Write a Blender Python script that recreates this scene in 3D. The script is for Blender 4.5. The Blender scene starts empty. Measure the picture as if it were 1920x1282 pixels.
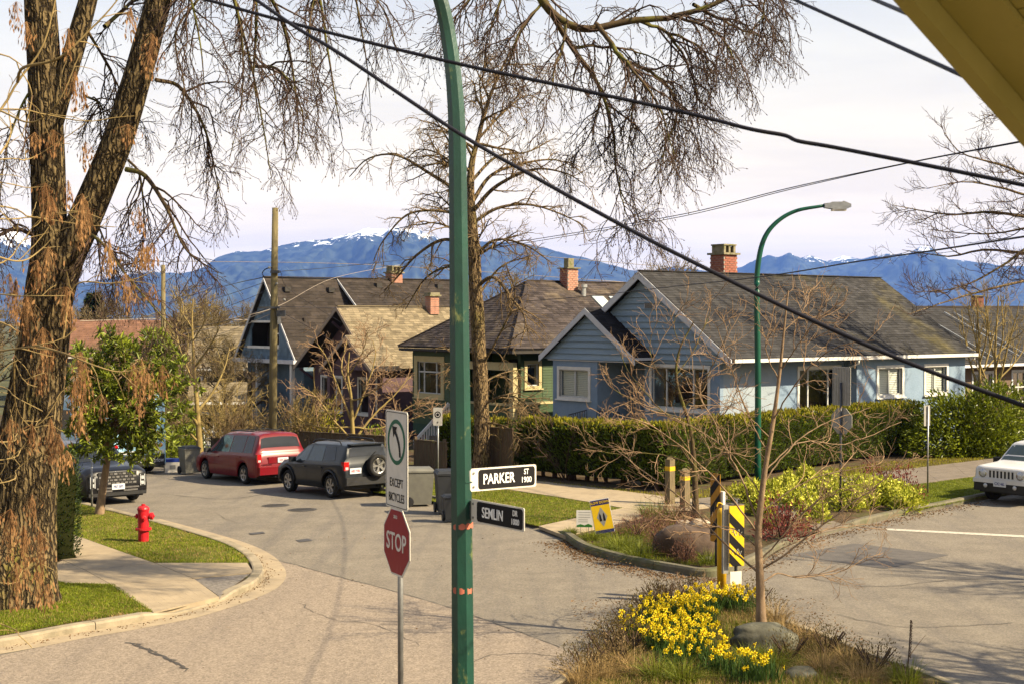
import bpy, bmesh, math, random, time
import numpy as np
from mathutils import Vector, Matrix
T_START = time.time()
SC = bpy.context.scene
COL = SC.collection
R = math.radians

# ---------------------------------------------------------------- camera
F_PX = 2600.0                      # focal length in photo pixels (1920 wide)
CAM_H = 5.3
PITCH = math.atan(41 / F_PX)
cam_data = bpy.data.cameras.new('camera')
cam = bpy.data.objects.new('camera', cam_data)
COL.objects.link(cam)
cam_data.sensor_width = 36.0
cam_data.lens = F_PX / 1920 * 36.0
cam_data.clip_start = 0.1
cam_data.clip_end = 60000
cam.location = (0, 0, CAM_H)
cam.rotation_euler = (R(90) - PITCH, 0, 0)
cam_data.dof.use_dof = True
cam_data.dof.focus_distance = 36.0
cam_data.dof.aperture_fstop = 6.3
SC.camera = cam

# ---------------------------------------------------------------- light
SUN_ELEV = R(38)
SUN_DIR = Vector((0.935 * math.cos(SUN_ELEV), -0.355 * math.cos(SUN_ELEV), math.sin(SUN_ELEV))).normalized()
sun_data = bpy.data.lights.new('sun', 'SUN')
sun_data.energy = 5.0
sun_data.angle = R(0.55)
sun_data.color = (1.0, 0.84, 0.57)
sun = bpy.data.objects.new('sun', sun_data)
COL.objects.link(sun)
sun.rotation_euler = SUN_DIR.to_track_quat('Z', 'Y').to_euler()
sun.location = (30, -20, 40)

world = bpy.data.worlds.new('World')
SC.world = world
world.use_nodes = True
wn, wl = world.node_tree.nodes, world.node_tree.links
wn.clear()
def WN(t, **k):
    n = wn.new(t)
    for a, b in k.items():
        setattr(n, a, b)
    return n
w_out = WN('ShaderNodeOutputWorld')
w_bg = WN('ShaderNodeBackground')
w_bg.inputs['Strength'].default_value = 0.09
sky = WN('ShaderNodeTexSky', sky_type='NISHITA', sun_disc=False)
sky.sun_elevation = SUN_ELEV
sky.sun_rotation = math.atan2(SUN_DIR.x, SUN_DIR.y)
sky.altitude = 60
sky.air_density = 1.0
sky.dust_density = 1.5
w_tc = WN('ShaderNodeTexCoord')
w_sep = WN('ShaderNodeSeparateXYZ')
wl.new(w_tc.outputs['Generated'], w_sep.inputs[0])
w_add = WN('ShaderNodeMath', operation='ADD'); w_add.inputs[1].default_value = 0.10
wl.new(w_sep.outputs['Z'], w_add.inputs[0])
w_max = WN('ShaderNodeMath', operation='MAXIMUM'); w_max.inputs[1].default_value = 0.04
wl.new(w_add.outputs[0], w_max.inputs[0])
w_div = WN('ShaderNodeVectorMath', operation='DIVIDE')
w_cmb = WN('ShaderNodeCombineXYZ')
for i in range(3):
    wl.new(w_max.outputs[0], w_cmb.inputs[i])
wl.new(w_tc.outputs['Generated'], w_div.inputs[0]); wl.new(w_cmb.outputs[0], w_div.inputs[1])
w_map = WN('ShaderNodeMapping'); w_map.inputs['Scale'].default_value = (0.42, 1.0, 0.0)
w_map.inputs['Rotation'].default_value = (0, 0, 0.15)
wl.new(w_div.outputs[0], w_map.inputs[0])
w_noise = WN('ShaderNodeTexNoise'); w_noise.inputs['Scale'].default_value = 1.15
w_noise.inputs['Detail'].default_value = 7; w_noise.inputs['Roughness'].default_value = 0.62
w_noise.inputs['Distortion'].default_value = 0.35
wl.new(w_map.outputs[0], w_noise.inputs['Vector'])
w_ramp = WN('ShaderNodeValToRGB')                     # thin high cloud, white to lavender grey
w_ramp.color_ramp.elements[0].position = 0.33; w_ramp.color_ramp.elements[0].color = (3.40, 3.06, 2.54, 1)
w_ramp.color_ramp.elements[1].position = 0.60; w_ramp.color_ramp.elements[1].color = (4.05, 3.66, 2.86, 1)
wl.new(w_noise.outputs['Fac'], w_ramp.inputs[0])
w_mr = WN('ShaderNodeMapRange')                       # cloud sheet thins out towards the zenith
w_mr.inputs['From Min'].default_value = 0.05; w_mr.inputs['From Max'].default_value = 0.62
w_mr.inputs['To Min'].default_value = 0.96; w_mr.inputs['To Max'].default_value = 0.22
wl.new(w_sep.outputs['Z'], w_mr.inputs['Value'])
w_mix = WN('ShaderNodeMix', data_type='RGBA')
wl.new(w_mr.outputs[0], w_mix.inputs[0]); wl.new(sky.outputs[0], w_mix.inputs[6]); wl.new(w_ramp.outputs[0], w_mix.inputs[7])
w_hz = WN('ShaderNodeValToRGB')                       # the air whitens and warms towards the horizon
w_hz.color_ramp.elements[0].position = 0.0; w_hz.color_ramp.elements[0].color = (1.75, 1.52, 1.18, 1)
w_hz.color_ramp.elements[1].position = 0.22; w_hz.color_ramp.elements[1].color = (1, 1, 1, 1)
wl.new(w_sep.outputs['Z'], w_hz.inputs[0])
w_mul = WN('ShaderNodeVectorMath', operation='MULTIPLY')
wl.new(w_mix.outputs[2], w_mul.inputs[0]); wl.new(w_hz.outputs[0], w_mul.inputs[1])
wl.new(w_mul.outputs[0], w_bg.inputs['Color'])
wl.new(w_bg.outputs[0], w_out.inputs['Surface'])

SC.view_settings.view_transform = 'Standard'
SC.view_settings.look = 'None'
SC.view_settings.gamma = 1.0
SC.view_settings.exposure = 1.62
SC.cycles.use_denoising = True
SC.cycles.max_bounces = 6
SC.cycles.diffuse_bounces = 3
SC.cycles.glossy_bounces = 3
SC.cycles.transparent_max_bounces = 12
SC.cycles.volume_bounces = 0
SC.cycles.caustics_reflective = False
SC.cycles.caustics_refractive = False
SC.cycles.sample_clamp_indirect = 6.0

# ---------------------------------------------------------------- pixel -> place
_F = np.array([0, math.cos(PITCH), -math.sin(PITCH)])
_U = np.array([0, math.sin(PITCH), math.cos(PITCH)])
_X = np.array([1.0, 0, 0])
CAM = np.array([0, 0, CAM_H])
def ray(px, py):
    return (px - 960) / F_PX * _X + (641 - py) / F_PX * _U + _F
def P(px, py, Y):
    """point seen at a pixel, at distance Y along the view"""
    d = ray(px, py)
    return CAM + d * (Y / d[1])
def ground_z(x, y):
    """the street drops gently along the far side street"""
    t = -0.616 * x + 0.788 * y - 31.0
    t = np.minimum(t, 120.0)
    return -0.028 * (np.sqrt(t * t + 4.0) + t) / 2
def G(px, py, dz=0.0):
    """ground point seen at a pixel"""
    d = ray(px, py)
    z = 0.0
    for _ in range(14):
        k = (z + dz - CAM_H) / d[2]
        p = CAM + d * k
        z = float(ground_z(p[0], p[1]))
    return p
# town grid: u runs along the street to the right, v along the street to the left
GA = R(38)
Uv = np.array([math.cos(GA), math.sin(GA), 0]); Vv = np.array([-math.sin(GA), math.cos(GA), 0])

# ---------------------------------------------------------------- mesh helpers
class MB:
    """collects geometry (numpy), builds ONE mesh object"""
    def __init__(s):
        s.v = []; s.f = []; s.n = 0
    def add(s, V, F):
        V = np.asarray(V, float).reshape(-1, 3)
        s.v.append(V)
        for a in (F if isinstance(F, list) and len(F) and isinstance(F[0], np.ndarray) else [np.asarray(F, int)]):
            if len(a):
                s.f.append(a + s.n)
        s.n += len(V)
        return s
    def poly(s, pts):
        return s.add(pts, np.arange(len(pts)).reshape(1, -1))
    def box(s, c, d, rz=0.0, M=None):
        x, y, z = d[0] / 2, d[1] / 2, d[2] / 2
        V = np.array([[-x,-y,-z],[x,-y,-z],[x,y,-z],[-x,y,-z],[-x,-y,z],[x,-y,z],[x,y,z],[-x,y,z]])
        if M is not None:
            V = V @ np.asarray(M, float)[:3, :3].T
        if rz:
            c_, s_ = math.cos(rz), math.sin(rz)
            V = np.column_stack([V[:,0]*c_-V[:,1]*s_, V[:,0]*s_+V[:,1]*c_, V[:,2]])
        return s.add(V + np.asarray(c, float), BOXF)
    def span(s, a, b):
        a, b = np.asarray(a, float), np.asarray(b, float)
        return s.box((a + b) / 2, np.abs(b - a))
    def bar(s, a, b, w, h=None, up=(0, 0, 1)):
        a, b = np.asarray(a, float), np.asarray(b, float)
        d = b - a; L = np.linalg.norm(d); d = d / L
        side = np.cross(d, up)
        if np.linalg.norm(side) < 1e-6:
            side = np.array([1.0, 0, 0])
        side /= np.linalg.norm(side)
        up2 = np.cross(side, d)
        return s.box((a + b) / 2, (L, w, h or w), M=np.column_stack([d, side, up2]))
    def tube(s, pts, rad, sides=6, cap=True, twist=0.0):
        V, F = tube_np(np.asarray(pts, float)[None], np.broadcast_to(np.asarray(rad, float), (1, len(pts))), sides, twist)
        s.add(V, F)
        if cap:
            n = len(pts)
            s.f.append(np.arange(sides)[::-1].reshape(1, -1) + s.n - n * sides)
            s.f.append(np.arange(sides).reshape(1, -1) + s.n - sides)
        return s
    def lathe(s, prof, sides=16, M=None, close=False):
        """profile of (r, z) turned about z"""
        prof = np.asarray(prof, float); n = len(prof)
        a = np.linspace(0, 2 * math.pi, sides, endpoint=False)
        V = np.stack([prof[:, 0:1] * np.cos(a), prof[:, 0:1] * np.sin(a), np.repeat(prof[:, 1:2], sides, 1)], -1).reshape(-1, 3)
        if M is not None:
            M = np.asarray(M, float); V = V @ M[:3, :3].T + M[:3, 3]
        i = np.arange(n - 1 if not close else n)[:, None]; j = np.arange(sides)[None]
        i2 = (i + 1) % n; j2 = (j + 1) % sides
        F = np.stack([i * sides + j, i * sides + j2, i2 * sides + j2, i2 * sides + j], -1).reshape(-1, 4)
        s.add(V, F)
        if not close:
            if prof[0, 0] > 1e-6: s.f.append(np.arange(sides)[::-1].reshape(1, -1) + s.n - n * sides)
            if prof[-1, 0] > 1e-6: s.f.append(np.arange(sides).reshape(1, -1) + s.n - sides)
        return s
    def prism(s, poly, h, M=None):
        """2D polygon extruded along z by h"""
        p = np.asarray(poly, float); n = len(p)
        V = np.vstack([np.column_stack([p, np.zeros(n)]), np.column_stack([p, np.full(n, h)])])
        if M is not None:
            M = np.asarray(M, float); V = V @ M[:3, :3].T + M[:3, 3]
        i = np.arange(n); j = (i + 1) % n
        s.add(V, [np.column_stack([i, j, j + n, i + n]), i[::-1].reshape(1, -1), (i + n).reshape(1, -1)])
        return s
    def build(s, name, mat, parent=None, smooth=False, loc=None):
        me = mesh_from(name, s.v, s.f, smooth)
        return obj(name, me, mat, parent, loc)

BOXF = np.array([[0,3,2,1],[4,5,6,7],[0,1,5,4],[1,2,6,5],[2,3,7,6],[3,0,4,7]])

def mesh_from(name, vs, fs, smooth=False):
    V = np.vstack(vs) if len(vs) else np.zeros((0, 3))
    me = bpy.data.meshes.new(name)
    loops = np.concatenate([f.reshape(-1) for f in fs]) if fs else np.zeros(0, int)
    tot = np.concatenate([np.full(len(f), f.shape[1]) for f in fs]) if fs else np.zeros(0, int)
    start = np.concatenate([[0], np.cumsum(tot)[:-1]]) if len(tot) else tot
    me.vertices.add(len(V)); me.vertices.foreach_set('co', V.astype(np.float32).ravel())
    me.loops.add(len(loops)); me.loops.foreach_set('vertex_index', loops.astype(np.int32))
    me.polygons.add(len(tot)); me.polygons.foreach_set('loop_start', start.astype(np.int32))
    try:
        me.polygons.foreach_set('loop_total', tot.astype(np.int32))
    except Exception:
        pass
    me.polygons.foreach_set('use_smooth', np.full(len(tot), bool(smooth)))
    me.update(calc_edges=True)
    me.validate()
    return me

def obj(name, me, mat=None, parent=None, loc=None):
    o = bpy.data.objects.new(name, me)
    COL.objects.link(o)
    if mat is not None and me is not None and not me.materials:
        for m in (mat if isinstance(mat, (list, tuple)) else [mat]):
            me.materials.append(m)
    if parent is not None:
        o.parent = parent
    if loc is not None:
        o.location = loc
    return o

def tag(o, label=None, cat=None, group=None, kind=None):
    if label: o['label'] = label
    if cat: o['category'] = cat
    if group: o['group'] = group
    if kind: o['kind'] = kind
    return o

def thing(name, label, cat, loc=(0, 0, 0), rz=0.0, group=None, kind=None):
    o = bpy.data.objects.new(name, None)
    COL.objects.link(o)
    o.empty_display_size = 0.2
    o.location = tuple(float(c) for c in loc); o.rotation_euler = (0, 0, rz)
    return tag(o, label, cat, group, kind)

def structure(name, parent=None):
    o = bpy.data.objects.new(name, None); COL.objects.link(o)
    o.empty_display_size = 0.2
    o['kind'] = 'structure'
    return o

def copy_tree(o, parent=None):
    c = o.copy(); COL.objects.link(c); c.parent = parent
    for ch in [x for x in o.children]:
        copy_tree(ch, c)
    return c

def tube_np(Pn, Rn, sides=5, twist=0.0):
    """Pn (N,K,3) polylines, Rn (N,K) radii -> vertices, quads of N tubes"""
    Pn = np.asarray(Pn, float); Rn = np.asarray(Rn, float)
    N, K, _ = Pn.shape
    T = np.gradient(Pn, axis=1)
    T /= np.linalg.norm(T, axis=2, keepdims=True) + 1e-12
    t0 = T.mean(1); t0 /= np.linalg.norm(t0, axis=1, keepdims=True) + 1e-12
    ref = np.where(np.abs(t0[:, 2:3]) > 0.9, np.array([[1.0, 0, 0]]), np.array([[0, 0, 1.0]]))[:, None, :]
    A = np.cross(T, np.broadcast_to(ref, T.shape)); A /= np.linalg.norm(A, axis=2, keepdims=True) + 1e-12
    B = np.cross(T, A)
    a = np.linspace(0, 2 * math.pi, sides, endpoint=False) + twist
    V = Pn[:, :, None, :] + Rn[:, :, None, None] * (A[:, :, None, :] * np.cos(a)[:, None] + B[:, :, None, :] * np.sin(a)[:, None])
    V = V.reshape(-1, 3)
    base = (np.arange(N) * K * sides)[:, None, None]
    k = (np.arange(K - 1) * sides)[None, :, None]
    j = np.arange(sides)[None, None]; j2 = (j + 1) % sides
    F = np.stack(np.broadcast_arrays(base + k + j, base + k + j2, base + k + sides + j2, base + k + sides + j), -1).reshape(-1, 4)
    return V, F

def catmull(pts, n=8):
    """smooth curve through points; extra columns are interpolated too"""
    p = np.asarray(pts, float)
    if len(p) < 3:
        t = np.linspace(0, 1, n + 1)[:, None]
        return p[0] * (1 - t) + p[-1] * t
    q = np.vstack([2 * p[0] - p[1], p, 2 * p[-1] - p[-2]])
    out = []
    for i in range(1, len(q) - 2):
        t = np.linspace(0, 1, n, endpoint=False)[:, None]
        a, b, c, d = q[i-1], q[i], q[i+1], q[i+2]
        out.append(0.5 * (2*b + (c-a)*t + (2*a-5*b+4*c-d)*t**2 + (3*b-a-3*c+d)*t**3))
    out.append(p[-1:])
    return np.vstack(out)

# ---------------------------------------------------------------- materials
MATS = {}
ALB = 0.76          # one common scale on all paint and plant colours, to suit the exposure
def mat(name, col, col2=None, scale=6.0, rough=0.7, bump=0.0, bscale=None, metal=0.0, spec=0.25, detail=5, island=0.0,
        stretch=(1, 1, 1), trans=0.0, coat=0.0, third=None, tscale=1.0, tpos=(0.5, 0.62), coords='Object', sheen=0.0, lane=False):
    """noise-varied principled material. col/col2 mixed by noise, third by a second broad noise (stains, moss, wear)"""
    if name in MATS:
        return MATS[name]
    m = bpy.data.materials.new(name); MATS[name] = m
    m.use_nodes = True
    nt = m.node_tree; n, l = nt.nodes, nt.links
    b = n['Principled BSDF']
    c4 = lambda c: (c[0] * ALB, c[1] * ALB, c[2] * ALB, 1)
    if col2 is None:
        col2 = tuple(x * 0.78 for x in col)
    tc = n.new('ShaderNodeTexCoord'); mp = n.new('ShaderNodeMapping')
    mp.inputs['Scale'].default_value = stretch
    l.new(tc.outputs[coords], mp.inputs[0])
    nz = n.new('ShaderNodeTexNoise'); nz.inputs['Scale'].default_value = scale; nz.inputs['Detail'].default_value = detail
    nz.inputs['Roughness'].default_value = 0.6
    l.new(mp.outputs[0], nz.inputs['Vector'])
    rp = n.new('ShaderNodeValToRGB')
    rp.color_ramp.elements[0].position = 0.32; rp.color_ramp.elements[0].color = c4(col2)
    rp.color_ramp.elements[1].position = 0.68; rp.color_ramp.elements[1].color = c4(col)
    l.new(nz.outputs['Fac'], rp.inputs[0])
    out = rp.outputs[0]
    if third is not None:
        nz2 = n.new('ShaderNodeTexNoise'); nz2.inputs['Scale'].default_value = tscale; nz2.inputs['Detail'].default_value = 8
        nz2.inputs['Roughness'].default_value = 0.65
        if lane:                     # wear drawn out along the street
            ml = n.new('ShaderNodeMapping'); ml.inputs['Rotation'].default_value = (0, 0, -GA); ml.inputs['Scale'].default_value = (1.6, 0.12, 1)
            l.new(tc.outputs[coords], ml.inputs[0]); l.new(ml.outputs[0], nz2.inputs['Vector'])
        else:
            l.new(mp.outputs[0], nz2.inputs['Vector'])
        mr = n.new('ShaderNodeMapRange'); mr.inputs['From Min'].default_value = tpos[0]; mr.inputs['From Max'].default_value = tpos[1]
        l.new(nz2.outputs['Fac'], mr.inputs['Value'])
        mx = n.new('ShaderNodeMix'); mx.data_type = 'RGBA'
        l.new(mr.outputs[0], mx.inputs[0]); l.new(out, mx.inputs[6]); mx.inputs[7].default_value = c4(third)
        out = mx.outputs[2]
    if island:
        ge = n.new('ShaderNodeNewGeometry')
        hs = n.new('ShaderNodeHueSaturation')
        mr2 = n.new('ShaderNodeMapRange'); mr2.inputs['To Min'].default_value = 1 - island; mr2.inputs['To Max'].default_value = 1 + island
        l.new(ge.outputs['Random Per Island'], mr2.inputs['Value'])
        l.new(mr2.outputs[0], hs.inputs['Value']); l.new(out, hs.inputs['Color'])
        out = hs.outputs[0]
    l.new(out, b.inputs['Base Color'])
    b.inputs['Roughness'].default_value = rough
    b.inputs['Metallic'].default_value = metal
    b.inputs['Specular IOR Level'].default_value = spec
    if name.endswith('car_paint'): b.inputs['Coat IOR'].default_value = 1.4
    if coat:
        b.inputs['Coat Weight'].default_value = coat; b.inputs['Coat Roughness'].default_value = 0.04
    if sheen:
        b.inputs['Sheen Weight'].default_value = sheen
    if bump:
        nb = n.new('ShaderNodeTexNoise'); nb.inputs['Scale'].default_value = bscale or scale * 4; nb.inputs['Detail'].default_value = 6
        nb.inputs['Roughness'].default_value = 0.65
        l.new(mp.outputs[0], nb.inputs['Vector'])
        bp = n.new('ShaderNodeBump'); bp.inputs['Strength'].default_value = min(1.0, bump); bp.inputs['Distance'].default_value = 0.02 * max(1, bump)
        l.new(nb.outputs['Fac'], bp.inputs['Height']); l.new(bp.outputs[0], b.inputs['Normal'])
    if trans:
        tr = n.new('ShaderNodeBsdfTranslucent'); l.new(out, tr.inputs['Color'])
        ms = n.new('ShaderNodeMixShader'); ms.inputs[0].default_value = trans
        l.new(b.outputs[0], ms.inputs[1]); l.new(tr.outputs[0], ms.inputs[2])
        l.new(ms.outputs[0], n['Material Output'].inputs['Surface'])
    return m

def glass_mat(name, tint=(0.75, 0.8, 0.8), dark=0.55):
    """window pane: looks through, mirrors at glancing angles"""
    if name in MATS: return MATS[name]
    m = bpy.data.materials.new(name); MATS[name] = m
    m.use_nodes = True
    n, l = m.node_tree.nodes, m.node_tree.links
    n.remove(n['Principled BSDF'])
    t = n.new('ShaderNodeBsdfTransparent'); t.inputs[0].default_value = (tint[0]*dark, tint[1]*dark, tint[2]*dark, 1)
    g = n.new('ShaderNodeBsdfGlossy'); g.inputs['Roughness'].default_value = 0.02; g.inputs['Color'].default_value = (0.9, 0.95, 1, 1)
    ge = n.new('ShaderNodeNewGeometry'); dt = n.new('ShaderNodeVectorMath'); dt.operation = 'DOT_PRODUCT'
    l.new(ge.outputs['Normal'], dt.inputs[0]); l.new(ge.outputs['Incoming'], dt.inputs[1])
    def MA(op, src, v):
        q = n.new('ShaderNodeMath'); q.operation = op; l.new(src, q.inputs[0]); q.inputs[1].default_value = v; return q.outputs[0]
    ab = MA('ABSOLUTE', dt.outputs['Value'], 0); iv = n.new('ShaderNodeMath'); iv.operation = 'SUBTRACT'; iv.inputs[0].default_value = 1.0; l.new(ab, iv.inputs[1])
    fac = MA('ADD', MA('MULTIPLY', MA('POWER', iv.outputs[0], 4.0), 0.85), 0.07)
    ms = n.new('ShaderNodeMixShader')
    l.new(fac, ms.inputs[0]); l.new(t.outputs[0], ms.inputs[1]); l.new(g.outputs[0], ms.inputs[2])
    l.new(ms.outputs[0], n['Material Output'].inputs['Surface'])
    return m

rng = np.random.default_rng(7)
random.seed(7)
# ================================================================ SETTING
M_ASPH = mat('asphalt', (0.212, 0.182, 0.142), (0.164, 0.140, 0.110), scale=1.3, rough=0.9, bump=0.7, bscale=55, spec=0.25,
             third=(0.115, 0.102, 0.092), tscale=0.9, tpos=(0.48, 0.85), lane=True)
M_ASPH2 = mat('asphalt_warm', (0.275, 0.222, 0.170), (0.235, 0.190, 0.146), scale=5, rough=0.92, bump=0.8, bscale=60, spec=0.2,
              third=(0.17, 0.14, 0.115), tscale=0.9, tpos=(0.48, 0.85), lane=True)
def speckle(m, scale=45.0, lo=0.72, hi=1.35):
    """stone chips showing in the surface"""
    n, l = m.node_tree.nodes, m.node_tree.links
    b = n['Principled BSDF']
    src = b.inputs['Base Color'].links[0].from_socket
    tc = n.new('ShaderNodeTexCoord')
    v = n.new('ShaderNodeTexVoronoi'); v.inputs['Scale'].default_value = scale
    l.new(tc.outputs['Object'], v.inputs['Vector'])
    bw = n.new('ShaderNodeRGBToBW'); l.new(v.outputs['Color'], bw.inputs[0])
    mr = n.new('ShaderNodeMapRange'); mr.inputs['From Min'].default_value = 0.2; mr.inputs['From Max'].default_value = 0.8
    mr.inputs['To Min'].default_value = lo; mr.inputs['To Max'].default_value = hi
    l.new(bw.outputs[0], mr.inputs['Value'])
    hs = n.new('ShaderNodeHueSaturation'); l.new(src, hs.inputs['Color']); l.new(mr.outputs[0], hs.inputs['Value'])
    l.new(hs.outputs[0], b.inputs['Base Color'])
speckle(M_ASPH, 34, 0.82, 1.2); speckle(M_ASPH2, 34, 0.76, 1.28)
M_CONC = mat('concrete', (0.37, 0.295, 0.195), (0.285, 0.225, 0.15), scale=2.5, rough=0.9, bump=0.35, bscale=40, spec=0.2,
             third=(0.19, 0.16, 0.125), tscale=0.9, tpos=(0.55, 0.8))
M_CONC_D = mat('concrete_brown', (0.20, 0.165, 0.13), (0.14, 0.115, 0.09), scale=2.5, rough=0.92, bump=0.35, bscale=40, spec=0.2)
M_KERB = mat('kerb_concrete', (0.35, 0.29, 0.20), (0.24, 0.20, 0.14), scale=3.0, rough=0.92, bump=0.5, bscale=30, spec=0.2,
             third=(0.13, 0.115, 0.075), tscale=1.4, tpos=(0.52, 0.75))
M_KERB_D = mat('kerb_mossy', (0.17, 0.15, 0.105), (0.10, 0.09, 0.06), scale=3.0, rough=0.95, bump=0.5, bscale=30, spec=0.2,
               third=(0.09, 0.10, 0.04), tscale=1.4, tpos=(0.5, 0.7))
M_AGG = mat('exposed_aggregate', (0.25, 0.22, 0.19), (0.12, 0.105, 0.09), scale=14, rough=0.9, bump=0.8, bscale=60)
M_SOIL = mat('soil', (0.105, 0.072, 0.042), (0.05, 0.034, 0.02), scale=4, rough=1.0, bump=0.9, bscale=18, spec=0.1,
             third=(0.09, 0.095, 0.03), tscale=0.8, tpos=(0.52, 0.68))
M_LAWN = mat('lawn_soil', (0.135, 0.140, 0.020), (0.085, 0.095, 0.015), scale=3, rough=1.0, bump=0.6, bscale=30, spec=0.1,
             third=(0.19, 0.15, 0.035), tscale=0.7, tpos=(0.55, 0.8))
M_FAR = mat('far_ground', (0.10, 0.095, 0.045), (0.055, 0.06, 0.03), scale=0.05, rough=1.0, spec=0.1)
M_IRON = mat('cast_iron', (0.07, 0.062, 0.055), (0.04, 0.036, 0.033), scale=20, rough=0.6, bump=0.3, spec=0.4)
M_WHITE_LINE = mat('road_paint', (0.60, 0.55, 0.46), (0.30, 0.27, 0.22), scale=14, rough=0.85)
M_CRACK = mat('crack_tar', (0.075, 0.066, 0.058), rough=0.8)

def GP(px, dz=0.0):
    return np.array([G(a, b, dz) for a, b in px])

def sheet(name, pts2, dz, m, parent=None, kind='structure', cut=1.5, smin=24, smax=75):
    """flat-lying sheet with outline pts2 that follows the ground at height dz"""
    bm = bmesh.new()
    vs = [bm.verts.new((float(p[0]), float(p[1]), 0)) for p in pts2]
    f = bm.faces.new(vs)
    bmesh.ops.triangulate(bm, faces=[f])
    for s in np.arange(smin, smax, cut):
        g = bm.verts[:] + bm.edges[:] + bm.faces[:]
        bmesh.ops.bisect_plane(bm, geom=g, plane_co=(-0.616 * s, 0.788 * s, 0), plane_no=(-0.616, 0.788, 0))
    for v in bm.verts:
        v.co.z = float(ground_z(v.co.x, v.co.y)) + dz
    bmesh.ops.recalc_face_normals(bm, faces=bm.faces[:])
    me = bpy.data.meshes.new(name); bm.to_mesh(me); bm.free()
    if len(me.polygons) and sum(p.normal.z for p in me.polygons) < 0:
        me.flip_normals()
    o = obj(name, me, m, parent)
    if parent is None and kind: o['kind'] = kind
    return o

def follow(pts, dz=0.0):
    p = np.asarray(pts, float).copy()
    p[:, 2] = ground_z(p[:, 0], p[:, 1]) + dz
    return p

# ---- far ground, one sheet to the horizon
gx = np.concatenate([[-15500, -6000, -2500, -1000, -400, -200], np.arange(-120, 121, 8.0), [200, 400, 1000, 2500, 6000, 15500]])
gy = np.concatenate([[-150, -60, -20], np.arange(0, 200, 8.0), [240, 320, 500, 900, 1800, 4000, 8000, 15800]])
XX, YY = np.meshgrid(gx, gy, indexing='ij')
ZZ = ground_z(XX, YY) - 0.09
V = np.stack([XX, YY, ZZ], -1).reshape(-1, 3)
ni, nj = len(gx), len(gy)
I, J = np.meshgrid(np.arange(ni - 1), np.arange(nj - 1), indexing='ij')
F = np.stack([I*nj+J, (I+1)*nj+J, (I+1)*nj+J+1, I*nj+J+1], -1).reshape(-1, 4)
g = MB().add(V, F).build('ground', M_FAR); g['kind'] = 'structure'

# ---- asphalt of both streets
sheet('road', [(-45, 3), (70, 3), (70, 40), (110, 72), (60, 95), (0, 60), (-40, 110), (-90, 110), (-60, 60)], 0.0, M_ASPH, cut=3.0)
patch = list(GP([(505,1048),(560,1060),(640,1082),(742,1109),(840,1138),(950,1176),(1050,1213),(1085,1240)])[:, :2]) + [(3.0, 14), (-20, 12), (-20, 22)] + \
        list(GP([(-60,1232),(0,1229),(120,1203),(250,1176),(350,1158),(430,1133),(500,1104),(535,1074),(530,1058)])[:, :2])
sheet('road_patch', patch, 0.004, M_ASPH2, cut=3.0)

# ---- blocks: outline of kerb foot (pixels read off the photograph, all on the ground)
A_px = [(-400,1290),(-60,1222),(0,1213),(57,1203),(134,1188),(218,1174),(300,1159),(345,1149),(416,1127),(470,1105),(490,1089),(495,1074),(487,1058),(472,1043),(433,1023),(350,997),(270,975),(201,958),(120,938),(0,911),(-200,872)]
B_px = [(-300,806),(-100,832),(100,852),(250,869),(355,881),(540,905),(713,925),(830,944),(905,960),(980,981),(1008,988),(1053,1008),(1093,1033),(1177,1057),(1278,1076),(1313,1081),(1347,1080),(1391,1067),(1428,1050),(1488,1020),(1535,1005),(1582,993),(1659,974),(1709,963),(1783,949),(1834,938),(1980,909),(2200,872),(2500,830)]
C_px = [(0,1450),(500,1424),(800,1378),(960,1335),(1035,1292),(1070,1262),(1105,1232),(1145,1200),(1185,1172),(1235,1148),(1292,1131),(1345,1124),(1400,1130),(1445,1152),(1478,1172),(1560,1203),(1640,1235),(1733,1268),(1850,1314),(2100,1400)]
A_k, B_k, C_k = GP(A_px), GP(B_px), GP(C_px)

def smooth_path(p, n=4):
    return catmull(p, n)
def offset_path(p, d):
    """move a ground polyline sideways, to its left for positive d"""
    t = np.gradient(p[:, :2], axis=0); t /= np.linalg.norm(t, axis=1, keepdims=True)
    q = p.copy(); q[:, 0] -= t[:, 1] * d; q[:, 1] += t[:, 0] * d
    return q

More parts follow.
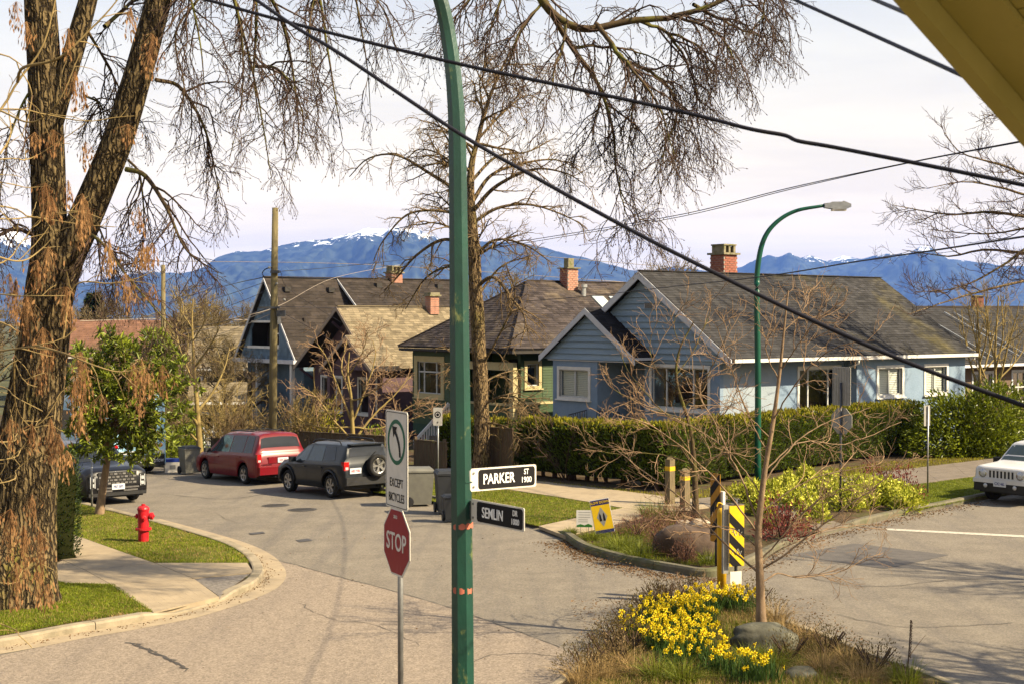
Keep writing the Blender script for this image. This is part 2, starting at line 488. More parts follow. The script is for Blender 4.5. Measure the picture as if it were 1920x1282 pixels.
def kerb(name, path, m, h=0.13, w=0.17, side=1, heights=None, piece=2.4):
    """row of cast kerb stones along a path; side=+1 body lies left of it"""
    root = structure(name)
    p = smooth_path(path, 5)
    seg = np.concatenate([[0], np.cumsum(np.linalg.norm(np.diff(p[:, :2], axis=0), axis=1))])
    hs = np.full(len(p), h) if heights is None else heights(p)
    o1 = offset_path(p, side * 0.03); o2 = offset_path(p, side * (w - 0.03)); o3 = offset_path(p, side * w)
    n = max(1, int(seg[-1] / piece))
    for k in range(n):
        a, b = seg[-1] * k / n + 0.008, seg[-1] * (k + 1) / n - 0.008
        ts = np.concatenate([[a], seg[(seg > a + 0.05) & (seg < b - 0.05)], [b]])
        def at(q): return np.column_stack([np.interp(ts, seg, q[:, i]) for i in range(2)])
        hh = np.interp(ts, seg, hs)
        rows = [(at(p), -0.05 + 0 * hh), (at(p), hh * 0.72), (at(o1), hh), (at(o2), hh), (at(o3), hh - 0.012), (at(o3), -0.05 + 0 * hh)]
        Vs = []
        for q, z in rows:
            Vs.append(np.column_stack([q, ground_z(q[:, 0], q[:, 1]) + z]))
        Vs = np.stack(Vs, 1); K = len(ts); r = len(rows)
        i, j = np.meshgrid(np.arange(K - 1), np.arange(r), indexing='ij')
        j2 = (j + 1) % r
        F = np.stack([i*r+j, i*r+j2, (i+1)*r+j2, (i+1)*r+j], -1).reshape(-1, 4)
        if side > 0: F = F[:, ::-1]
        mb = MB().add(Vs.reshape(-1, 3), F)
        e = np.arange(r)
        mb.f.append((e if side > 0 else e[::-1]).reshape(1, -1)); mb.f.append(((e[::-1] if side > 0 else e) + (K - 1) * r).reshape(1, -1))
        mb.build('kerb_stone', m, root)
    return root

ramp_c = G(354, 1138)[:2]
def a_heights(p):
    d = np.linalg.norm(p[:, :2] - ramp_c, axis=1)
    return 0.04 + 0.095 * np.clip((d - 0.7) / 0.55, 0, 1)
kerb('kerb_west_corner', A_k, M_KERB, side=1, heights=a_heights, w=0.24)
ramp_b = G(1012, 988)[:2]; ramp_b2 = G(1545, 1003)[:2]
def b_heights(p):
    d = np.minimum(np.linalg.norm(p[:, :2] - ramp_b, axis=1), np.linalg.norm(p[:, :2] - ramp_b2, axis=1))
    return 0.03 + 0.14 * np.clip((d - 0.9) / 0.8, 0, 1)
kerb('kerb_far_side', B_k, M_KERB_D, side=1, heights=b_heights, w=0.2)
kerb('kerb_near_garden', C_k, M_KERB, side=-1, h=0.12, w=0.13)

def inner(path, d): return offset_path(smooth_path(path, 5), d)
a_in = inner(A_k, 0.10); b_in = inner(B_k, 0.09); c_in = inner(C_k, -0.06)
sheet('verge_west_corner', list(a_in[:, :2]) + [(-60, 75), (-60, 20)], 0.09, M_SOIL)
sheet('verge_far_side', list(b_in[::-1][:, :2]) + [(-60, 80), (-45, 110), (20, 110), (70, 110), (80, 62)], 0.09, M_SOIL, cut=3)
sheet('garden_bed_soil', list(c_in[::-1][:, :2]) + [(-14, 3), (16, 3)], 0.09, M_SOIL, cut=30)

# gutter pan of the west corner
gp = smooth_path(A_k[1:17], 5); go = offset_path(gp, -0.46)
sheet('gutter', list(gp[:, :2]) + list(go[::-1][:, :2]), 0.008, M_CONC)

# ---- pavements: every slab its own piece
def slab(root, px, m, dz=0.115, gap=0.012, name='paving_slab', world=None):
    q = GP(px, dz)[:, :2] if world is None else np.asarray(world, float)[:, :2]
    c = q.mean(0); q = c + (q - c) * (1 - gap / max(0.4, np.linalg.norm(q - c, axis=1).mean()))
    z = ground_z(q[:, 0], q[:, 1]) + dz
    n = len(q)
    V = np.vstack([np.column_stack([q, z]), np.column_stack([q, z - 0.08])])
    i = np.arange(n); j = (i + 1) % n
    a2 = np.sum(q[:, 0] * np.roll(q[:, 1], -1) - np.roll(q[:, 0], -1) * q[:, 1])
    top = i if a2 > 0 else i[::-1]
    sd = np.column_stack([i, i + n, j + n, j]) if a2 > 0 else np.column_stack([j, j + n, i + n, i])
    return MB().add(V, [top.reshape(1, -1), sd]).build(name, m, root)

def strip_slabs(root, outer, inner_, n, m, dz=0.115):
    """slabs between two pixel polylines on the ground"""
    a, b = GP(outer, dz), GP(inner_, dz)
    def samp(p, t):
        s = np.concatenate([[0], np.cumsum(np.linalg.norm(np.diff(p, axis=0), axis=1))]); s /= s[-1]
        return np.column_stack([np.interp(t, s, p[:, k]) for k in range(3)])
    t = np.linspace(0, 1, n + 1); A, B = samp(a, t), samp(b, t)
    for k in range(n):
        slab(root, None, m, dz, world=[A[k], A[k+1], B[k+1], B[k]])

pv = structure('pavement_west_corner')
slab(pv, [(60,975),(154,1007),(222,1031),(118,1049),(40,1040)], M_CONC)
slab(pv, [(222,1031),(289,1054),(215,1062),(160,1068),(118,1049)], M_CONC)
slab(pv, [(118,1049),(160,1068),(207,1094),(124,1092),(60,1075)], M_CONC)
slab(pv, [(289,1054),(464,1054),(476,1072),(362,1083)], M_CONC, dz=0.12)
slab(pv, [(289,1054),(362,1083),(330,1087),(250,1091),(207,1094),(160,1068),(215,1062)], M_CONC, dz=0.12)
slab(pv, [(362,1083),(468,1075),(411,1117)], M_AGG, dz=0.10)
# the grooved ramp: strips between grooves
rl = [(215,1095),(330,1087),(362,1084),(411,1118),(352,1139),(286,1148)]
L0, L1 = np.array([(207,1094.),(290,1147)]), np.array([(364,1084.),(411,1119)])
for k in range(9):
    t0, t1 = k / 9, (k + 1) / 9
    # strips run down the ramp
    a0 = np.array([207,1094.]) * (1-t0) + np.array([364,1084.]) * t0; a1 = np.array([207,1094.]) * (1-t1) + np.array([364,1084.]) * t1
    b0 = np.array([288,1147.]) * (1-t0) + np.array([411,1118.]) * t0; b1 = np.array([288,1147.]) * (1-t1) + np.array([411,1118.]) * t1
    slab(pv, [tuple(a0), tuple(a1), tuple(b1), tuple(b0)], M_CONC, dz=0.118, gap=0.014, name='ramp_strip')
sheet('lawn_far_west', GP([(120,932),(201,955),(270,972),(350,994),(433,1019),(470,1042),(464,1054),(289,1054),(222,1031),(154,1007),(60,975),(0,950)], .097)[:, :2], 0.097, M_LAWN)
sheet('lawn_near_west', GP([(-120,1212),(0,1190),(57,1180),(134,1166),(218,1152),(286,1146),(210,1096),(124,1094),(60,1077),(-120,1060)], .097)[:, :2], 0.097, M_LAWN)

pf = structure('pavement_far_side')
strip_slabs(pf, [(560,872),(700,879),(795,892),(880,905),(975,920),(1167,951)], [(560,858),(700,864),(795,876),(880,887),(1005,900),(1220,926)], 12, M_CONC)
strip_slabs(pf, [(1010,985),(1167,951)], [(1060,1004),(1232,962)], 3, M_CONC)
slab(pf, [(1167,951),(1220,926),(1300,934),(1330,950),(1232,962)], M_CONC)
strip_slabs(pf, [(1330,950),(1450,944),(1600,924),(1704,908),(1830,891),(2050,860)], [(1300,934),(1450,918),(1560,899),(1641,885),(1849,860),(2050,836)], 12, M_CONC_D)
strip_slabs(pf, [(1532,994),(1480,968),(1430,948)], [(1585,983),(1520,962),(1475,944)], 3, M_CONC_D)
sheet('lawn_far_side', GP([(770,884),(795,893),(880,907),(975,922),(1165,952),(1008,984),(980,978),(905,957),(830,941),(760,929),(700,921),(660,893)], .097)[:, :2], 0.097, M_LAWN)
sheet('lawn_right', GP([(1704,910),(1830,893),(2050,863),(2050,893),(1834,932),(1783,943),(1715,956)], .097)[:, :2], 0.097, M_LAWN)

# ---- marks and iron in the road
def disc(name, px, r, m, dz=0.006, label=None):
    c = G(*px)
    a = np.linspace(0, 2 * math.pi, 28, endpoint=False)
    q = np.column_stack([c[0] + r * np.cos(a), c[1] + r * np.sin(a)])
    root = structure(name)
    mb = MB()
    V = np.column_stack([q, ground_z(q[:, 0], q[:, 1]) + dz])
    mb.poly(V).build('manhole_cover', m, root)
    ring = MB(); q2 = c[:2] + (q - c[:2]) * 1.14
    V2 = np.vstack([np.column_stack([q, ground_z(q[:,0],q[:,1]) + dz + .004]), np.column_stack([q2, ground_z(q2[:,0],q2[:,1]) + dz + .004])])
    i = np.arange(28); j = (i + 1) % 28
    ring.add(V2, np.column_stack([i + 28, j + 28, j, i])).build('manhole_ring', M_CRACK, root)
    for k in range(-3, 4):          # raised ribs
        w = math.sqrt(max(0.0, r * r - (k * r / 4) ** 2)) * 0.9
        b = MB(); b.box((c[0], c[1] + k * r / 4, float(ground_z(c[0], c[1])) + dz + 0.004), (2 * w, 0.035, 0.006)); b.build('rib', M_IRON, root)
disc('manhole_road_a', (517,947), 0.36, M_IRON); disc('manhole_road_b', (567,955), 0.37, M_IRON)
for nm, px in (('utility_plate_a', [(466,999),(492,996),(498,999),(472,1002)]), ('utility_plate_b', [(554,1012),(578,1009),(586,1013),(562,1016)])):
    sheet(nm, GP(px)[:, :2], 0.007, M_IRON)
sheet('stop_line', GP([(1660,990),(1920,1003),(2100,1012),(2100,1016),(1920,1007),(1664,993.5)])[:, :2], 0.007, M_WHITE_LINE, cut=9)
# hairline joint between the two asphalt ages, and a crack in the near lane
def ribbon(name, px, w, m, dz=0.009, jit=0.0):
    p = catmull(np.array([G(a, b) for a, b in px]), 7)
    r_ = np.random.default_rng(len(px)); p[:, :2] += r_.normal(0, jit, (len(p), 2))
    ww = w * (0.5 + r_.random(len(p)))
    t = np.gradient(p[:, :2], axis=0); t /= np.linalg.norm(t, axis=1, keepdims=True)
    nrm = np.column_stack([-t[:, 1], t[:, 0]])
    a = p[:, :2] + nrm * ww[:, None] / 2; b = p[:, :2] - nrm * ww[:, None] / 2
    Va = np.column_stack([a, ground_z(a[:,0], a[:,1]) + dz]); Vb = np.column_stack([b, ground_z(b[:,0], b[:,1]) + dz])
    n = len(p); i = np.arange(n - 1)
    o = MB().add(np.vstack([Va, Vb]), np.column_stack([i + n, i + n + 1, i + 1, i])).build(name, m)
    o['kind'] = 'structure'
ribbon('road_joint', [(505,1047),(560,1060),(640,1082),(742,1109),(840,1138),(950,1176),(1050,1213)], 0.022, M_CRACK, 0.010, 0.012)
ribbon('road_crack', [(238,1204),(270,1214),(300,1226),(330,1240),(348,1254)], 0.05, M_CRACK, 0.010, 0.03)
for k_, (q_, w_) in enumerate([([(560,1130),(620,1160),(700,1170),(790,1210)], .010), ([(900,1060),(980,1075),(1080,1070)], .008), ([(400,960),(470,985),(600,975)], .010), ([(1500,1080),(1640,1100),(1800,1085),(1930,1100)], .02), ([(300,925),(420,935),(500,925)], .03), ([(880,1240),(960,1225),(1060,1232)], .016), ([(1560,1150),(1700,1175),(1900,1168)], .018)]):
    ribbon('road_crack', q_, w_, M_CRACK, 0.011, 0.03)
M_SEAL = mat('sealed_patch', (0.125, 0.112, 0.102), (0.09, 0.082, 0.076), scale=4, rough=0.85, bump=0.4, bscale=50, spec=0.2)
sheet('road_repair', GP([(1480,1040),(1600,1018),(1780,1040),(1660,1066)])[:, :2], 0.005, M_SEAL, cut=30)
ribbon('road_crack_fine', [(252,1206),(285,1222),(318,1236),(352,1258)], 0.03, M_CRACK, 0.012, 0.05)

# drain inlet in the far kerb
b = G(1768, 951)
MB().box((b[0], b[1], 0.05), (0.95, 0.10, 0.12), rz=GA + 0.1).build('drain_inlet', M_CRACK)['kind'] = 'structure'

# ---------------------------------------------------------------- mountains
M_MTN = bpy.data.materials.new('forested_mountain'); M_MTN.use_nodes = True
def _mtn():
    n, l = M_MTN.node_tree.nodes, M_MTN.node_tree.links
    b = n['Principled BSDF']; b.inputs['Roughness'].default_value = 1.0; b.inputs['Specular IOR Level'].default_value = 0.05
    tc = n.new('ShaderNodeTexCoord'); sx = n.new('ShaderNodeSeparateXYZ'); l.new(tc.outputs['Object'], sx.inputs[0])
    nz = n.new('ShaderNodeTexNoise'); nz.inputs['Scale'].default_value = 0.011; nz.inputs['Detail'].default_value = 9; nz.inputs['Roughness'].default_value = 0.72
    l.new(tc.outputs['Object'], nz.inputs['Vector'])
    ms = n.new('ShaderNodeMath'); ms.operation = 'MULTIPLY_ADD'; ms.inputs[1].default_value = 620.0
    l.new(nz.outputs['Fac'], ms.inputs[0]); l.new(sx.outputs['Z'], ms.inputs[2])
    at = n.new('ShaderNodeAttribute'); at.attribute_name = 'snowline'
    sb = n.new('ShaderNodeMath'); sb.operation = 'SUBTRACT'; l.new(ms.outputs[0], sb.inputs[0]); l.new(at.outputs['Fac'], sb.inputs[1])
    mr = n.new('ShaderNodeMapRange'); mr.inputs['From Min'].default_value = 0; mr.inputs['From Max'].default_value = 14
    l.new(sb.outputs[0], mr.inputs['Value'])
    nf = n.new('ShaderNodeTexNoise'); nf.inputs['Scale'].default_value = 0.012; nf.inputs['Detail'].default_value = 8
    l.new(tc.outputs['Object'], nf.inputs['Vector'])
    rp = n.new('ShaderNodeValToRGB'); rp.color_ramp.elements[0].position = .35; rp.color_ramp.elements[1].position = .7
    rp.color_ramp.elements[0].color = (0.006, 0.011, 0.010, 1); rp.color_ramp.elements[1].color = (0.045, 0.060, 0.045, 1)
    l.new(nf.outputs['Fac'], rp.inputs[0])
    mx = n.new('ShaderNodeMix'); mx.data_type = 'RGBA'; l.new(mr.outputs[0], mx.inputs[0]); l.new(rp.outputs[0], mx.inputs[6]); mx.inputs[7].default_value = (0.82, 0.84, 0.88, 1)
    l.new(mx.outputs[2], b.inputs['Base Color'])
_mtn()

def fbm(x, y, seed, octs=6, f0=1.0, gain=0.55):
    r_ = np.random.default_rng(seed); out = np.zeros_like(x); a = 1.0; f = f0
    for _ in range(octs):
        for _k in range(3):
            th = r_.random() * 6.28; ph = r_.random() * 6.28
            out += a / 3 * np.sin(f * (x * math.cos(th) + y * math.sin(th)) + ph + 1.3 * np.sin(0.7 * f * (x * math.sin(th) - y * math.cos(th)) + ph * 2))
        a *= gain; f *= 2.03
    return out

def mountain(name, prof, dist, depth, seed, snow):
    pr = np.array(prof, float)
    px = np.linspace(pr[0, 0], pr[-1, 0], 420)
    py = np.interp(px, pr[:, 0], pr[:, 1])
    X = (px - 960) / F_PX * dist
    H = CAM_H + (600 - py) / F_PX * dist
    fine = fbm(X / 160.0, X * 0, seed, 6)
    H = H + fine * 13 * np.clip(H / 500, 0.1, 1)
    t = np.concatenate([np.linspace(0, 1, 46), [1.06, 1.25]])
    TT, XI = np.meshgrid(t, X, indexing='ij'); HH = np.broadcast_to(H, TT.shape)
    Yg = dist - depth * (1 - TT)
    sp = XI * (Yg / dist) ** 1.0
    shape = np.where(TT <= 1, np.clip(TT, 0, 1) ** 1.15, 1 - (TT - 1) * 2.2)
    rid = fbm(sp / 420.0, Yg / 900.0, seed + 1, 6, gain=0.6)
    Z = HH * shape + rid * 190 * np.clip(TT * (1.02 - np.clip(TT, 0, 1)) * 4, 0, 1) * np.clip(HH / 600, 0, 1) - 8 * (TT < 0.01) * 1.0
    Z = np.where(TT < 0.01, -8, Z)
    V = np.stack([sp, Yg, Z], -1).reshape(-1, 3)
    a, b = TT.shape
    i, j = np.meshgrid(np.arange(a - 1), np.arange(b - 1), indexing='ij')
    F = np.stack([i*b+j, i*b+j+1, (i+1)*b+j+1, (i+1)*b+j], -1).reshape(-1, 4)
    o = MB().add(V, F).build(name, M_MTN, smooth=True)
    at = o.data.attributes.new('snowline', 'FLOAT', 'POINT')
    sl = np.interp(px, [s[0] for s in snow], [s[1] for s in snow])
    at.data.foreach_set('value', np.broadcast_to(sl, TT.shape).astype(np.float32).ravel())
    o['kind'] = 'structure'
    return o
mountain('mountain_main', [(-700,470),(-500,440),(-250,455),(-60,415),(0,440),(45,465),(100,503),(160,535),(215,518),(290,508),(340,512),(385,500),(405,485),(440,469),(490,466),(540,455),(600,450),(650,441),(690,431),(750,434),(800,452),(850,455),(900,452),(960,455),(1010,460),(1060,472),(1110,485),(1150,495),(1185,506),(1260,525),(1400,560),(1500,592)], 12000, 3600, 3,
         [(-700,1080),(150,915),(300,890),(440,955),(560,978),(650,1020),(690,990),(780,1005),(840,1040),(880,1200),(2000,1500)])
mountain('mountain_east', [(1000,560),(1120,530),(1180,509),(1230,508),(1265,500),(1330,508),(1390,502),(1415,489),(1440,483),(1490,488),(1520,484),(1550,490),(1580,481),(1612,490),(1660,482),(1700,480),(1760,478),(1820,488),(1920,498),(2100,470),(2400,500),(2700,540)], 14800, 3600, 8,
         [(1000,960),(1390,1040),(1500,1010),(1570,930),(1620,1000),(1700,1000),(2700,1000)])

# ---------------------------------------------------------------- air
M_HAZE = bpy.data.materials.new('haze_air'); M_HAZE.use_nodes = True
_n, _l = M_HAZE.node_tree.nodes, M_HAZE.node_tree.links
_n.remove(_n['Principled BSDF'])
_pv = _n.new('ShaderNodeVolumePrincipled')
_pv.inputs['Color'].default_value = (0.165, 0.345, 1.0, 1)
_pv.inputs['Density'].default_value = 4.1e-5
_pv.inputs['Anisotropy'].default_value = 0.0
_l.new(_pv.outputs[0], _n['Material Output'].inputs['Volume'])
hz = MB().span((-17500, -400, -20), (17500, 19000, 1050)).build('haze', M_HAZE); hz['kind'] = 'stuff'
# ================================================================ HOUSES
M_STUCCO = mat('blue_stucco', (0.225, 0.30, 0.40), (0.185, 0.255, 0.345), scale=1.6, rough=0.95, bump=0.8, bscale=22, spec=0.08,
               third=(0.27, 0.335, 0.41), tscale=0.7, tpos=(0.5, 0.75))
M_STUCCO_W = mat('pale_stucco', (0.32, 0.37, 0.42), (0.25, 0.30, 0.355), scale=1.6, rough=0.95, bump=0.8, bscale=22, spec=0.08)
M_SIDING = mat('blue_siding', (0.225, 0.305, 0.385), (0.18, 0.25, 0.32), scale=2.0, rough=0.6, stretch=(1, 0.25, 3), third=(0.26, 0.34, 0.42), tscale=0.8)
M_TRIM = mat('white_trim', (0.72, 0.70, 0.66), (0.60, 0.58, 0.54), scale=3.0, rough=0.6, third=(0.42, 0.39, 0.33), tscale=1.6, tpos=(0.6, 0.8))
M_TRIM_G = mat('grey_white_trim', (0.60, 0.60, 0.62), (0.50, 0.50, 0.52), scale=3.0, rough=0.6)
M_SASH = mat('window_sash', (0.62, 0.62, 0.60), rough=0.5)
M_BLIND = mat('blind_slats', (0.80, 0.78, 0.70), (0.74, 0.72, 0.65), scale=2, rough=0.6)
M_GLASS = glass_mat('window_glass', (0.9, 0.94, 0.93), 0.9)
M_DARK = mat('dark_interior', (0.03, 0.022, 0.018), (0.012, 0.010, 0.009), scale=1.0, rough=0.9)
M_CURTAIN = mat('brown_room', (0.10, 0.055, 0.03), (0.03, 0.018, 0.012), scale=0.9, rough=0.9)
M_SH_GREY = mat('shingle_grey', (0.052, 0.050, 0.050), (0.031, 0.030, 0.031), scale=3, rough=0.95, island=0.22, bump=0.4, bscale=60, spec=0.08)
M_SH_MOSS = mat('shingle_mossy', (0.052, 0.050, 0.050), (0.031, 0.030, 0.031), scale=3, rough=0.95, island=0.32, bump=0.4, bscale=60, spec=0.08,
                third=(0.110, 0.092, 0.035), tscale=0.30, tpos=(0.52, 0.80))
M_SH_BLACK = mat('shingle_black', (0.030, 0.027, 0.028), (0.020, 0.018, 0.019), scale=3, rough=0.95, island=0.25, spec=0.08)
M_SH_PURPLE = mat('shingle_purple_grey', (0.068, 0.055, 0.051), (0.040, 0.033, 0.033), scale=2.5, rough=0.95, island=0.38, spec=0.08,
                  third=(0.115, 0.09, 0.065), tscale=0.8, tpos=(0.5, 0.7))
M_SH_TAN = mat('shingle_tan', (0.22, 0.178, 0.115), (0.155, 0.125, 0.082), scale=2.5, rough=0.95, island=0.30, spec=0.08)
M_SH_DARK = mat('shingle_dark', (0.050, 0.040, 0.034), (0.030, 0.025, 0.022), scale=2.5, rough=0.95, island=0.28, spec=0.08)
M_SH_RED = mat('shingle_rust', (0.20, 0.105, 0.068), (0.14, 0.075, 0.05), scale=2.0, rough=0.95, island=0.2, spec=0.08)
M_DECK = mat('roof_deck', (0.05, 0.045, 0.04), rough=0.95)
M_GREEN = mat('green_siding', (0.050, 0.085, 0.035), (0.036, 0.062, 0.026), scale=2.0, rough=0.65)
M_GREEN2 = mat('teal_siding', (0.035, 0.085, 0.055), (0.025, 0.06, 0.04), scale=2.0, rough=0.65)
M_CREAM = mat('cream_trim', (0.50, 0.42, 0.22), (0.42, 0.35, 0.18), scale=3.0, rough=0.6)
M_PURPLE = mat('plum_siding', (0.105, 0.062, 0.075), (0.08, 0.046, 0.056), scale=2.0, rough=0.7)
M_BROWNTRIM = mat('weathered_trim', (0.34, 0.27, 0.20), (0.25, 0.19, 0.14), scale=4.0, rough=0.75)
M_SHAKE = mat('blue_shakes', (0.135, 0.195, 0.255), (0.10, 0.15, 0.20), scale=3.0, rough=0.85, island=0.28)
M_BRICK = mat('chimney_brick', (0.33, 0.115, 0.075), (0.22, 0.08, 0.055), scale=5.0, rough=0.9, bump=0.4, bscale=60, third=(0.45, 0.36, 0.30), tscale=3.0, tpos=(0.58, 0.75))
M_BRICK2 = mat('chimney_brick_pale', (0.46, 0.24, 0.17), (0.33, 0.15, 0.10), scale=5.0, rough=0.9, bump=0.4, bscale=60)
M_MORTAR = mat('mortar', (0.36, 0.31, 0.26), rough=0.95)
M_CAP = mat('chimney_cap', (0.27, 0.235, 0.16), (0.17, 0.15, 0.09), scale=6.0, rough=0.95, bump=0.5, third=(0.13, 0.13, 0.04), tscale=4, tpos=(0.5, 0.65))
M_METALV = mat('galvanised_vent', (0.55, 0.55, 0.53), rough=0.4, metal=0.7)
M_WOOD = mat('fence_wood', (0.135, 0.090, 0.050), (0.075, 0.050, 0.030), scale=3.0, rough=0.9, stretch=(6, 6, 0.8), bump=0.4, third=(0.10, 0.095, 0.05), tscale=1.2, tpos=(0.5, 0.7))
M_REDBASE = mat('red_basement', (0.16, 0.035, 0.025), rough=0.8)
M_PINK = mat('pink_stucco', (0.52, 0.34, 0.27), (0.44, 0.28, 0.22), scale=1.0, rough=0.9)
M_BEIGE = mat('beige_wall', (0.24, 0.185, 0.125), (0.18, 0.14, 0.095), scale=1.0, rough=0.9)
M_BROWNWALL = mat('brown_wall', (0.155, 0.105, 0.07), (0.12, 0.082, 0.055), scale=2.0, rough=0.85)
M_BLACKIRON = mat('black_iron', (0.015, 0.015, 0.018), rough=0.5)
M_DOOR = mat('front_door', (0.05, 0.03, 0.025), rough=0.5)
M_LATTICE = mat('lattice', (0.50, 0.33, 0.19), (0.40, 0.26, 0.15), scale=4, rough=0.8)
M_SKYL = mat('skylight_glass', (0.42, 0.46, 0.45), (0.36, 0.40, 0.40), scale=1, rough=0.08, spec=0.8)

O2 = np.array([7.92, 50.0])
class House:
    """a house laid out on the town grid: a along u, b along v, from the blue house's eave corner"""
    def __init__(s, name, label, a0, b0, cat='house', group=None, origin=None, rz=GA):
        s.a0, s.b0 = a0, b0
        if origin is None:
            w = O2 + a0 * Uv[:2] + b0 * Vv[:2]
        else:
            w = np.asarray(origin[:2], float)
        s.base = float(ground_z(w[0], w[1]))
        s.root = thing(name, label, cat, (w[0], w[1], s.base), rz, group)
    def p(s, a, b, z):
        return np.array([a - s.a0, b - s.b0, z - s.base])

def wall(H, axis, fixed, lo, hi, z0, z1, openings, m, name='wall', thick=0.18, inward=1):
    """wall with real openings. axis 'b': runs along b at a=fixed; axis 'a': runs along a at b=fixed"""
    lo, hi = min(lo, hi), max(lo, hi)
    ts = sorted({lo, hi, *[x for o in openings for x in o[:2]]}); zs = sorted({z0, z1, *[x for o in openings for x in o[2:]]})
    mb = MB()
    for t0, t1 in zip(ts, ts[1:]):
        run = None
        for q0, q1 in zip(zs, zs[1:]):
            tc, zc = (t0 + t1) / 2, (q0 + q1) / 2
            if any(o[0] < tc < o[1] and o[2] < zc < o[3] for o in openings):
                continue
            d = thick * inward
            if axis == 'b': mb.span(H.p(fixed, t0, q0), H.p(fixed + d, t1, q1))
            else: mb.span(H.p(t0, fixed, q0), H.p(t1, fixed + d, q1))
    return mb.build(name, m, H.root)

def window(H, axis, fixed, t0, t1, z0, z1, mt=None, tw=0.12, mull=(0.5,), rails=(), blind=False, sill=True, curtain=None, name='window', inward=1, proud=0.035):
    mt = mt or M_TRIM
    t0, t1 = min(t0, t1), max(t0, t1)
    i = inward
    def Q(t, d, z):      # d: depth into the wall
        return H.p(fixed + d * i, t, z) if axis == 'b' else H.p(t, fixed + d * i, z)
    tr = MB()
    tr.span(Q(t0 - tw, -proud, z1), Q(t1 + tw, 0.06, z1 + tw)); tr.span(Q(t0 - tw, -proud, z0), Q(t0, 0.06, z1)); tr.span(Q(t1, -proud, z0), Q(t1 + tw, 0.06, z1))
    tr.span(Q(t0 - tw, -proud, z0 - tw * 0.8), Q(t1 + tw, 0.06, z0))
    if sill: tr.span(Q(t0 - tw - 0.05, -proud - 0.07, z0 - tw * 0.8 - 0.05), Q(t1 + tw + 0.05, 0.0, z0 - tw * 0.8))
    w = tr.build(name, mt, H.root)
    sb = MB(); s = 0.045
    for a_, b_ in ((t0, t0 + s), (t1 - s, t1)): sb.span(Q(a_, 0.065, z0), Q(b_, 0.115, z1))
    for a_, b_ in ((z0, z0 + s), (z1 - s, z1)): sb.span(Q(t0 + s, 0.065, a_), Q(t1 - s, 0.115, b_))
    for k in mull:
        c = t0 + (t1 - t0) * k; sb.span(Q(c - s * .7, 0.062, z0 + s), Q(c + s * .7, 0.118, z1 - s))
    for k in rails:
        c = z0 + (z1 - z0) * k; sb.span(Q(t0 + s, 0.062, c - s * .7), Q(t1 - s, 0.118, c + s * .7))
    sb.build('sash', M_SASH, w)
    MB().poly([Q(t0 + s, 0.09, z0 + s), Q(t1 - s, 0.09, z0 + s), Q(t1 - s, 0.09, z1 - s), Q(t0 + s, 0.09, z1 - s)]).build('pane', M_GLASS, w)
    if blind:
        bb = MB(); n = int((z1 - z0) / 0.07)
        for k in range(n):
            zc = z0 + (k + 0.5) * (z1 - z0) / n
            bb.poly([Q(t0 + .05, 0.15, zc - .033), Q(t1 - .05, 0.15, zc - .033), Q(t1 - .05, 0.185, zc + .03), Q(t0 + .05, 0.185, zc + .03)])
        bb.build('blind', M_BLIND, w)
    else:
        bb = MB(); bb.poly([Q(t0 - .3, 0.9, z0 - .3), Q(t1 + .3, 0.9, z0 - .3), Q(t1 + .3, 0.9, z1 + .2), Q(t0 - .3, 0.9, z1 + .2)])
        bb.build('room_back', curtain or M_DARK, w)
    return w

def shingle_np(o, e, s, n, poly, ex, tab, rg, lift=0.016):
    """thin lapped tabs over a convex polygon given in (along, upslope) metres"""
    poly = np.asarray(poly, float)
    Vs = []; cnt = 0
    y0, y1 = poly[:, 1].min(), poly[:, 1].max()
    nrow = max(1, int((y1 - y0) / ex)); ex = (y1 - y0) / nrow
    def xr(y):
        xs = []
        for k in range(len(poly)):
            a, b = poly[k], poly[(k + 1) % len(poly)]
            if (a[1] - y) * (b[1] - y) <= 0 and abs(a[1] - b[1]) > 1e-9:
                xs.append(a[0] + (b[0] - a[0]) * (y - a[1]) / (b[1] - a[1]))
        return (min(xs), max(xs)) if xs else (0, 0)
    for r in range(nrow):
        ya = y0 + r * ex; yb = min(y1, ya + ex * 1.12)
        xa = xr(ya + 1e-4); xb = xr(min(ya + ex, y1) - 1e-4)
        L, Rr = min(xa[0], xb[0]) * .5 + max(xa[0], xb[0]) * .5, max(xa[1], xb[1]) * .5 + min(xa[1], xb[1]) * .5
        if Rr - L < 0.02: continue
        xs = np.arange(L - rg.random() * tab, Rr, tab) ; xs = xs + rg.normal(0, tab * .06, len(xs)); xs = np.sort(xs)
        x0 = np.clip(xs, L, Rr); x1 = np.clip(np.append(xs[1:], Rr), L, Rr); ok = x1 - x0 > 0.03
        x0, x1 = x0[ok], x1[ok] - 0.006
        j = rg.normal(0, ex * 0.05, len(x0)); h = lift * (0.7 + 0.6 * rg.random(len(x0)))
        z = np.zeros_like(x0)
        def pt(x, y, hh): return o + x[:, None] * e + (y if np.ndim(y) else np.full_like(x, y))[:, None] * s + hh[:, None] * n
        low = np.maximum(ya + j, y0 - 0.01)
        Vs.append(np.stack([pt(x0, low, h), pt(x1, low, h), pt(x1, np.full_like(x0, yb), z + 0.003), pt(x0, np.full_like(x0, yb), z + 0.003), pt(x0, low, z - 0.002), pt(x1, low, z - 0.002)], 1))
    V = np.concatenate(Vs); N = len(V)
    b = (np.arange(N) * 6)[:, None]
    F = np.concatenate([b + np.array([[0, 1, 2, 3]]), b + np.array([[4, 5, 1, 0]])])
    return V.reshape(-1, 3), F

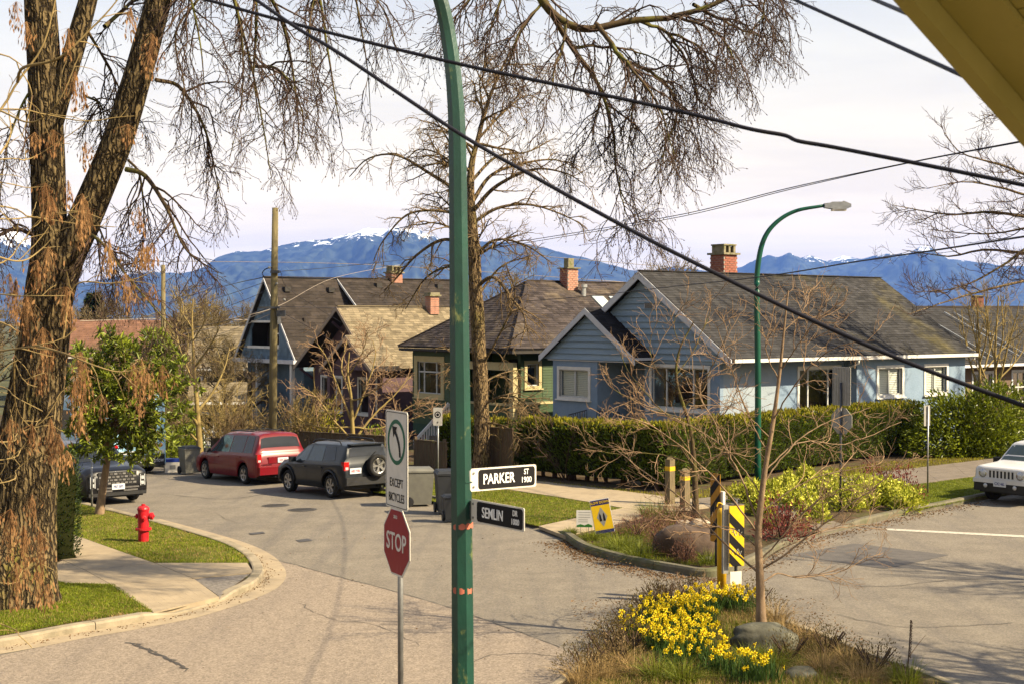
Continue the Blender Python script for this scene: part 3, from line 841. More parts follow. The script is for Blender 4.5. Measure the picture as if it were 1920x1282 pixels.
def roof_plane(H, corners, m, ex=0.17, tab=0.32, name='roof', seed=1, thick=0.09, dm=None):
    """corners in house metres, counter-clockwise from outside, first edge is the eave"""
    c = np.array([H.p(*q) for q in corners])
    e = c[1] - c[0]; e /= np.linalg.norm(e)
    n = np.cross(c[1] - c[0], c[2] - c[1]); n /= np.linalg.norm(n)
    s = np.cross(n, e)
    k = len(c)
    mb = MB(); V = np.vstack([c, c - n * thick]); i = np.arange(k); j = (i + 1) % k
    mb.add(V, [i.reshape(1, -1), (i[::-1] + k).reshape(1, -1), np.column_stack([i, i + k, j + k, j])])
    deck = mb.build(name, dm or M_DECK, H.root)
    pl = np.column_stack([(c - c[0]) @ e, (c - c[0]) @ s])
    V, F = shingle_np(c[0] + n * 0.004, e, s, n, pl, ex, tab, np.random.default_rng(seed))
    sh = MB().add(V, F).build('shingles', m, deck); sh['kind'] = 'stuff'
    return deck

def barge(H, pts, drop, m, a, th=0.045, name='barge_board'):
    """board under a sloping roof edge in the plane a=const: pts [(b,z),(b,z)]"""
    (b0, z0), (b1, z1) = pts
    V = [H.p(a, b0, z0), H.p(a, b1, z1), H.p(a, b1, z1 - drop), H.p(a, b0, z0 - drop)]
    V += [v + np.array([th, 0, 0]) for v in V]
    return MB().add(V, [np.array([[0,1,2,3],[7,6,5,4],[0,4,5,1],[1,5,6,2],[2,6,7,3],[3,7,4,0]])]).build(name, m, H.root)

def gable_boards(H, a, bc, ztop, zbase, slope_l, slope_r, m, ex=0.24, name='siding_board', clipz=None):
    """lapped siding boards filling a gable whose apex is at (bc, ztop)"""
    z = zbase
    while z < ztop - 0.05:
        z1 = min(z + ex, ztop - 0.02)
        def half(zz, s): return max(0.02, (ztop - zz) / s)
        q = [(bc - half(z, slope_r), z), (bc + half(z, slope_l), z), (bc + half(z1, slope_l), z1), (bc - half(z1, slope_r), z1)]
        f = [H.p(a - 0.075, *q[0]), H.p(a - 0.075, *q[1]), H.p(a - 0.010, *q[2]), H.p(a - 0.010, *q[3])]
        k = [H.p(a, *q[0]), H.p(a, *q[1]), H.p(a, *q[2]), H.p(a, *q[3])]
        MB().add(f + k, [np.array([[0,3,2,1],[0,1,5,4],[4,5,6,7],[3,7,6,2],[0,4,7,3],[1,2,6,5]])]).build(name, m, H.root)
        z = z1

BRICK_ME = {}
def chimney(H, a, b, w, d, z0, z1, brick=M_BRICK, each=True, pot=True, cap=0.08, name='chimney', parent=None):
    rt = MB().span(H.p(a - w/2 + .012, b - d/2 + .012, z0), H.p(a + w/2 - .012, b + d/2 - .012, z1)).build(name, M_MORTAR, parent or H.root)
    bh, bl, g = 0.075, 0.215, 0.014
    rows = int((z1 - z0) / (bh + g))
    items = []
    for r in range(rows):
        zc = z0 + (r + .5) * (z1 - z0) / rows
        for L, axis in ((w, 0), (d, 1)):
            n = max(2, round(L / (bl + g))); st = L / n
            for k in range(n):
                t = -L/2 + (k + .5 + (0.25 if r % 2 else -0.25) * (1 if n > 2 else 0)) * st
                ln = st - g
                lo, hi = max(-L/2, t - ln/2), min(L/2, t + ln/2)
                if hi - lo < 0.04: continue
                tc = (lo + hi) / 2
                for sgn in (-1, 1):
                    if axis == 0: c = H.p(a + tc, b + sgn * (d/2 - .03), zc); dm = (hi - lo, 0.07, bh)
                    else: c = H.p(a + sgn * (w/2 - .03), b + tc, zc); dm = (0.07, hi - lo, bh)
                    if sgn < 0 or not each: items.append((c, dm))
    if each:
        for c, dm in items:
            key = tuple(round(x, 2) for x in dm)
            if key not in BRICK_ME:
                BRICK_ME[key] = mesh_from('brick', *(lambda q: (q.v, q.f))(MB().box((0, 0, 0), dm)))
                BRICK_ME[key].materials.append(brick)
            o = obj('brick', BRICK_ME[key], None, rt); o.location = c + rng.normal(0, 0.003, 3)
    else:
        mb = MB()
        for c, dm in items: mb.box(c, dm)
        o = mb.build('brickwork', brick, rt); o['kind'] = 'stuff'
    cp = MB().span(H.p(a - w/2 - .09, b - d/2 - .09, z1), H.p(a + w/2 + .09, b + d/2 + .09, z1 + cap)).build('cap', M_CAP, rt)
    if pot:
        pt = MB(); t = 0.05; ww, dd = w * .36, d * .36; zb, zt = z1 + cap, z1 + cap + 0.30
        for sx in (-1, 1):
            for sy in (-1, 1):
                pt.span(H.p(a + sx*ww - .06, b + sy*dd - .06, zb), H.p(a + sx*ww + .06, b + sy*dd + .06, zt))
        pt.span(H.p(a - .05, b - dd - .05, zb), H.p(a + .05, b + dd + .05, zt - .02)); pt.span(H.p(a - ww - .05, b - dd, zb), H.p(a - ww + .05, b + dd, zt))
        pt.build('pot', M_CAP, rt)
        MB().span(H.p(a - ww*.8, b - dd*.8, zb + .01), H.p(a + ww*.8, b + dd*.8, zt - .03)).build('flue', M_DARK, rt)
        MB().span(H.p(a - w/2 + .02, b - d/2 + .02, zt), H.p(a + w/2 - .02, b + d/2 - .02, zt + .06)).build('top_slab', M_CAP, rt)
    return rt

# ---------------------------------------------------------------- blue house
H = House('blue_house', 'blue stucco bungalow with grey shingle gable roof behind the cedar hedge', 7.5, 5.0)
SL = (7.2 - 3.9) / 4.9
roof_plane(H, [(0, 0, 3.9), (8.6, 0, 3.9), (7.2, 4.9, 7.2), (0, 4.9, 7.2)], M_SH_GREY, seed=11)
roof_plane(H, [(8.6, 0, 3.9), (15.05, 0, 3.9), (15.05, 4.9, 7.2), (7.2, 4.9, 7.2)], M_SH_MOSS, seed=15)
roof_plane(H, [(15.05, 9.8, 3.9), (0, 9.8, 3.9), (0, 4.9, 7.2), (15.05, 4.9, 7.2)], M_SH_GREY, seed=12)
MB().bar(H.p(0, 4.9, 7.225), H.p(15.05, 4.9, 7.225), 0.22, 0.035).build('ridge_cap', M_SH_GREY, H.root)
for q in ([(0, 3.885), (4.9, 7.185)], [(9.8, 3.885), (4.9, 7.185)]):
    barge(H, q, 0.30, M_TRIM_G, -0.03)
    barge(H, q, 0.26, M_TRIM_G, 15.04)
gable_boards(H, 0.33, 4.9, 6.93, 3.78, SL, SL, M_SIDING)
MB().span(H.p(0.31, 0.35, 3.66), H.p(0.40, 9.4, 3.78)).build('frieze_board', M_SIDING, H.root)
tri = MB(); V = [H.p(0.335, 0.4, 3.7), H.p(0.335, 9.4, 3.7), H.p(0.335, 4.9, 6.95)]; V += [v + np.array([.15, 0, 0]) for v in V]
tri.add(V, [np.array([[0, 2, 1], [3, 4, 5]]), np.array([[0, 1, 4, 3], [1, 2, 5, 4], [2, 0, 3, 5]])]).build('gable_wall', M_SIDING, H.root)
tri = MB(); V = [H.p(14.62, 0.4, 3.7), H.p(14.62, 9.4, 3.7), H.p(14.62, 4.9, 6.95)]; V += [v + np.array([.15, 0, 0]) for v in V]
tri.add(V, [np.array([[0, 2, 1], [3, 4, 5]]), np.array([[0, 1, 4, 3], [1, 2, 5, 4], [2, 0, 3, 5]])]).build('gable_wall', M_SIDING, H.root)
# gable vent
MB().span(H.p(0.27, 4.35, 5.72), H.p(0.31, 4.85, 5.98)).build('gable_vent', M_TRIM_G, H.root)
vt = MB()
for k in range(5): vt.span(H.p(0.25, 4.39, 5.745 + k * .047), H.p(0.268, 4.81, 5.77 + k * .047))
vt.build('vent_louvre', M_DARK, H.root)
# front and side walls
wall(H, 'b', 0.35, 0.9, 4.9, -1.5, 3.75, [(1.5, 4.5, 1.95, 3.5)], M_STUCCO)
window(H, 'b', 0.35, 1.5, 4.5, 1.95, 3.5, mull=(0.27, 0.75), curtain=M_CURTAIN)
wall(H, 'b', 1.5, 4.9, 6.67, -1.5, 3.8, [(4.98, 5.95, 0.9, 3.05)], M_STUCCO)
MB().span(H.p(1.58, 4.98, 0.9), H.p(1.64, 5.95, 3.05)).build('front_door', M_DOOR, H.root)
MB().span(H.p(-0.2, 4.9, 0.78), H.p(1.5, 6.67, 0.9)).build('porch_floor', M_CONC_D, H.root)
wall(H, 'a', 4.72, 0.53, 1.5, -1.5, 3.75, [], M_STUCCO)
wall(H, 'b', -0.55, 6.67, 9.42, -1.5, 3.75, [(7.2, 9.0, 2.2, 3.3)], M_STUCCO)
window(H, 'b', -0.55, 7.2, 9.0, 2.2, 3.3, mull=(0.5,), blind=True, tw=0.13)
wall(H, 'a', 6.67, -0.37, 1.68, -1.5, 3.75, [], M_STUCCO)
wall(H, 'a', 9.24, -0.37, 14.8, -1.5, 3.75, [], M_STUCCO)
wall(H, 'a', 0.9, 0.53, 3.6, -1.5, 3.75, [], M_STUCCO_W)
wall(H, 'a', 0.9, 3.6, 7.5, -1.5, 3.75, [(4.75, 7.15, 1.85, 3.4)], M_STUCCO)
window(H, 'a', 0.9, 4.75, 7.15, 1.85, 3.4, mull=(0.25, 0.75), curtain=M_CURTAIN)
wall(H, 'a', 0.3, 7.5, 14.8, -1.5, 3.75, [(8.85, 10.4, 2.28, 3.36), (12.0, 13.45, 2.28, 3.36)], M_STUCCO)
window(H, 'a', 0.3, 8.85, 10.4, 2.28, 3.36, blind=True); window(H, 'a', 0.3, 12.0, 13.45, 2.28, 3.36, blind=True)
wall(H, 'b', 7.5, 0.48, 1.2, -1.5, 3.75, [], M_STUCCO)
wall(H, 'b', 14.62, 0.48, 9.24, -1.5, 3.75, [], M_STUCCO)
MB().span(H.p(0.5, 0.3, 3.72), H.p(14.8, 9.3, 3.74)).build('ceiling', M_DARK, H.root)
MB().span(H.p(0.02, 0.02, 3.74), H.p(15.0, 0.9, 3.765)).build('soffit', M_TRIM, H.root)
# gutter and downspout
gt = MB(); gp_ = catmull([[0.0, -0.08, 3.83], [15.05, -0.08, 3.83]], 2)
for y0_, y1_, z0_, z1_ in ((-0.15, -0.13, 3.76, 3.89), (-0.13, -0.01, 3.76, 3.78)):
    gt.span(H.p(0.02, y0_, z0_), H.p(15.1, y1_, z1_))
gt.build('gutter', M_TRIM, H.root)
dn = MB(); dn.tube([H.p(7.15, -0.07, 3.77), H.p(7.15, -0.05, 3.62), H.p(7.1, 0.15, 3.5), H.p(7.05, 0.72, 3.36), H.p(7.05, 0.82, 3.2), H.p(7.05, 0.82, -0.5)], 0.05, 8)
dn.build('downspout', M_TRIM, H.root, smooth=True)
# entrance gable
SG = (5.79 - 3.86) / 2.89
roof_plane(H, [(-0.8, 4.24, 3.86), (0.30, 4.24, 3.86), (0.30, 7.13, 5.79), (-0.8, 7.13, 5.79)], M_SH_BLACK, seed=13, name='porch_roof')
roof_plane(H, [(0.30, 10.02, 3.86), (-0.8, 10.02, 3.86), (-0.8, 7.13, 5.79), (0.30, 7.13, 5.79)], M_SH_BLACK, seed=14, name='porch_roof')
for q in ([(4.24, 3.845), (7.13, 5.775)], [(10.02, 3.845), (7.13, 5.775)]): barge(H, q, 0.26, M_TRIM_G, -0.83)
gable_boards(H, -0.57, 7.13, 5.58, 3.72, SG, SG, M_SIDING)
tri = MB(); V = [H.p(-0.565, 4.4, 3.7), H.p(-0.565, 9.86, 3.7), H.p(-0.565, 7.13, 5.58)]; V += [v + np.array([.12, 0, 0]) for v in V]
tri.add(V, [np.array([[0, 2, 1], [3, 4, 5]]), np.array([[0, 1, 4, 3], [1, 2, 5, 4], [2, 0, 3, 5]])]).build('gable_wall', M_SIDING, H.root)
MB().span(H.p(-0.6, 4.4, 3.66), H.p(1.6, 9.7, 3.695)).build('porch_ceiling', M_TRIM_G, H.root)
MB().span(H.p(-0.8, 4.16, 3.76), H.p(0.34, 4.22, 3.86)).build('gutter', M_TRIM_G, H.root)
chimney(H, 5.25, 5.35, 0.80, 0.78, 6.6, 7.98)
# iron railing by the steps
for t0_, t1_, z_ in ((5.0, 6.3, 1.75), (6.9, 8.0, 1.75)):
    rl_ = MB(); rl_.bar(H.p(-0.9, t0_, z_), H.p(-0.9, t1_, z_ - (0.0 if t0_ < 6 else 0.25)), 0.035)
    for k in range(9):
        t = t0_ + (t1_ - t0_) * k / 8; rl_.bar(H.p(-0.9, t, 0.0), H.p(-0.9, t, z_ - (0 if t0_ < 6 else .25 * k / 8)), 0.02)
    rl_.build('railing', M_BLACKIRON, H.root)

# ---------------------------------------------------------------- green house
H = House('green_house', 'dark green house with cream trim and hipped roof beside the blue bungalow', 7.0, 16.65)
zE, zR = 4.07, 7.15
roof_plane(H, [(-0.5, 21.1, zE), (-0.5, 12.2, zE), (3.95, 16.65, zR)], M_SH_PURPLE, seed=21)
roof_plane(H, [(-0.5, 12.2, zE), (16.0, 12.2, zE), (16.0, 16.65, zR), (3.95, 16.65, zR)], M_SH_PURPLE, seed=22)
roof_plane(H, [(16.0, 21.1, zE), (-0.5, 21.1, zE), (3.95, 16.65, zR), (16.0, 16.65, zR)], M_SH_PURPLE, seed=23)
MB().bar(H.p(3.95, 16.65, zR + .02), H.p(16, 16.65, zR + .02), 0.22, 0.04).build('ridge_cap', M_SH_PURPLE, H.root)
for e_ in ((-0.5, 21.1), (-0.5, 12.2)):
    MB().bar(H.p(e_[0], e_[1], zE + .03), H.p(3.95, 16.65, zR + .03), 0.2, 0.04).build('hip_cap', M_SH_PURPLE, H.root)
MB().span(H.p(-0.48, 12.25, 3.86), H.p(-0.44, 21.05, 3.98)).build('fascia', M_DECK, H.root)
MB().span(H.p(-0.48, 12.22, 3.86), H.p(15.9, 12.26, 3.98)).build('fascia', M_DECK, H.root)
MB().span(H.p(-0.4, 12.3, 3.84), H.p(15.8, 21.0, 3.86)).build('soffit', M_DECK, H.root)
wall(H, 'b', 0.1, 17.2, 20.7, 0.4, 3.84, [(18.35, 20.3, 1.85, 3.35)], M_GREEN)
window(H, 'b', 0.1, 18.35, 20.3, 1.85, 3.35, mt=M_CREAM, tw=0.26, mull=(0.24, 0.76), rails=(0.68,), curtain=M_CURTAIN)
wall(H, 'b', 0.1, 17.2, 20.7, -0.1, 0.4, [], M_GREEN2); wall(H, 'b', 0.2, 17.2, 20.7, -2.6, -0.1, [], M_REDBASE)
wall(H, 'a', 20.52, 0.28, 15.5, -2.6, 3.84, [], M_GREEN); wall(H, 'a', 17.2, 0.28, 2.2, -2.6, 3.84, [], M_GREEN)
wall(H, 'b', 2.2, 12.9, 17.2, -2.6, 3.84, [(14.0, 15.6, 1.5, 3.2)], M_GREEN)
window(H, 'b', 2.2, 14.0, 15.6, 1.5, 3.2, mt=M_CREAM, curtain=M_CURTAIN)
wall(H, 'a', 12.9, 0.5, 15.5, -2.6, 3.84, [(0.86, 1.52, 2.42, 3.38)], M_GREEN)
window(H, 'a', 12.9, 0.86, 1.52, 2.42, 3.38, mt=M_CREAM, tw=0.15, mull=())
MB().span(H.p(0.1, 12.9, 3.1), H.p(0.3, 17.2, 3.45)).build('porch_beam', M_CREAM, H.root)
for bb_ in (13.02, 16.9):
    MB().span(H.p(0.08, bb_ - .13, -0.5), H.p(0.34, bb_ + .13, 3.1)).build('porch_post', M_CREAM, H.root)
wall(H, 'b', 0.14, 13.2, 16.8, -2.6, 1.55, [], M_GREEN, name='porch_wall', thick=0.12)
MB().span(H.p(0.08, 13.15, 1.55), H.p(0.32, 16.8, 1.64)).build('porch_rail', M_CREAM, H.root)
MB().span(H.p(0.3, 12.78, 1.62), H.p(2.6, 12.88, 1.72)).build('side_rail', M_CREAM, H.root)
MB().span(H.p(0.3, 12.72, -2), H.p(2.6, 12.86, 1.6)).build('porch_side', M_GREEN, H.root)
# clapboard shadow lines, one lap per course
for nm, ax, fx, lo_, hi_, z0_, z1_, ops in (('clapboards', 'b', 0.1, 17.2, 20.7, 0.4, 3.8, (18.05, 20.6)), ('clapboards', 'a', 12.9, 0.5, 8.0, 0.4, 3.8, (0.6, 1.75))):
    mb = MB(); z = z0_
    while z < z1_:
        segs = [(lo_, hi_)] if not (1.5 < z < 3.75) else [(lo_, ops[0]), (ops[1], hi_)]
        for a_, b_ in segs:
            if b_ - a_ < 0.05: continue
            if ax == 'b': pts = [H.p(fx - .028, a_, z), H.p(fx - .028, b_, z), H.p(fx - .004, b_, z + .115), H.p(fx - .004, a_, z + .115), H.p(fx, a_, z), H.p(fx, b_, z)]
            else: pts = [H.p(a_, fx - .028, z), H.p(b_, fx - .028, z), H.p(b_, fx - .004, z + .115), H.p(a_, fx - .004, z + .115), H.p(a_, fx, z), H.p(b_, fx, z)]
            mb.add(pts, np.array([[0, 3, 2, 1], [0, 1, 5, 4]]) if ax == 'b' else np.array([[0, 1, 2, 3], [4, 5, 1, 0]]))
        z += 0.118
    o = mb.build(nm, M_GREEN, H.root); o['kind'] = 'stuff'
chimney(H, 6.15, 16.3, 0.66, 0.62, 6.7, 7.75, brick=M_BRICK2, pot=False, cap=0.05)
MB().span(H.p(5.98, 16.13, 7.80), H.p(6.32, 16.47, 8.25)).build('chimney_pot', M_CAP, H.root)
MB().tube([H.p(6.55, 15.7, 6.4), H.p(6.55, 15.7, 6.85)], 0.13, 10).tube([H.p(6.55, 15.7, 6.85), H.p(6.55, 15.7, 7.0)], 0.19, 10).build('roof_vent', M_METALV, H.root, smooth=False)
for a_ in (6.9, 8.0):
    q = []
    for aa, bbx in ((a_, 14.3), (a_ + .75, 14.3), (a_ + .75, 15.5), (a_, 15.5)):
        q.append(H.p(aa, bbx, zE + (bbx - 12.2) * (zR - zE) / 4.45 + 0.09))
    mb = MB(); V = np.vstack([q, np.array(q) - [0, 0, .12]]); i = np.arange(4); j = (i + 1) % 4
    mb.add(V, [i.reshape(1, -1), np.column_stack([i, i + 4, j + 4, j])]).build('skylight', M_SKYL, H.root)
# white stair rail down to the street
st = MB(); sA, sB = H.p(-0.2, 17.3, 1.45), H.p(-1.85, 17.7, -0.25)
st.bar(sA + [0, 0, .05], sB + [0, 0, .05], 0.09, 0.13)
sr = st.build('stair_rail', M_TRIM, H.root)
for k in range(15):
    t = k / 14; c = sA * (1 - t) + sB * t
    MB().bar(c - [0, 0, .95], c, 0.05).build('baluster', M_TRIM, sr)
stp = MB()
for k in range(9):
    stp.span(H.p(-0.4 - k * .38, 16.4, -1.2), H.p(-0.78 - k * .38, 17.7, 0.25 - k * .19))
stp.build('front_steps', M_CONC_D, H.root)

# ---------------------------------------------------------------- tan-roofed plum house
H = House('plum_house', 'plum coloured house with tan shingle roof and twin front gables', 6.0, 27.0)
roof_plane(H, [(-0.6, 23.2, 2.9), (13, 23.2, 2.9), (13, 26.6, 6.0), (-0.6, 26.6, 6.0)], M_SH_TAN, seed=31)
roof_plane(H, [(13, 31.05, 2.85), (-0.6, 31.05, 2.85), (-0.6, 26.6, 6.0), (13, 26.6, 6.0)], M_SH_TAN, seed=32)
MB().bar(H.p(-0.6, 26.6, 6.02), H.p(13, 26.6, 6.02), 0.22, 0.04).build('ridge_cap', M_SH_TAN, H.root)
barge(H, [(23.2, 2.89), (26.6, 5.99)], 0.22, M_BROWNTRIM, -0.64); barge(H, [(31.05, 2.84), (26.6, 5.99)], 0.22, M_BROWNTRIM, -0.64)
tri = MB(); V = [H.p(0.3, 23.7, 2.9), H.p(0.3, 30.5, 2.9), H.p(0.3, 26.6, 5.7)]; V += [v + np.array([.15, 0, 0]) for v in V]
tri.add(V, [np.array([[0, 2, 1], [3, 4, 5]]), np.array([[0, 1, 4, 3], [1, 2, 5, 4], [2, 0, 3, 5]])]).build('gable_wall', M_PURPLE, H.root)
wall(H, 'b', 0.3, 23.7, 30.5, -3, 2.9, [(27.6, 29.6, 0.6, 2.3), (24.3, 25.9, 0.6, 2.3)], M_PURPLE)
window(H, 'b', 0.3, 27.6, 29.6, 0.6, 2.3, mull=(0.33, 0.67)); window(H, 'b', 0.3, 24.3, 25.9, 0.6, 2.3)
wall(H, 'a', 23.7, 0.48, 12.6, -3, 2.9, [], M_PURPLE); wall(H, 'a', 30.3, 0.48, 12.6, -3, 2.9, [], M_PURPLE)
roof_plane(H, [(-1.4, 21.9, 2.85), (0.3, 21.9, 2.85), (0.3, 24.4, 4.55), (-1.4, 24.4, 4.55)], M_SH_TAN, seed=33, name='porch_roof')
roof_plane(H, [(0.3, 26.95, 2.85), (-1.4, 26.95, 2.85), (-1.4, 24.4, 4.55), (0.3, 24.4, 4.55)], M_SH_TAN, seed=34, name='porch_roof')
barge(H, [(21.9, 2.84), (24.4, 4.54)], 0.2, M_BROWNTRIM, -1.44); barge(H, [(26.95, 2.84), (24.4, 4.54)], 0.2, M_BROWNTRIM, -1.44)
tri = MB(); V = [H.p(-1.1, 22.5, 2.85), H.p(-1.1, 26.4, 2.85), H.p(-1.1, 24.4, 4.3)]; V += [v + np.array([.1, 0, 0]) for v in V]
tri.add(V, [np.array([[0, 2, 1], [3, 4, 5]]), np.array([[0, 1, 4, 3], [1, 2, 5, 4], [2, 0, 3, 5]])]).build('porch_gable', M_PURPLE, H.root)
for bb_ in (22.5, 26.4): MB().span(H.p(-1.2, bb_ - .14, -2.5), H.p(-0.95, bb_ + .14, 2.85)).build('porch_post', M_PURPLE, H.root)
for bb_ in (30.6, 27.2):   # knee brackets under the eaves
    MB().bar(H.p(-0.5, bb_, 2.75 if bb_ > 29 else 5.2), H.p(0.3, bb_, 2.2 if bb_ > 29 else 4.6), 0.09, 0.12).build('eave_bracket', M_PURPLE, H.root)
chimney(H, 5.1, 26.3, 0.55, 0.5, 5.6, 6.55, brick=M_BRICK2, each=False, pot=False)
MB().span(H.p(4.8, 26.0, 6.63), H.p(5.4, 26.6, 6.75)).build('chimney_slab', M_CAP, H.root)

# ---------------------------------------------------------------- steep dark-roofed house
H = House('steep_roof_house', 'steep dark shingle roof house with grey blue shakes and open attic window', 6.0, 34.6)
sl = (7.67 - 3.2) / 3.55
roof_plane(H, [(-0.5, 31.05, 3.2), (6, 31.05, 3.2), (6, 34.6, 7.67), (-0.5, 34.6, 7.67)], M_SH_DARK, seed=41, ex=0.24, tab=0.5)
roof_plane(H, [(6, 38.15, 3.2), (-0.5, 38.15, 3.2), (-0.5, 34.6, 7.67), (6, 34.6, 7.67)], M_SH_DARK, seed=42, ex=0.24, tab=0.5)
roof_plane(H, [(4.2, 29.6, 3.95), (13.5, 29.6, 3.95), (13.5, 34.6, 7.72), (4.2, 34.6, 7.72)], M_SH_DARK, seed=43, ex=0.24, tab=0.5)
roof_plane(H, [(13.5, 39.6, 3.95), (4.2, 39.6, 3.95), (4.2, 34.6, 7.72), (13.5, 34.6, 7.72)], M_SH_DARK, seed=44, ex=0.24, tab=0.5)
MB().bar(H.p(-0.5, 34.6, 7.7), H.p(13.5, 34.6, 7.75), 0.25, 0.05).build('ridge_cap', M_SH_DARK, H.root)
for q in ([(31.05, 3.19), (34.6, 7.66)], [(38.15, 3.19), (34.6, 7.66)]): barge(H, q, 0.2, M_TRIM_G, -0.54)
barge(H, [(29.6, 3.94), (34.6, 7.71)], 0.16, M_TRIM_G, 4.16)
tri = MB(); V = [H.p(4.35, 29.9, 3.9), H.p(4.35, 39.3, 3.9), H.p(4.35, 34.6, 7.4)]; V += [v + np.array([.1, 0, 0]) for v in V]
tri.add(V, [np.array([[0, 2, 1], [3, 4, 5]]), np.array([[0, 1, 4, 3], [1, 2, 5, 4], [2, 0, 3, 5]])]).build('gable_wall', M_DARK, H.root)
# front gable: shakes round the attic opening
mb = MB()
def gp2(b_, z_): return H.p(-0.25, b_, z_)
for z0_, z1_, cut in ((3.1, 3.85, None), (3.85, 5.2, (33.3, 36.7)), (5.2, 7.3, None)):
    hl = lambda z: (7.4 - z) / sl
    if cut is None: quads = [[(34.6 - hl(z0_), z0_), (34.6 + hl(z0_), z0_), (34.6 + hl(z1_), z1_), (34.6 - hl(z1_), z1_)]]
    else: quads = [[(34.6 - hl(z0_), z0_), (cut[0], z0_), (cut[0], z1_), (34.6 - hl(z1_), z1_)], [(cut[1], z0_), (34.6 + hl(z0_), z0_), (34.6 + hl(z1_), z1_), (cut[1], z1_)]]
    for q in quads:
        if q[1][0] - q[0][0] < 0: continue
        V = [gp2(*x) for x in q]; V += [v + np.array([.12, 0, 0]) for v in V]
        mb.add(V, np.array([[0, 3, 2, 1], [4, 5, 6, 7], [0, 1, 5, 4], [3, 7, 6, 2], [0, 4, 7, 3], [1, 2, 6, 5]]))
mb.build('gable_wall', M_SHAKE, H.root)
V, F = shingle_np(gp2(34.6, 5.2) + [-.01, 0, 0], np.array([0, -1., 0]), np.array([0, 0, 1.]), np.array([-1., 0, 0]), [(-1.7, 0), (1.7, 0), (0.05, 2.1), (-0.05, 2.1)], 0.19, 0.22, np.random.default_rng(5), 0.03)
o = MB().add(V, F).build('shakes', M_SHAKE, H.root); o['kind'] = 'stuff'
V, F = shingle_np(gp2(34.6, 3.1) + [-.01, 0, 0], np.array([0, -1., 0]), np.array([0, 0, 1.]), np.array([-1., 0, 0]), [(-3.3, 0), (3.3, 0), (2.75, .72), (-2.75, .72)], 0.19, 0.22, np.random.default_rng(6), 0.03)
o = MB().add(V, F).build('shakes', M_SHAKE, H.root); o['kind'] = 'stuff'
w_ = MB()
w_.span(H.p(-0.33, 33.2, 3.72), H.p(-0.1, 36.9, 3.86)); w_.span(H.p(-0.33, 33.2, 5.15), H.p(-0.1, 36.8, 5.27))
ww_ = w_.build('attic_window', M_TRIM, H.root)
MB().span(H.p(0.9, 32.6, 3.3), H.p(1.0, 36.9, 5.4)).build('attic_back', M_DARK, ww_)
sb_ = MB()
for z_ in (3.9, 4.55, 5.1): sb_.span(H.p(-0.2, 33.35, z_ - .035), H.p(-0.12, 34.3, z_ + .035))
for t_ in (33.35, 34.3): sb_.span(H.p(-0.21, t_ - .04, 3.86), H.p(-0.11, t_ + .04, 5.15))
sb_.build('sash', M_TRIM, ww_)
MB().span(H.p(-0.7, 30.9, 2.95), H.p(-0.2, 38.4, 3.15)).build('eave_trim', M_TRIM_G, H.root)
wall(H, 'b', 0.2, 31.4, 37.9, -3.5, 2.95, [], M_SHAKE); wall(H, 'a', 31.4, 0.38, 13, -3.5, 3.2, [], M_SHAKE); wall(H, 'a', 37.7, 0.38, 13, -3.5, 3.2, [], M_SHAKE)
MB().span(H.p(4.4, 30.0, -3), H.p(13.2, 39.2, 3.9)).build('rear_block', M_SHAKE, H.root)
for bb_ in (31.4, 35.3, 37.9): MB().span(H.p(-0.6, bb_ - .1, -3), H.p(-0.4, bb_ + .1, 2.95)).build('porch_post', M_TRIM, H.root)
for c0, c1 in ((35.5, 36.5), (36.7, 37.8)):       # lattice screens
    lt = MB()
    for k in range(-8, 9):
        for sg in (-1, 1):
            cx = (c0 + c1) / 2 + k * 0.13
            lt.bar(H.p(-0.5, np.clip(cx - sg * .7, c0, c1), 1.5 - .7 * 1), H.p(-0.5, np.clip(cx + sg * .7, c0, c1), 1.5 + .9), 0.035, 0.02)
    lt.build('lattice', M_LATTICE, H.root)
bal = MB(); bal.span(H.p(-0.62, 35.5, 0.55), H.p(-0.52, 39.2, 0.63)).build('porch_rail', M_TRIM, H.root)
for k in range(22):
    t = 35.6 + k * .165; MB().span(H.p(-0.6, t - .03, -0.3), H.p(-0.54, t + .03, 0.55)).build('baluster', M_TRIM, H.root)
chimney(H, 8.1, 34.6, 0.75, 0.7, 7.3, 8.05, brick=M_BRICK2, each=False)
for a_, b_ in ((0.6, 34.0), (3.4, 34.0), (6.6, 34.0), (10.9, 34.0)):
    zz = 7.67 - (34.6 - b_) * (sl if a_ < 4 else .754)
    MB().span(H.p(a_ - .18, b_ - .18, zz - .05), H.p(a_ + .18, b_ + .16, zz + .22)).build('roof_vent', M_DECK, H.root)

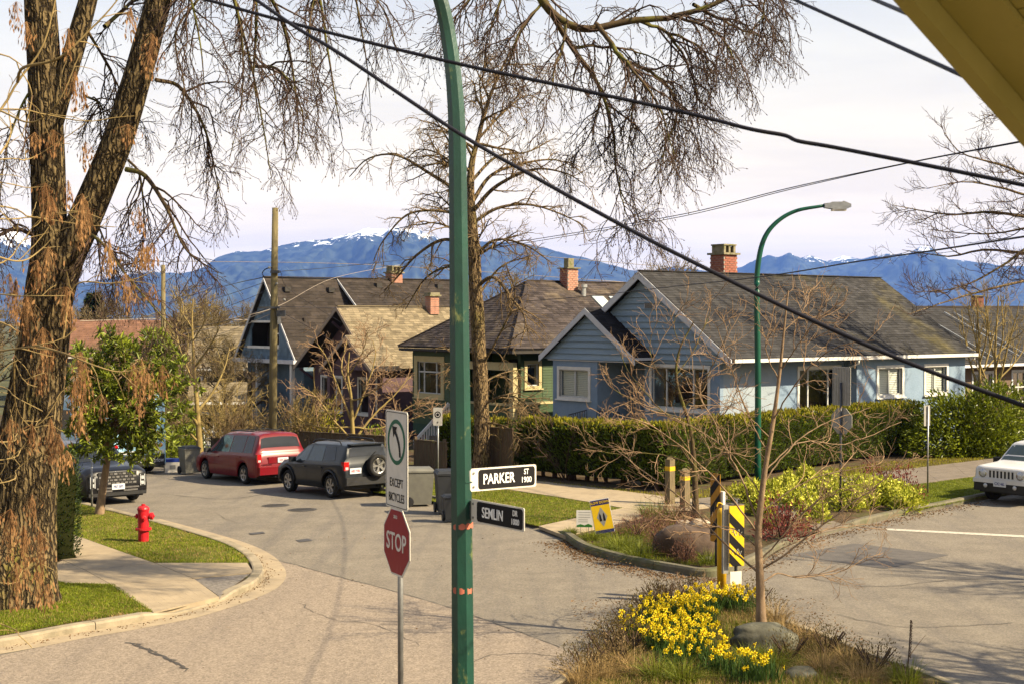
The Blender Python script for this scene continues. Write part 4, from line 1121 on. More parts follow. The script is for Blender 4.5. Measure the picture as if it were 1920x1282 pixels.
# ---------------------------------------------------------------- plainer houses further off
def far_house(name, label, px0, px1, y_ridge, y_eave, Y, mw, mr, rz=None, depth=8.0, wins=3, group=None, chim=False):
    """gable house with its eave along the view's width, sized from where it shows and its distance"""
    A, B = P(px0, y_eave, Y), P(px1, y_eave, Y)
    w = B[0] - A[0]; c = (A + B) / 2
    ze = c[2]; zr = P((px0 + px1) / 2, y_ridge, Y + depth / 2)[2]
    Hh = House(name, label, 0, 0, origin=(c[0], c[1]), rz=rz or 0.0, group=group)
    hw = w / 2
    roof_plane(Hh, [(-hw, 0, ze), (hw, 0, ze), (hw, depth / 2, zr), (-hw, depth / 2, zr)], mr, ex=0.35, tab=0.7, seed=int(px0))
    roof_plane(Hh, [(hw, depth, ze), (-hw, depth, ze), (-hw, depth / 2, zr), (hw, depth / 2, zr)], mr, ex=0.35, tab=0.7, seed=int(px1))
    ops = [(-hw * .8 + k * (1.6 * hw / wins) + .2, -hw * .8 + k * (1.6 * hw / wins) + min(2.0, 1.2 * hw / wins), ze - 1.9, ze - 0.7) for k in range(wins)]
    wall(Hh, 'a', 0.5, -hw + .4, hw - .4, Hh.base - 1, ze - .1, ops, mw)
    for o_ in ops: window(Hh, 'a', 0.5, *o_)
    for s_ in (-1, 1):
        wall(Hh, 'b', s_ * (hw - .4), 0.7, depth - .5, Hh.base - 1, ze - .1, [], mw, inward=-s_)
        tri = MB(); V = [Hh.p(s_ * (hw - .45), .5, ze - .1), Hh.p(s_ * (hw - .45), depth - .5, ze - .1), Hh.p(s_ * (hw - .45), depth / 2, zr - .2)]; V += [v - np.array([s_ * .12, 0, 0]) for v in V]
        tri.add(V, [np.array([[0, 2, 1], [3, 4, 5]]), np.array([[0, 1, 4, 3], [1, 2, 5, 4], [2, 0, 3, 5]])]).build('gable_wall', mw, Hh.root)
    wall(Hh, 'a', depth - .5, -hw + .4, hw - .4, Hh.base - 1, ze - .1, [], mw, inward=-1)
    MB().span(Hh.p(-hw, -.06, ze - .16), Hh.p(hw, -.02, ze - .02)).build('fascia', M_TRIM, Hh.root)
    if chim: chimney(Hh, chim * hw, depth / 2, 0.7, 0.6, zr - .4, zr + .7, each=False, pot=False)
    return Hh
far_house('rust_roof_house', 'low house with rust red roof beyond the leafy street tree', 120, 345, 600, 668, 128, M_BEIGE, M_SH_RED, rz=R(6), depth=10)
far_house('tan_roof_house', 'house with broad tan roof just left of the steep dark roof', 330, 470, 612, 690, 98, M_BEIGE, M_SH_TAN, rz=R(-4), depth=11)
far_house('pink_garage', 'low pink stucco garage with grey roof behind the white picket fence', 352, 462, 716, 752, 72, M_PINK, M_SH_TAN, rz=R(10), depth=5, wins=1)
far_house('ochre_house', 'small brown house with weathered roof left of the rust red roof', 20, 150, 618, 672, 150, M_BEIGE, M_SH_RED, rz=R(-5), depth=10, wins=2)
far_house('long_dark_roof_house', 'long dark roofed house far beyond the blue bungalow', 1745, 2080, 574, 612, 98, M_BROWNWALL, M_SH_DARK, rz=R(8), depth=9, chim=-0.15)

H = House('brown_house', 'brown house with dark roof and pale roof pipes beyond the blue bungalow', 26.0, 8.0)
roof_plane(H, [(18.6, 4.0, 3.2), (36, 4.0, 3.2), (36, 9.0, 5.9), (18.6, 9.0, 5.9)], M_SH_GREY, seed=51, ex=0.2, tab=0.4)
roof_plane(H, [(36, 14.0, 3.2), (18.6, 14.0, 3.2), (18.6, 9.0, 5.9), (36, 9.0, 5.9)], M_SH_GREY, seed=52, ex=0.2, tab=0.4)
wall(H, 'a', 4.7, 19, 35.6, -2, 3.1, [(22.0, 23.6, 1.2, 2.7), (25.4, 26.6, 1.2, 2.7), (28.2, 30, 1.2, 2.7)], M_BROWNWALL)
for a_, b_ in ((22.0, 23.6), (25.4, 26.6), (28.2, 30)): window(H, 'a', 4.7, a_, b_, 1.2, 2.7, rails=(0.5,), mt=M_TRIM_G)
wall(H, 'b', 19, 4.9, 13.5, -2, 3.1, [], M_BROWNWALL)
tri = MB(); V = [H.p(19, 4.7, 3.1), H.p(19, 13.3, 3.1), H.p(19, 9.0, 5.7)]; V += [v + np.array([.1, 0, 0]) for v in V]
tri.add(V, [np.array([[0, 2, 1], [3, 4, 5]]), np.array([[0, 1, 4, 3], [1, 2, 5, 4], [2, 0, 3, 5]])]).build('gable_wall', M_BROWNWALL, H.root)
MB().span(H.p(18.6, 3.9, 3.05), H.p(36, 3.98, 3.18)).build('gutter', M_TRIM_G, H.root)
for a_ in (22.2, 22.9, 25.2, 26.0):
    pl_ = [H.p(a_ + .2, 4.3, 3.2 + .3 * .54 + .12), H.p(a_ - .2, 8.4, 3.2 + 4.4 * .54 + .12)]
    MB().bar(pl_[0], pl_[1], 0.07, 0.06).build('roof_pipe', M_METALV, H.root)
chimney(H, 19.6, 7.2, 0.75, 0.7, 4.6, 5.7, each=False)

# ---------------------------------------------------------------- roof edge of the house the view is taken from
M_OLIVE = mat('ochre_painted_wood', (0.64, 0.51, 0.17), (0.55, 0.44, 0.135), scale=2.5, rough=0.7, bump=0.15, bscale=30, third=(0.17, 0.125, 0.04), tscale=2.0, tpos=(0.6, 0.8))
own = thing('own_eave', 'ochre painted wooden roof overhang with plank soffit above the street corner', 'roof eave', (1.5, 5.0, 5.3), 0)
Y1 = 5.0; KS = 1.56
p1 = P(1690, 0, Y1); p2 = P(1920, 260, Y1 * 1.10)
du = (p2 - p1); du /= np.linalg.norm(du)
back = np.array([0.616, -0.788, 0.0]); back -= du * (back @ du); back /= np.linalg.norm(back)
nrm = np.cross(du, back); nrm *= np.sign(nrm[2])
Oo = np.array([1.5, 5.0, 5.3])
A0 = p1 - du * 0.45 - Oo
def plank(w0, w1, l0, l1, dz, th, name, m=M_OLIVE):
    V = []
    for h in (dz, dz + th):
        for (l, w) in ((l0, w0), (l1, w0), (l1, w1), (l0, w1)):
            V.append(A0 + du * l * KS + back * w * KS + nrm * h * KS)
    return MB().add(V, BOXF).build(name, m, own)
plank(0.0, 0.045, 0, 1.95, -0.02, 0.20, 'barge_board')
plank(0.047, 0.19, 0, 1.95, 0.035, 0.025, 'soffit_board')
for k in range(13):
    plank(0.193, 0.62, 0.15 * k + .003, 0.15 * k + .147, 0.05, 0.02, 'soffit_plank')
plank(-0.03, 0.62, 0, 1.95, 0.19, 0.03, 'roof_deck', M_DECK)
plank(0.47, 0.62, 0, 1.95, 0.07, 0.12, 'frieze_board')
# porch post that carries the overhang, standing right of the view
w1 = A0 + du * 1.85 * KS + back * 0.45 * KS
MB().bar((w1[0], w1[1], -5.3), (w1[0], w1[1], w1[2] + .12), .14).build('porch_post', M_OLIVE, own)
# ================================================================ VEHICLES
def paint(name, col, rough=0.32, flake=0.9):
    return mat(name, col, tuple(c * flake for c in col), scale=1.2, rough=rough, coat=0.30, spec=0.2, third=tuple(min(1, c * 0.75 + 0.008) for c in col), tscale=0.8, tpos=(0.5, 0.8))
M_RED = paint('red_car_paint', (0.155, 0.004, 0.009))
M_SLATE = paint('slate_car_paint', (0.010, 0.013, 0.017))
M_GRAPH = paint('graphite_car_paint', (0.006, 0.006, 0.008))
M_CARWHITE = paint('white_car_paint', (0.66, 0.65, 0.64))
M_BUS = mat('light_blue_wrap', (0.36, 0.58, 0.72), (0.30, 0.52, 0.66), scale=1.5, rough=0.35, third=(0.62, 0.72, 0.78), tscale=0.8, tpos=(0.55, 0.6))
M_TINT = mat('tinted_glass', (0.012, 0.014, 0.016), (0.02, 0.022, 0.024), scale=1.0, rough=0.05, spec=0.3)
M_TINT2 = mat('car_glass', (0.03, 0.045, 0.048), (0.05, 0.07, 0.07), scale=1.6, rough=0.05, spec=0.45)
M_RUB = mat('tyre_rubber', (0.014, 0.013, 0.012), rough=0.85)
M_ALLOY = mat('alloy_rim', (0.42, 0.41, 0.40), (0.34, 0.33, 0.32), scale=5, rough=0.28, metal=0.8)
M_BLKP = mat('black_plastic', (0.014, 0.014, 0.015), (0.022, 0.021, 0.021), scale=6, rough=0.55)
M_CHROME = mat('chrome', (0.60, 0.60, 0.62), rough=0.12, metal=1.0)
M_TAIL = mat('tail_lamp_red', (0.42, 0.010, 0.012), rough=0.15, coat=0.8)
M_AMBER = mat('amber_lamp', (0.55, 0.20, 0.02), rough=0.2, coat=0.6)
M_HEADL = mat('headlamp_clear', (0.52, 0.53, 0.54), (0.30, 0.31, 0.33), scale=14, rough=0.08, spec=0.8, coat=1.0)
M_PLATE = mat('number_plate', (0.62, 0.64, 0.68), rough=0.45)
M_PLATE_T = mat('plate_lettering', (0.06, 0.08, 0.24), rough=0.5)
M_PLATE_R = mat('plate_lettering_red', (0.45, 0.08, 0.10), rough=0.5)

def text(s, size, m, parent, loc, rz=0.0, bold=0.0, xs=1.0, name='lettering', align='CENTER', tilt=0.0, ext=0.002):
    """flat lettering standing upright in the parent's x-z plane, read from -y"""
    cu = bpy.data.curves.new('t', 'FONT'); cu.body = s; cu.size = size; cu.align_x = align; cu.align_y = 'CENTER'
    cu.extrude = ext; cu.offset = bold * size; cu.resolution_u = 3
    o = bpy.data.objects.new('t', cu); COL.objects.link(o)
    dg = bpy.context.evaluated_depsgraph_get(); dg.update()
    me = bpy.data.meshes.new_from_object(o.evaluated_get(dg))
    bpy.data.objects.remove(o); me.name = name
    me.transform(Matrix.Rotation(rz, 4, 'Z') @ Matrix.Rotation(R(90), 4, 'X') @ Matrix.Rotation(tilt, 4, 'Z') @ Matrix.Diagonal((xs, 1, 1, 1)))
    me.materials.clear(); me.materials.append(m)
    r = bpy.data.objects.new(name, me); COL.objects.link(r); r.parent = parent; r.location = loc
    return r

TK = np.array([0, .2, .28, .50, .56, .76, .95, 1.0])
class CarBody:
    def __init__(s, st, axles, rw, Ra, crown=0.05, bulge=0.03):
        st = np.array(st, float); st = st[np.argsort(st[:, 0])]
        xs = np.unique(np.round(np.concatenate([np.arange(st[0, 0], st[-1, 0], 0.05), st[:, 0], [st[-1, 0]], *[[a - Ra, a - Ra + .012, a + Ra - .012, a + Ra] for a in axles]]), 4))
        # smooth interpolation between stations
        c = np.column_stack([np.interp(xs, st[:, 0], st[:, k]) for k in range(7)])
        for _ in range(2):
            c[1:-1, 1:] = 0.25 * c[:-2, 1:] + 0.5 * c[1:-1, 1:] + 0.25 * c[2:, 1:]
        s.xs = xs
        low = c[:, 1].copy()
        for a in axles:
            d = np.abs(xs - a); ok = d < Ra
            low[ok] = np.maximum(low[ok], rw + np.sqrt(np.maximum(0, Ra ** 2 - d[ok] ** 2)) * 0.98)
        zb, zt, wl, wb, wt = c[:, 2], c[:, 3], c[:, 4], c[:, 5], c[:, 6]
        g = np.clip((zt - zb) / 0.5, 0.1, 1.0)
        mid = np.maximum((zb + c[:, 1]) / 2, low + 0.10); k6 = np.maximum(c[:, 1] + 0.07, low + 0.05)
        sh = np.minimum(np.maximum(zb - 0.09, low + .13), zb - .01)
        prof = [(0 * xs, zt + crown * (0.4 + .6 * g)), (wt * .78, zt + crown * .45), (wt, zt - .035 * g), (wb, zb), (wb + .012, sh), (np.maximum(wl, wb) + bulge * .5, np.minimum(mid, sh - .01)), (wl, np.minimum(k6, mid)), (wl - .035, low)]
        s.half = np.stack([np.stack([xs, p[0], p[1]], -1) for p in prof], 1)      # (nx, 8, 3)
    def S(s, x, ts):
        x = np.asarray(x, float); ts = np.asarray(ts, float)
        t = np.abs(ts)
        i = np.clip(np.searchsorted(s.xs, x) - 1, 0, len(s.xs) - 2); fx = (x - s.xs[i]) / (s.xs[i+1] - s.xs[i])
        j = np.clip(np.searchsorted(TK, t) - 1, 0, 6); ft = (t - TK[j]) / (TK[j+1] - TK[j])
        h = s.half
        p = (h[i, j] * (1-fx)[..., None] * (1-ft)[..., None] + h[i+1, j] * fx[..., None] * (1-ft)[..., None] + h[i, j+1] * (1-fx)[..., None] * ft[..., None] + h[i+1, j+1] * fx[..., None] * ft[..., None])
        p = p.copy(); p[..., 1] *= np.where(ts < 0, -1, 1)
        return p
    def body(s, name, m, root):
        n = len(s.xs)
        L = s.half[:, ::-1][:, :-1]; Rr = s.half.copy(); Rr[:, :, 1] *= -1
        ring = np.concatenate([L, Rr], 1); k = ring.shape[1]
        i, j = np.meshgrid(np.arange(n - 1), np.arange(k - 1), indexing='ij')
        F = np.stack([i*k+j, i*k+j+1, (i+1)*k+j+1, (i+1)*k+j], -1).reshape(-1, 4)
        mb = MB().add(ring.reshape(-1, 3), F)
        mb.f.append(np.arange(k)[::-1].reshape(1, -1)); mb.f.append((np.arange(k) + (n - 1) * k).reshape(1, -1))
        o = mb.build(name, m, root, smooth=True)
        try:
            o.data.set_sharp_from_angle(angle=R(38))
        except Exception:
            pass
        return o
    def patch(s, name, corners, m, parent, off=0.006, nx=8, nt=5, th=0.0):
        """panel lying on the body between four (x, t) corners"""
        c = np.array(corners, float)
        a = np.linspace(0, 1, nx + 1)[:, None, None]; b = np.linspace(0, 1, nt + 1)[None, :, None]
        q = (c[0] * (1-a) + c[1] * a) * (1-b) + (c[3] * (1-a) + c[2] * a) * b
        p = s.S(q[..., 0], q[..., 1])
        e = 1e-3
        dx = s.S(np.clip(q[..., 0] + .02, s.xs[0], s.xs[-1]), q[..., 1]) - s.S(np.clip(q[..., 0] - .02, s.xs[0], s.xs[-1]), q[..., 1])
        dt = s.S(q[..., 0], np.clip(q[..., 1] + .02, -1, 1)) - s.S(q[..., 0], np.clip(q[..., 1] - .02, -1, 1))
        nn = np.cross(dx, dt); nn /= np.linalg.norm(nn, axis=-1, keepdims=True) + 1e-9
        out = p - np.array([0, 0, 0.8]); sg = np.sign((nn * (p - np.stack([p[..., 0], 0*p[..., 0], 0*p[..., 0] + .7], -1))).sum(-1)); sg[sg == 0] = 1
        nn *= sg[..., None]
        P_ = p + nn * off
        k = nt + 1
        i, j = np.meshgrid(np.arange(nx), np.arange(nt), indexing='ij')
        F = np.stack([i*k+j, i*k+j+1, (i+1)*k+j+1, (i+1)*k+j], -1).reshape(-1, 4)
        return MB().add(P_.reshape(-1, 3), F).build(name, m, parent, smooth=True)

def wheel(root, x, y, r, w, m_rim=None, spokes=5, name='wheel', axis='y', z=None):
    s = 1 if y >= 0 else -1
    o = thing('wheel', None, None); o.parent = root; o.location = (x, y, r if z is None else z)
    o.name = name
    if axis == 'y': o.rotation_euler = (R(-90) * s, 0, 0)
    else: o.rotation_euler = (0, R(-90), 0)
    rim_r = r * 0.66
    MB().lathe([(rim_r, -w/2), (r * .9, -w/2), (r * .985, -w * .36), (r, -w * .2), (r, w * .2), (r * .985, w * .36), (r * .9, w/2), (rim_r, w/2 - .01), (rim_r, -w/2)], 28).build('tyre', M_RUB, o, smooth=True)
    mb = MB(); mb.lathe([(rim_r, -w * .3), (rim_r, w/2 - .012), (rim_r * .90, w/2 - .02), (rim_r * .88, w * .12)], 28)
    mb.lathe([(0.001, w * .40), (rim_r * .20, w * .40), (rim_r * .24, w * .2)], 14)
    for k in range(spokes):
        a = 2 * math.pi * k / spokes + .3
        for da in (-.13, .13):
            c, s_ = math.cos(a + da * .6), math.sin(a + da * .6); c2, s2 = math.cos(a + da), math.sin(a + da)
            mb.bar((c * rim_r * .15, s_ * rim_r * .15, w * .36), (c2 * rim_r * .93, s2 * rim_r * .93, w * .42), rim_r * .17, .03)
    mb.build('rim', m_rim or M_ALLOY, o)
    MB().lathe([(0.0, w * .05), (rim_r * .9, w * .05)], 20).build('brake_disc', M_BLKP, o)
    return o

def place_car(root, pos, fwd):
    f = np.asarray(fwd, float); f /= np.linalg.norm(f)
    l = np.cross([0, 0, 1], f); l /= np.linalg.norm(l); u = np.cross(f, l)
    Mx = Matrix(((f[0], l[0], u[0], pos[0]), (f[1], l[1], u[1], pos[1]), (f[2], l[2], u[2], pos[2]), (0, 0, 0, 1)))
    root.matrix_world = Mx
def ground_dir(p, d):
    d = np.array([d[0], d[1], 0.0]); d /= np.linalg.norm(d)
    z = float(ground_z(p[0] + d[0], p[1] + d[1]) - ground_z(p[0] - d[0], p[1] - d[1])) / 2
    return np.array([d[0], d[1], z])

def plate(root, loc, rz, s, m_t):
    b = MB().box((0, 0, 0), (0.40, 0.014, 0.17)).build('number_plate', M_PLATE, root)
    b.location = loc; b.rotation_euler = (0, 0, rz)
    text(s, 0.11, m_t, b, (0, -0.010, -0.005), bold=0.02, xs=0.8)
    return b

# ---------------------------------------------------------------- red minivan
van = thing('red_minivan', 'dark red minivan parked at the kerb ahead of the slate grey SUV', 'minivan')
cb = CarBody([(2.45,.36,.60,.66,.74,.72,.60),(2.36,.28,.68,.78,.86,.86,.72),(2.1,.24,.80,.93,.92,.93,.78),(1.5,.24,.93,1.05,.95,.96,.84),(1.22,.24,.97,1.10,.96,.97,.84),(0.42,.24,1.02,1.62,.97,.975,.74),(0.1,.24,1.03,1.70,.97,.98,.73),(-1.5,.24,1.05,1.73,.97,.98,.73),(-2.25,.26,1.06,1.72,.97,.97,.72),(-2.36,.27,1.06,1.68,.96,.965,.72),(-2.47,.30,1.05,1.12,.95,.96,.86),(-2.54,.32,.98,1.02,.93,.94,.84),(-2.60,.36,.80,.82,.90,.90,.80)], (1.515, -1.515), 0.33, 0.43)
cb.body('body', M_RED, van)
for sd in (1, -1):
    cb.patch('side_window', [(1.02, .49*sd), (0.62, .49*sd), (0.20, .30*sd), (0.42, .30*sd)], M_TINT2, van)
    cb.patch('side_window', [(0.58, .49*sd), (-0.52, .49*sd), (-0.52, .295*sd), (0.17, .295*sd)], M_TINT2, van)
    cb.patch('side_window', [(-0.58, .49*sd), (-1.55, .49*sd), (-1.55, .295*sd), (-0.58, .295*sd)], M_TINT, van)
    cb.patch('side_window', [(-1.60, .49*sd), (-2.20, .49*sd), (-2.10, .295*sd), (-1.60, .295*sd)], M_TINT, van)
    for x_ in (0.60, -0.55, 1.12): cb.patch('door_seam', [(x_ + .008, .5*sd), (x_ - .008, .5*sd), (x_ - .008, .93*sd), (x_ + .008, .93*sd)], M_BLKP, van, off=.003, nx=1)
    for x_ in (0.32, -1.35):
        h = MB().box((0, 0, 0), (0.16, 0.03, 0.035)).build('door_handle', M_RED, van); h.location = cb.S(np.array(x_), np.array(.60*sd)) + np.array([0, .02*sd, 0])
    cb.patch('rub_strip', [(1.0, .78*sd), (-1.02, .78*sd), (-1.02, .81*sd), (1.0, .81*sd)], M_RED, van, off=.016, nx=10, nt=1)
    tl_ = MB().span((-2.60, sd * .80, .78), (-2.44, sd * .955, 1.06)).build('tail_lamp', M_TAIL, van); MB().span((-2.604, sd * .83, .80), (-2.60, sd * .93, .87)).build('reverse_lamp', M_HEADL, tl_)
    mr = MB().box((0, 0, 0), (0.14, 0.20, 0.15)); m_ = mr.build('wing_mirror', M_BLKP, van); m_.location = (0.92, sd * 1.10, 1.08)
    MB().bar((-1.7, sd * .60, 1.80), (0.0, sd * .60, 1.79), 0.04, 0.03).build('roof_rail', M_BLKP, van)
for x_ in (-1.4, -0.4): MB().bar((x_, -.60, 1.805), (x_, .60, 1.805), 0.05, 0.025).build('roof_bar', M_BLKP, van)
cb.patch('rear_window', [(-2.365, -.25), (-2.365, .25), (-2.455, .25), (-2.455, -.25)], M_TINT, van, off=.008)
cb.patch('windscreen', [(1.18, -.25), (1.18, .25), (0.46, .24), (0.46, -.24)], M_TINT2, van)
MB().span((-2.66, -.90, .36), (-2.50, .90, .62)).build('bumper', M_RED, van)
MB().span((-2.62, -.55, .74), (-2.585, .55, .96)).build('plate_recess', M_RED, van)
plate(van, (-2.635, 0, .84), R(-90), 'KJ4 71F', M_PLATE_R)
text('CARAVAN', 0.07, M_CHROME, van, (-2.615, .62, .70), rz=R(-90), xs=1.2, name='badge')
MB().bar((-2.3, .3, .30), (-2.66, .3, .28), 0.05).build('exhaust', M_CHROME, van)
MB().span((-2.3, -.85, .22), (2.3, .85, .42)).build('underbody', M_BLKP, van)
for x_ in (1.515, -1.515):
    for y_ in (.84, -.84): wheel(van, x_, y_, .33, .21)
r1, f1 = G(458, 907), G(386, 897)
mid = (r1 + f1) / 2; fwd = ground_dir(mid, Vv)
lft = np.array([-fwd[1], fwd[0], 0]); 
c_ = mid - lft * 0.90
place_car(van, (c_[0], c_[1], float(ground_z(c_[0], c_[1])) + .012), fwd)

# ---------------------------------------------------------------- slate SUV with spare wheel
suv = thing('slate_suv', 'slate grey SUV with a spare wheel on its tailgate, parked behind the red minivan', 'SUV')
cb = CarBody([(2.20,.42,.66,.72,.72,.70,.58),(2.10,.34,.74,.86,.84,.84,.70),(1.85,.30,.86,1.00,.88,.88,.76),(1.35,.30,.98,1.08,.90,.90,.78),(1.05,.30,1.00,1.12,.90,.90,.78),(0.36,.30,1.04,1.56,.905,.90,.68),(0.05,.30,1.05,1.64,.905,.905,.67),(-1.2,.30,1.08,1.66,.905,.905,.67),(-1.93,.32,1.10,1.64,.90,.90,.66),(-2.02,.33,1.10,1.60,.90,.89,.66),(-2.11,.36,1.09,1.14,.89,.885,.78),(-2.16,.40,1.00,1.03,.87,.87,.78),(-2.20,.44,.84,.86,.85,.85,.75)], (1.33, -1.33), 0.365, 0.46)
cb.body('body', M_SLATE, suv)
for sd in (1, -1):
    cb.patch('side_window', [(0.92, .485*sd), (0.10, .485*sd), (-0.02, .30*sd), (0.34, .30*sd)], M_TINT2, suv)
    cb.patch('side_window', [(0.04, .485*sd), (-0.88, .485*sd), (-0.80, .30*sd), (-0.07, .30*sd)], M_TINT2, suv)
    cb.patch('side_window', [(-0.94, .485*sd), (-1.62, .47*sd), (-1.42, .30*sd), (-0.86, .30*sd)], M_TINT, suv)
    for x_ in (0.07, -0.98, 1.0): cb.patch('door_seam', [(x_ + .008, .5*sd), (x_ - .008, .5*sd), (x_ - .008, .94*sd), (x_ + .008, .94*sd)], M_BLKP, suv, off=.003, nx=1)
    for x_ in (0.22, -0.80):
        h = MB().box((0, 0, 0), (0.17, 0.03, 0.035)).build('door_handle', M_SLATE, suv); h.location = cb.S(np.array(x_), np.array(.60*sd)) + np.array([0, .02*sd, 0])
    tl_ = MB().span((-2.19, sd * .72, .88), (-2.02, sd * .895, 1.14)).build('tail_lamp', M_TAIL, suv); MB().span((-2.195, sd * .75, .90), (-2.19, sd * .85, .98)).build('reverse_lamp', M_HEADL, tl_)
    for ax_ in (1.33, -1.33):       # flared arch trim
        a = np.linspace(0.02, math.pi - .02, 20)
        MB().tube(np.column_stack([ax_ + .47 * np.cos(a), np.full(20, sd * .925), .365 + .47 * np.sin(a)]), 0.035, 6).build('arch_flare', M_BLKP, suv, smooth=True)
    cb.patch('sill_trim', [(0.85, .93*sd), (-0.85, .93*sd), (-0.85, 1.0*sd), (0.85, 1.0*sd)], M_BLKP, suv, off=.012, nx=8, nt=2)
    m_ = MB().box((0, 0, 0), (0.14, 0.20, 0.16)).build('wing_mirror', M_SLATE, suv); m_.location = (0.78, sd * 1.02, 1.10)
    MB().tube(catmull([[-1.55, sd*.60, 1.66], [-1.35, sd*.60, 1.74], [-0.2, sd*.60, 1.75], [0.15, sd*.60, 1.66]], 6), 0.022, 6).build('roof_rail', M_BLKP, suv, smooth=True)
cb.patch('rear_window', [(-2.025, -.24), (-2.025, .24), (-2.10, .23), (-2.10, -.23)], M_TINT, suv, off=.008)
cb.patch('windscreen', [(1.02, -.24), (1.02, .24), (0.40, .24), (0.40, -.24)], M_TINT2, suv)
MB().span((-2.12, -.60, 1.62), (-1.90, .60, 1.66)).build('spoiler', M_SLATE, suv)
MB().span((-2.27, -.86, .42), (-2.12, .86, .66)).build('bumper', M_BLKP, suv)
plate(suv, (-2.235, .52, .86), R(-90), 'AB2 93K', M_PLATE_R)
sp = wheel(suv, -2.34, -0.20, .35, .22, name='spare_wheel', axis='x', z=.98); sp['label'] = 'spare wheel hung on the tailgate'
MB().tube([(-2.1, -.2, .98), (-2.3, -.2, .98)], .10, 10).build('spare_mount', M_BLKP, suv)
MB().bar((-1.9, -.4, .34), (-2.28, -.4, .33), 0.06).build('exhaust', M_CHROME, suv)
MB().bar((-2.2, .1, 1.12), (-2.12, -.3, 1.40), 0.02).build('rear_wiper', M_BLKP, suv)
MB().span((-1.95, -.78, .26), (1.95, .78, .46)).build('underbody', M_BLKP, suv)
for x_ in (1.33, -1.33):
    for y_ in (.79, -.79): wheel(suv, x_, y_, .365, .22, spokes=6)
r1, f1 = G(622, 934), G(541, 921)
mid = (r1 + f1) / 2; fwd = ground_dir(mid, Vv)
lft = np.array([-fwd[1], fwd[0], 0]); c_ = mid - lft * 0.86
place_car(suv, (c_[0], c_[1], float(ground_z(c_[0], c_[1])) + .012), fwd)

# ---------------------------------------------------------------- graphite SUV, front on
pal = thing('graphite_suv', 'large graphite SUV facing the corner behind the leafy street tree', 'SUV')
cb = CarBody([(2.42,.30,.74,.80,.84,.80,.70),(2.34,.26,.92,1.00,.95,.93,.80),(2.1,.24,1.00,1.10,.98,.97,.84),(1.5,.24,1.06,1.17,.99,.98,.86),(1.2,.24,1.08,1.20,.99,.98,.84),(0.40,.24,1.10,1.66,.99,.98,.72),(0,.24,1.11,1.75,.99,.98,.71),(-1.6,.24,1.12,1.75,.99,.98,.71),(-2.2,.28,1.12,1.66,.98,.97,.70),(-2.48,.34,1.08,1.14,.95,.95,.84),(-2.55,.42,.9,.92,.9,.9,.8)], (1.45, -1.45), 0.38, 0.47)
cb.body('body', M_GRAPH, pal)
cb.patch('windscreen', [(1.16, -.25), (1.16, .25), (0.45, .24), (0.45, -.24)], M_TINT, pal)
for sd in (1, -1):
    cb.patch('side_window', [(0.95, .485*sd), (-0.1, .485*sd), (-0.1, .30*sd), (0.36, .30*sd)], M_TINT, pal)
    cb.patch('side_window', [(-0.16, .485*sd), (-1.2, .485*sd), (-1.2, .30*sd), (-0.16, .30*sd)], M_TINT, pal)
    # tall outboard lamps, with a bright frame
    l_ = MB(); l_.span((2.395, sd * .70, .52), (2.44, sd * .86, .90)); lo_ = l_.build('lamp_housing', M_BLKP, pal)
    for q0, q1 in (((.70, .725)), ((.835, .86))): MB().span((2.435, sd * q0, .54), (2.452, sd * q1, .88)).build('running_light', M_HEADL, lo_)
    for z_ in (.62, .78): MB().span((2.436, sd * .735, z_ - .05), (2.450, sd * .825, z_ + .05)).build('headlamp', M_HEADL, lo_)
    m_ = MB().box((0, 0, 0), (0.14, 0.22, 0.17)).build('wing_mirror', M_GRAPH, pal); m_.location = (0.85, sd * 1.10, 1.16)
    MB().span((2.40, sd * .18, .40), (2.452, sd * .62, .455)).build('fog_strip', M_CHROME, pal)
gr_ = MB().span((2.38, -.60, .60), (2.43, .60, .99)).build('grille', M_BLKP, pal)
for r_ in range(4):
    for k in range(9):
        y_ = -.53 + k * .1325 + (.066 if r_ % 2 else 0)
        if abs(y_) < .56: MB().box((2.436, y_, .655 + r_ * .093), (.02, .095, .05)).build('grille_scale', M_CHROME if (r_ + k) % 2 else M_ALLOY, gr_)
MB().span((2.42, -.66, .49), (2.46, .66, .54)).build('chrome_bar', M_CHROME, pal)
MB().span((2.36, -.90, .28), (2.44, .90, .38)).build('lower_bumper', M_BLKP, pal)
plate(pal, (2.475, 0, .55), R(90), 'PB7 58T', M_PLATE_T)
MB().span((-2.2, -.85, .22), (2.3, .85, .5)).build('underbody', M_BLKP, pal)
for x_ in (1.45, -1.45):
    for y_ in (.86, -.86): wheel(pal, x_, y_, .38, .24, spokes=7)
fc = G(222, 946); fwd = ground_dir(fc, -Vv); c_ = fc - fwd * 2.45
place_car(pal, (c_[0], c_[1], float(ground_z(c_[0], c_[1])) + .012), fwd)

# ---------------------------------------------------------------- white SUV with slotted grille
jp = thing('white_suv', 'white boxy SUV with seven slot grille parked by the right hand lawn', 'SUV')
cb = CarBody([(2.12,.42,.93,1.00,.84,.80,.74),(2.08,.36,.99,1.045,.875,.865,.80),(1.95,.34,1.01,1.07,.88,.87,.82),(1.2,.34,1.04,1.11,.88,.87,.82),(1.0,.34,1.05,1.13,.88,.87,.80),(0.48,.34,1.06,1.62,.88,.87,.70),(0.3,.34,1.06,1.69,.88,.87,.69),(-1.7,.34,1.08,1.70,.88,.87,.69),(-2.0,.36,1.08,1.58,.88,.87,.67),(-2.15,.40,1.06,1.12,.86,.86,.76),(-2.2,.44,.9,.92,.84,.84,.74)], (1.30, -1.33), 0.355, 0.45, crown=.03)
cb.body('body', M_CARWHITE, jp)
cb.patch('windscreen', [(0.97, -.255), (0.97, .255), (0.52, .25), (0.52, -.25)], M_TINT2, jp)
